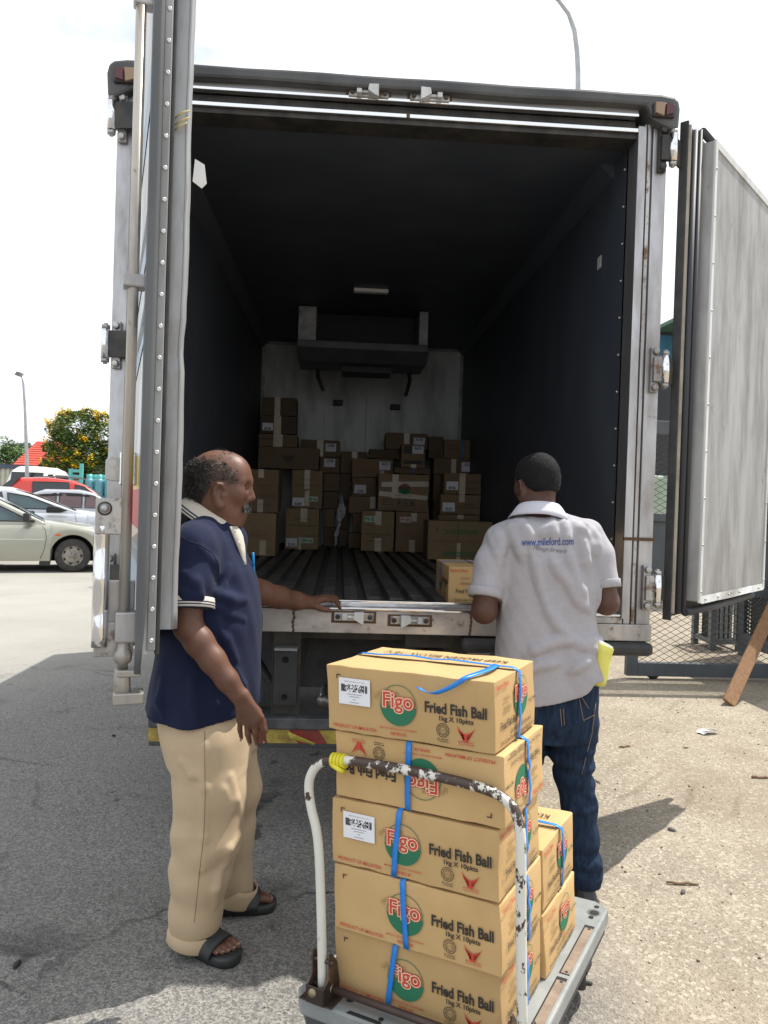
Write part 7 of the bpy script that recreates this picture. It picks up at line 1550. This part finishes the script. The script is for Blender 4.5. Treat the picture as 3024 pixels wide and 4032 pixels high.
def car(name, label, cat, loc, L, Wd, low, top, belt, arches, pm, gm, windows, rotz=0, rwheel=.31, base=.2, extra=None, tumble=.16, sc=1.0, group='parked cars', screens=None):
    """low: [(x, z)] bonnet/boot shoulder line (outline of the lower body); top: [(x, z)] greenhouse outline, belt(x)->z"""
    T = thing(name, label, cat, loc, rotz, group); T.scale = (sc, sc, sc); T.matrix_basis = Matrix.Translation(loc) @ Matrix.Rotation(rotz, 4, 'Z') @ Matrix.Scale(sc, 4)
    lx, lz = zip(*low); xs = sorted(set([round(v, 3) for v in np.linspace(lx[0], lx[-1], 61)]+[round(a+d_*r_, 3) for a, r_ in arches for d_ in np.cos(np.linspace(0, PI, 15))]))
    k = MB(); n = 11; rows = []; half = Wd/2
    for x in xs:
        zt = float(np.interp(x, lx, lz)); zb = base
        for a, r_ in arches:
            if abs(x-a) < r_: zb = max(zb, rwheel+math.sqrt(r_*r_-(x-a)**2))
        e = min(1, (x-lx[0])/.35, (lx[-1]-x)/.35); pw = half*(.80+.20*math.sqrt(max(0, 1-(1-e)**2)))
        zt = max(zt, zb+.05); h_ = zt-zb; row = []
        for t, q in ((0, .97), (.06, .985), (.30, 1.0), (.55, 1.0), (.62, .992), (.80, .975), (.93, .93), (1.0, .80)): row.append((x, -pw*q, zb+h_*t))
        row += [(x, 0, zt+.03)]+[(p[0], -p[1], p[2]) for p in row[::-1]]
        rows.append(row)
    m = len(rows[0]); k.add([p for r in rows for p in r], [(i*m+j, i*m+j+1, (i+1)*m+j+1, (i+1)*m+j) for i in range(len(rows)-1) for j in range(m-1)]+[tuple(range(m)), tuple((len(rows)-1)*m+j for j in range(m))[::-1]], 0, True)
    body = k.build('body', pm, T, local=True)
    k = MB()
    for a, r_ in arches: 
        for s in (-1, 1): k.bx(a-r_*.98, a+r_*.98, s*half*.55-.02*s, s*half*.62, base, rwheel+r_*.98)
    k.bx(lx[0]+.1, lx[-1]-.1, -half*.6, half*.6, base-.02, base+.05); k.build('wheel_well', flat('well_black', (.008, .008, .008), .9), T, local=True)
    # greenhouse
    tx, tz = zip(*top); gx = np.linspace(tx[0], tx[-1], 41); k = MB(); rows = []
    for x in gx:
        zt = float(np.interp(x, tx, tz)); zb = float(np.interp(x, lx, lz))-.06; h_ = max(.01, zt-zb); row = []
        for t in (0, .2, .45, .7, .86, .95, 1.0): y = half*(.93-tumble*(t*h_/.5)) * (1 if t < .9 else (.985 if t < 1 else .84)); row.append((x, -y, zb+h_*t))
        row += [(x, 0, zt+.025)]+[(p[0], -p[1], p[2]) for p in row[::-1]]; rows.append(row)
    m = len(rows[0]); k.add([p for r in rows for p in r], [(i*m+j, i*m+j+1, (i+1)*m+j+1, (i+1)*m+j) for i in range(len(rows)-1) for j in range(m-1)]+[tuple(range(m)), tuple((len(rows)-1)*m+j for j in range(m))[::-1]], 0, True)
    roof = k.build('roof', pm, T, local=True)
    def side(x, z, s=-1, off=.006):
        zb = float(np.interp(x, lx, lz))-.06; zt = float(np.interp(x, tx, tz)); h_ = max(.01, zt-zb); t = (z-zb)/h_
        return Vector((x, s*(half*(.93-tumble*(t*h_/.5))+off), z))
    for w in windows:
        for s in (-1, 1):
            k = MB(); P = []; N = len(w)
            for i in range(N):
                for t in np.linspace(0, 1, 5)[:-1]: P.append((w[i][0]+(w[(i+1) % N][0]-w[i][0])*t, w[i][1]+(w[(i+1) % N][1]-w[i][1])*t))
            c = (sum(p[0] for p in w)/N, sum(p[1] for p in w)/N)
            k.add([side(*c, s)]+[side(x, z, s) for x, z in P], [(0, i+1, (i+1) % len(P)+1) for i in range(len(P))], 0)
            wo = k.build('side_window', gm, roof, local=True)
            k = MB(); k.tube([side(x, z, s, .004) for x, z in P], .013, 6, closed=True); k.build('window_trim', trimb, wo, local=True)
    for x0, x1 in (screens or ()):
        k = MB(); N = 9; vs = []
        for i in range(N+1):
            x = x0+(x1-x0)*i/N; zt = float(np.interp(x, tx, tz)); w = half*(.93-tumble*(max(.01, zt-float(np.interp(x, lx, lz))+.06)/.5))*.80
            vs += [(x, -w, zt+.014), (x, -w*.5, zt+.026), (x, 0, zt+.032), (x, w*.5, zt+.026), (x, w, zt+.014)]
        k.add(vs, [(i*5+j, i*5+j+1, i*5+j+6, i*5+j+5) for i in range(N) for j in range(4)], 0, True); k.build('windscreen', gm, roof, local=True)
    for a, r_ in arches:
        for s in (1, -1): wheel_(T, a, -s*(half-.11), rwheel, .185, s)
    if extra: extra(T, half, side, body)
    return T
def groove(T, pts, half, parent, m=None):
    k = MB(); k.tube([Vector(p) for p in pts], .004, 5); k.build('panel_gap', m or flat('gap_dark', (.03, .03, .03), .8), parent, local=True)
gold = paint('paint_champagne', (.35, .35, .29), .35); silver = paint('paint_silver', (.52, .54, .58), .35); redp = paint('paint_red', (.55, .035, .025)); greyp = paint('paint_pale_grey', (.38, .40, .44), .3); whitep = paint('paint_white', (.78, .78, .77))
def base_at(px, py): p = onZ(px, py, 0); return p
# champagne saloon: front wheel under px 284
def saloon_extra(T, half, side, body):
    y = -half-.002
    k = MB(); k.bx(.62, .93, -half*.93, half*.93, .22, .56); k.prism([(.50, .30), (.95, .26), (.97, .52), (.93, .62), (.5, .62)], lambda u, v: (u, -half*.94, v), (0, half*1.88, 0)); k.build('bumper', mat('bumper_grey', (.06, .06, .062), .6, c2=(.10, .10, .10), scale=9), T, local=True, bevel=.03)
    for s in (-1, 1):
        k = MB(); k.prism([(.60, .66), (.86, .64), (.84, .74), (.72, .80)], lambda u, v: (u, s*half*.86, v), (0, s*half*.10, 0)); k.build('headlight', mat('lamp_glass', (.62, .60, .58), .12, spec=.8), T, local=True, bevel=.012)
        k = MB(); k.prism([(.72, .68), (.80, .675), (.79, .71), (.73, .715)], lambda u, v: (u, s*half*.96, v), (0, s*.01, 0)); k.build('indicator', flat('amber', (.55, .16, .04), .3), T, local=True)
        k = MB(); k.ico((-.25, s*(half-.004), .66), .05, 0, 2, (1, .25, .5)); k.build('indicator', flat('indicator_orange', (.60, .11, .03), .3), T, local=True)
        k = MB(); c = Vector((-.74, s*(half+.05), .955)); k.box(c, (.10, .17, .15), Matrix.Rotation(.2*s, 3, 'Z')); k.box(c+Vector((.06, -s*.09, -.06)), (.13, .10, .04)); k.build('wing_mirror', trimb, T, local=True, bevel=.03)
        k = MB(); k.prism([(-.36, .12), (-.32, .42), (-.40, .44), (-.52, .30), (-.54, .13)], lambda u, v: (u, s*(half-.05), v), (0, s*.02, 0)); k.build('mud_flap', trimb, T, local=True)
        groove(T, [(-.52, s*(half+.001), .24), (-.46, s*(half+.002), .40), (-.43, s*(half+.002), .60), (-.45, s*half, .74), (-.50, s*half*.975, .82)], half, body)
        groove(T, [(-1.9, s*(half+.001), .24), (-1.88, s*(half+.002), .62), (-1.92, s*half*.975, .92)], half, body)
        k = MB(); k.rbar([(-2.9, s*(half+.004), .565), (-.45, s*(half+.004), .575)], .022, .012, up=(0, 1, 0)); k.build('side_strip', paint('strip_pale', (.56, .56, .46), .2), body, local=True)
        k = MB(); k.box((-1.7, s*(half+.006), .76), (.19, .03, .035)); k.build('door_handle', trimb, body, local=True, bevel=.008)
    k = MB(); c = Vector((-1.15, -.25, .93)); k.tube([c+Vector((-.06*math.sin(a)*.3, .17*math.cos(a), .17*math.sin(a))) for a in np.linspace(0, 2*PI, 20)], .014, 6, closed=True); k.build('steering_wheel', flat('wheel_grey', (.2, .2, .22), .6), T, local=True)
g0 = base_at(284, 2252); s_ = 1.08
low = [(-3.45, .60), (-3.4, .82), (-2.6, .86), (-1.2, .86), (-.6, .875), (-.1, .845), (.45, .765), (.80, .65), (.93, .48)]
top = [(-2.95, .84), (-2.4, 1.22), (-2.1, 1.33), (-1.55, 1.34), (-1.25, 1.27), (-.45, .86)]
tm = car('parked_saloon', 'champagne gold saloon with a steel front wheel and black mirror, nearest of the parked cars', 'car', g0+Matrix.Rotation(.34, 3, 'Z')@Vector((0, .73*s_, 0)), 4.3, 1.68, low, top, None, [(0, .365), (-2.5, .365)], gold, glass, [[(-.66, .885), (-1.62, .885), (-1.64, 1.22), (-1.30, 1.20)], [(-1.70, .885), (-2.5, .885), (-2.3, 1.17), (-1.71, 1.22)]], rwheel=.295, sc=s_, rotz=.34, screens=[(-1.22, -.5), (-2.9, -2.35)], extra=saloon_extra)
def silver_extra(T, half, side, body):
    for s in (-1, 1):
        k = MB(); c = Vector((-.98, s*(half+.06), 1.05)); k.prism([(-.18, -.07), (.10, -.06), (.24, -.02), (.06, .05), (-.12, .08), (-.18, .03)], lambda u, v: (c.x+u, c.y-s*.03, c.z+v), (0, s*.12, 0)); k.build('wing_mirror', trimb, T, local=True, bevel=.02)
        k = MB(); k.prism([(.55, .70), (.85, .66), (.80, .76), (.62, .80)], lambda u, v: (u, s*half*.84, v), (0, s*half*.10, 0)); k.build('headlight', MATS['lamp_glass'], T, local=True, bevel=.01)
        groove(T, [(-.55, s*(half+.001), .3), (-.52, s*(half+.002), .62), (-.62, s*half*.975, .96)], half, body)
    k = MB(); k.prism([(.5, .3), (.93, .27), (.95, .55), (.5, .55)], lambda u, v: (u, -half*.93, v), (0, half*1.86, 0)); k.build('bumper', silver, T, local=True, bevel=.04)
g1 = onY(405, 2200, 18.6); g1.z = 0
low = [(-3.5, .70), (-3.45, .95), (-2.6, 1.02), (-1.1, 1.02), (-.6, 1.02), (.2, .94), (.75, .78), (.95, .5)]
top = [(-3.3, 1.0), (-2.7, 1.36), (-2.15, 1.47), (-1.85, 1.46), (-1.4, 1.32), (-.5, .98)]
car('parked_saloon', 'silver white saloon with a pointed black mirror behind the champagne saloon', 'car', g1, 4.4, 1.74, low, top, None, [(0, .37), (-2.6, .37)], silver, glass, [[(-.85, 1.05), (-1.85, 1.05), (-1.9, 1.36), (-1.5, 1.30)], [(-1.95, 1.05), (-2.85, 1.05), (-2.65, 1.28), (-2.0, 1.37)]], rwheel=.31, sc=1.08, rotz=.34, screens=[(-1.75, -.58), (-3.2, -2.6)], extra=silver_extra)
def hatch_extra(T, half, side, body):
    for s in (-1, 1):
        k = MB()
        for a, b in (((-.35, 1.36), (-.95, 1.375)), ((-1.05, 1.375), (-1.75, 1.33))): k.rbar([side(*a, s, .03), side((a[0]+b[0])/2, (a[1]+b[1])/2+.01, s, .035), side(*b, s, .03)], .05, .012, up=(0, s, 0))
        k.build('window_visor', trimb, T, local=True)
        k = MB(); k.box((.0, s*(half+.05), 1.08), (.12, .14, .15)); k.build('wing_mirror', trimb, T, local=True, bevel=.03)
g2 = onY(400, 2150, 23.5); g2.z = 0
low = [(-2.25, .6), (-2.2, .98), (-1.0, 1.0), (.2, .98), (.8, .82), (.9, .5)]; top = [(-2.2, 1.0), (-1.95, 1.32), (-1.5, 1.49), (-.6, 1.51), (-.2, 1.42), (.55, .98)]
car('parked_hatchback', 'pale grey hatchback with black window visors in front of the red pickup', 'car', g2, 3.4, 1.5, low, top, None, [(.35, .33), (-1.75, .33)], greyp, mat('glass_reflect', (.10, .05, .055), .05, spec=.9), [[(.15, 1.03), (-.35-.12, 1.03), (-.45, 1.40), (-.22, 1.36)], [(-.54, 1.03), (-1.12, 1.03), (-1.12, 1.42), (-.54, 1.41)], [(-1.2, 1.03), (-1.85, 1.03), (-1.75, 1.25), (-1.2, 1.42)]], rwheel=.27, sc=1.06, rotz=.30, screens=[(-.15, .5)], extra=hatch_extra)
def pick_extra(T, half, side, body):
    k = MB(); 
    for s in (-1, 1): k.rbar([(-2.0, s*half*.62, 1.86), (-1.2, s*half*.62, 1.90), (-.5, s*half*.62, 1.86)], .05, .03)
    k.build('roof_rack', flat('rail_grey', (.18, .18, .19), .4, .5), T, local=True)
    k = MB(); k.prism([(-3.30, 1.12), (-2.55, 1.80), (-2.35, 1.82), (-2.95, 1.12)], lambda u, v: (u, -half*.80, v), (0, half*1.6, 0)); k.build('rear_screen', glass_t, T, local=True)
g3 = onY(395, 2150, 27.5); g3.z = 0
low = [(-4.1, .6), (-4.05, 1.08), (-2.2, 1.10), (-.7, 1.10), (.3, 1.08), (.9, .95), (1.0, .6)]; top = [(-3.4, 1.1), (-2.4, 1.80), (-1.6, 1.84), (-.9, 1.78), (-.45, 1.62), (.35, 1.08)]
car('parked_pickup', 'bright red pickup with a sloped canopy and dark windows behind the pale hatchback', 'pickup', g3, 5.0, 1.8, low, top, None, [(.2, .42), (-2.9, .42)], redp, glass_t, [[(.0, 1.16), (-.78, 1.16), (-.78, 1.66), (-.50, 1.60)], [(-.95, 1.16), (-1.98, 1.16), (-2.0, 1.70), (-.95, 1.72)]], rwheel=.37, sc=1.09, rotz=.28, screens=[(-.4, .3)], extra=pick_extra)
def van_extra(T, half, side, body):
    k = MB(); k.prism([(-2.20, 1.42), (-2.10, 1.88), (-2.02, 1.88), (-2.10, 1.42)], lambda u, v: (u-.035, -half*.66, v), (0, half*1.32, 0)); k.build('rear_screen', glass_t, T, local=True)
    for s in (-1, 1): k = MB(); k.bx(-2.36, -2.28, s*half*.72-.08, s*half*.72+.08, .85, 1.2); k.build('tail_light', flat('tail_red', (.4, .02, .02), .3), T, local=True)
g4 = onY(193, 2150, 36); g4.z = 0
low = [(-2.3, .6), (-2.25, 1.30), (-1, 1.32), (.2, 1.30), (.85, 1.1), (.95, .6)]; top = [(-2.25, 1.3), (-2.05, 1.92), (-1.7, 2.08), (-.6, 2.10), (.0, 2.02), (.35, 1.75), (.6, 1.3)]
car('parked_van', 'white van roof with dark windows showing above the red pickup', 'van', g4, 3.6, 1.6, low, top, None, [(.4, .38), (-1.7, .38)], whitep, glass_t, [[(.25, 1.4), (-1.25, 1.4), (-1.2, 1.82), (.0, 1.84)], [(-1.45, 1.4), (-2.0, 1.4), (-1.9, 1.82), (-1.45, 1.84)]], rwheel=.33, sc=1.25, rotz=PI/2, extra=van_extra)
# gas cylinders on a teal-railed bed and a white box lorry behind
teal = flat('teal_paint', (.10, .42, .40), .4); tealc = mat('cylinder_teal', (.10, .27, .33), .4, c2=(.13, .33, .38), scale=3)
gx0 = onY(285, 1900, 35).x; bed = thing('flatbed_trailer', 'flat trailer bed with a teal end rail carrying blue gas cylinders', 'trailer', (gx0+2, 35, 0))
k = MB(); k.bx(gx0-.1, gx0+4.2, 34.6, 36.4, .9, 1.05); k.build('bed', flat('bed_dark', (.08, .09, .09), .6), bed)
k = MB()
for x in (gx0-.05, gx0+.42): k.bx(x, x+.14, 34.62, 34.76, 1.05, 2.85-(.25 if x < gx0 else 0))
for z in (1.5, 2.2, 2.45): k.bx(gx0+.09, gx0+.42, 34.64, 34.74, z, z+.13)
k.build('end_rail', teal, bed)
for x in (gx0+.5, gx0+3.2):
    k = MB(); k.lathe([(.25, -.1), (.42, -.1), (.45, -.06), (.45, .06), (.42, .1), (.25, .1)], (x, 34.9, .45), (0, 1, 0), 24); k.build('wheel', tyre, bed)
cyl = thing('gas_cylinder', 'pale blue gas cylinder with a collar standing on the trailer behind the red pickup', 'gas cylinder', (0, 0, 0), group='gas cylinders on the trailer')
k = MB(); k.lathe([(.0, .02), (.17, .02), (.19, .08), (.19, 1.0), (.17, 1.10), (.10, 1.17), (.05, 1.19), (0, 1.19)], (0, 0, 0), (0, 0, 1), 20); k.build('cylinder_body', tealc, cyl, local=True)
k = MB(); k.lathe([(.12, 1.15), (.13, 1.34), (.115, 1.34), (.11, 1.15)], (0, 0, 0), (0, 0, 1), 16); k.build('collar', teal, cyl, local=True)
n_ = 0
for j in range(2):
    for i in range(7):
        c = cyl if n_ == 0 else copy_tree(cyl); c.location = (gx0+.78+i*.44+(j*.1), 34.9+j*.5, 1.05); n_ += 1
bx_ = thing('box_lorry', 'white box lorry standing behind the gas cylinders', 'truck', (onY(430, 1900, 39).x, 39, 0)); a = onY(332, 1900, 39).x
k = MB(); k.bx(a, a+5, 39, 41.2, .9, 3.2); k.build('cargo_box', mat('lorry_white', (.74, .74, .72), .5, c2=(.64, .64, .62), scale=2), bx_, bevel=.06)
k = MB(); k.bx(a+1.28, a+1.31, 38.985, 38.999, .95, 3.15); k.build('panel_seam', flat('seam_grey', (.3, .3, .3), .7), bx_)
for x in (a+.9, a+4):
    k = MB(); k.lathe([(.25, -.12), (.44, -.12), (.46, -.07), (.46, .07), (.44, .12), (.25, .12)], (x, 39.3, .46), (0, 1, 0), 24); k.build('wheel', tyre, bx_)
# everything is placed: drop helper-free leftovers
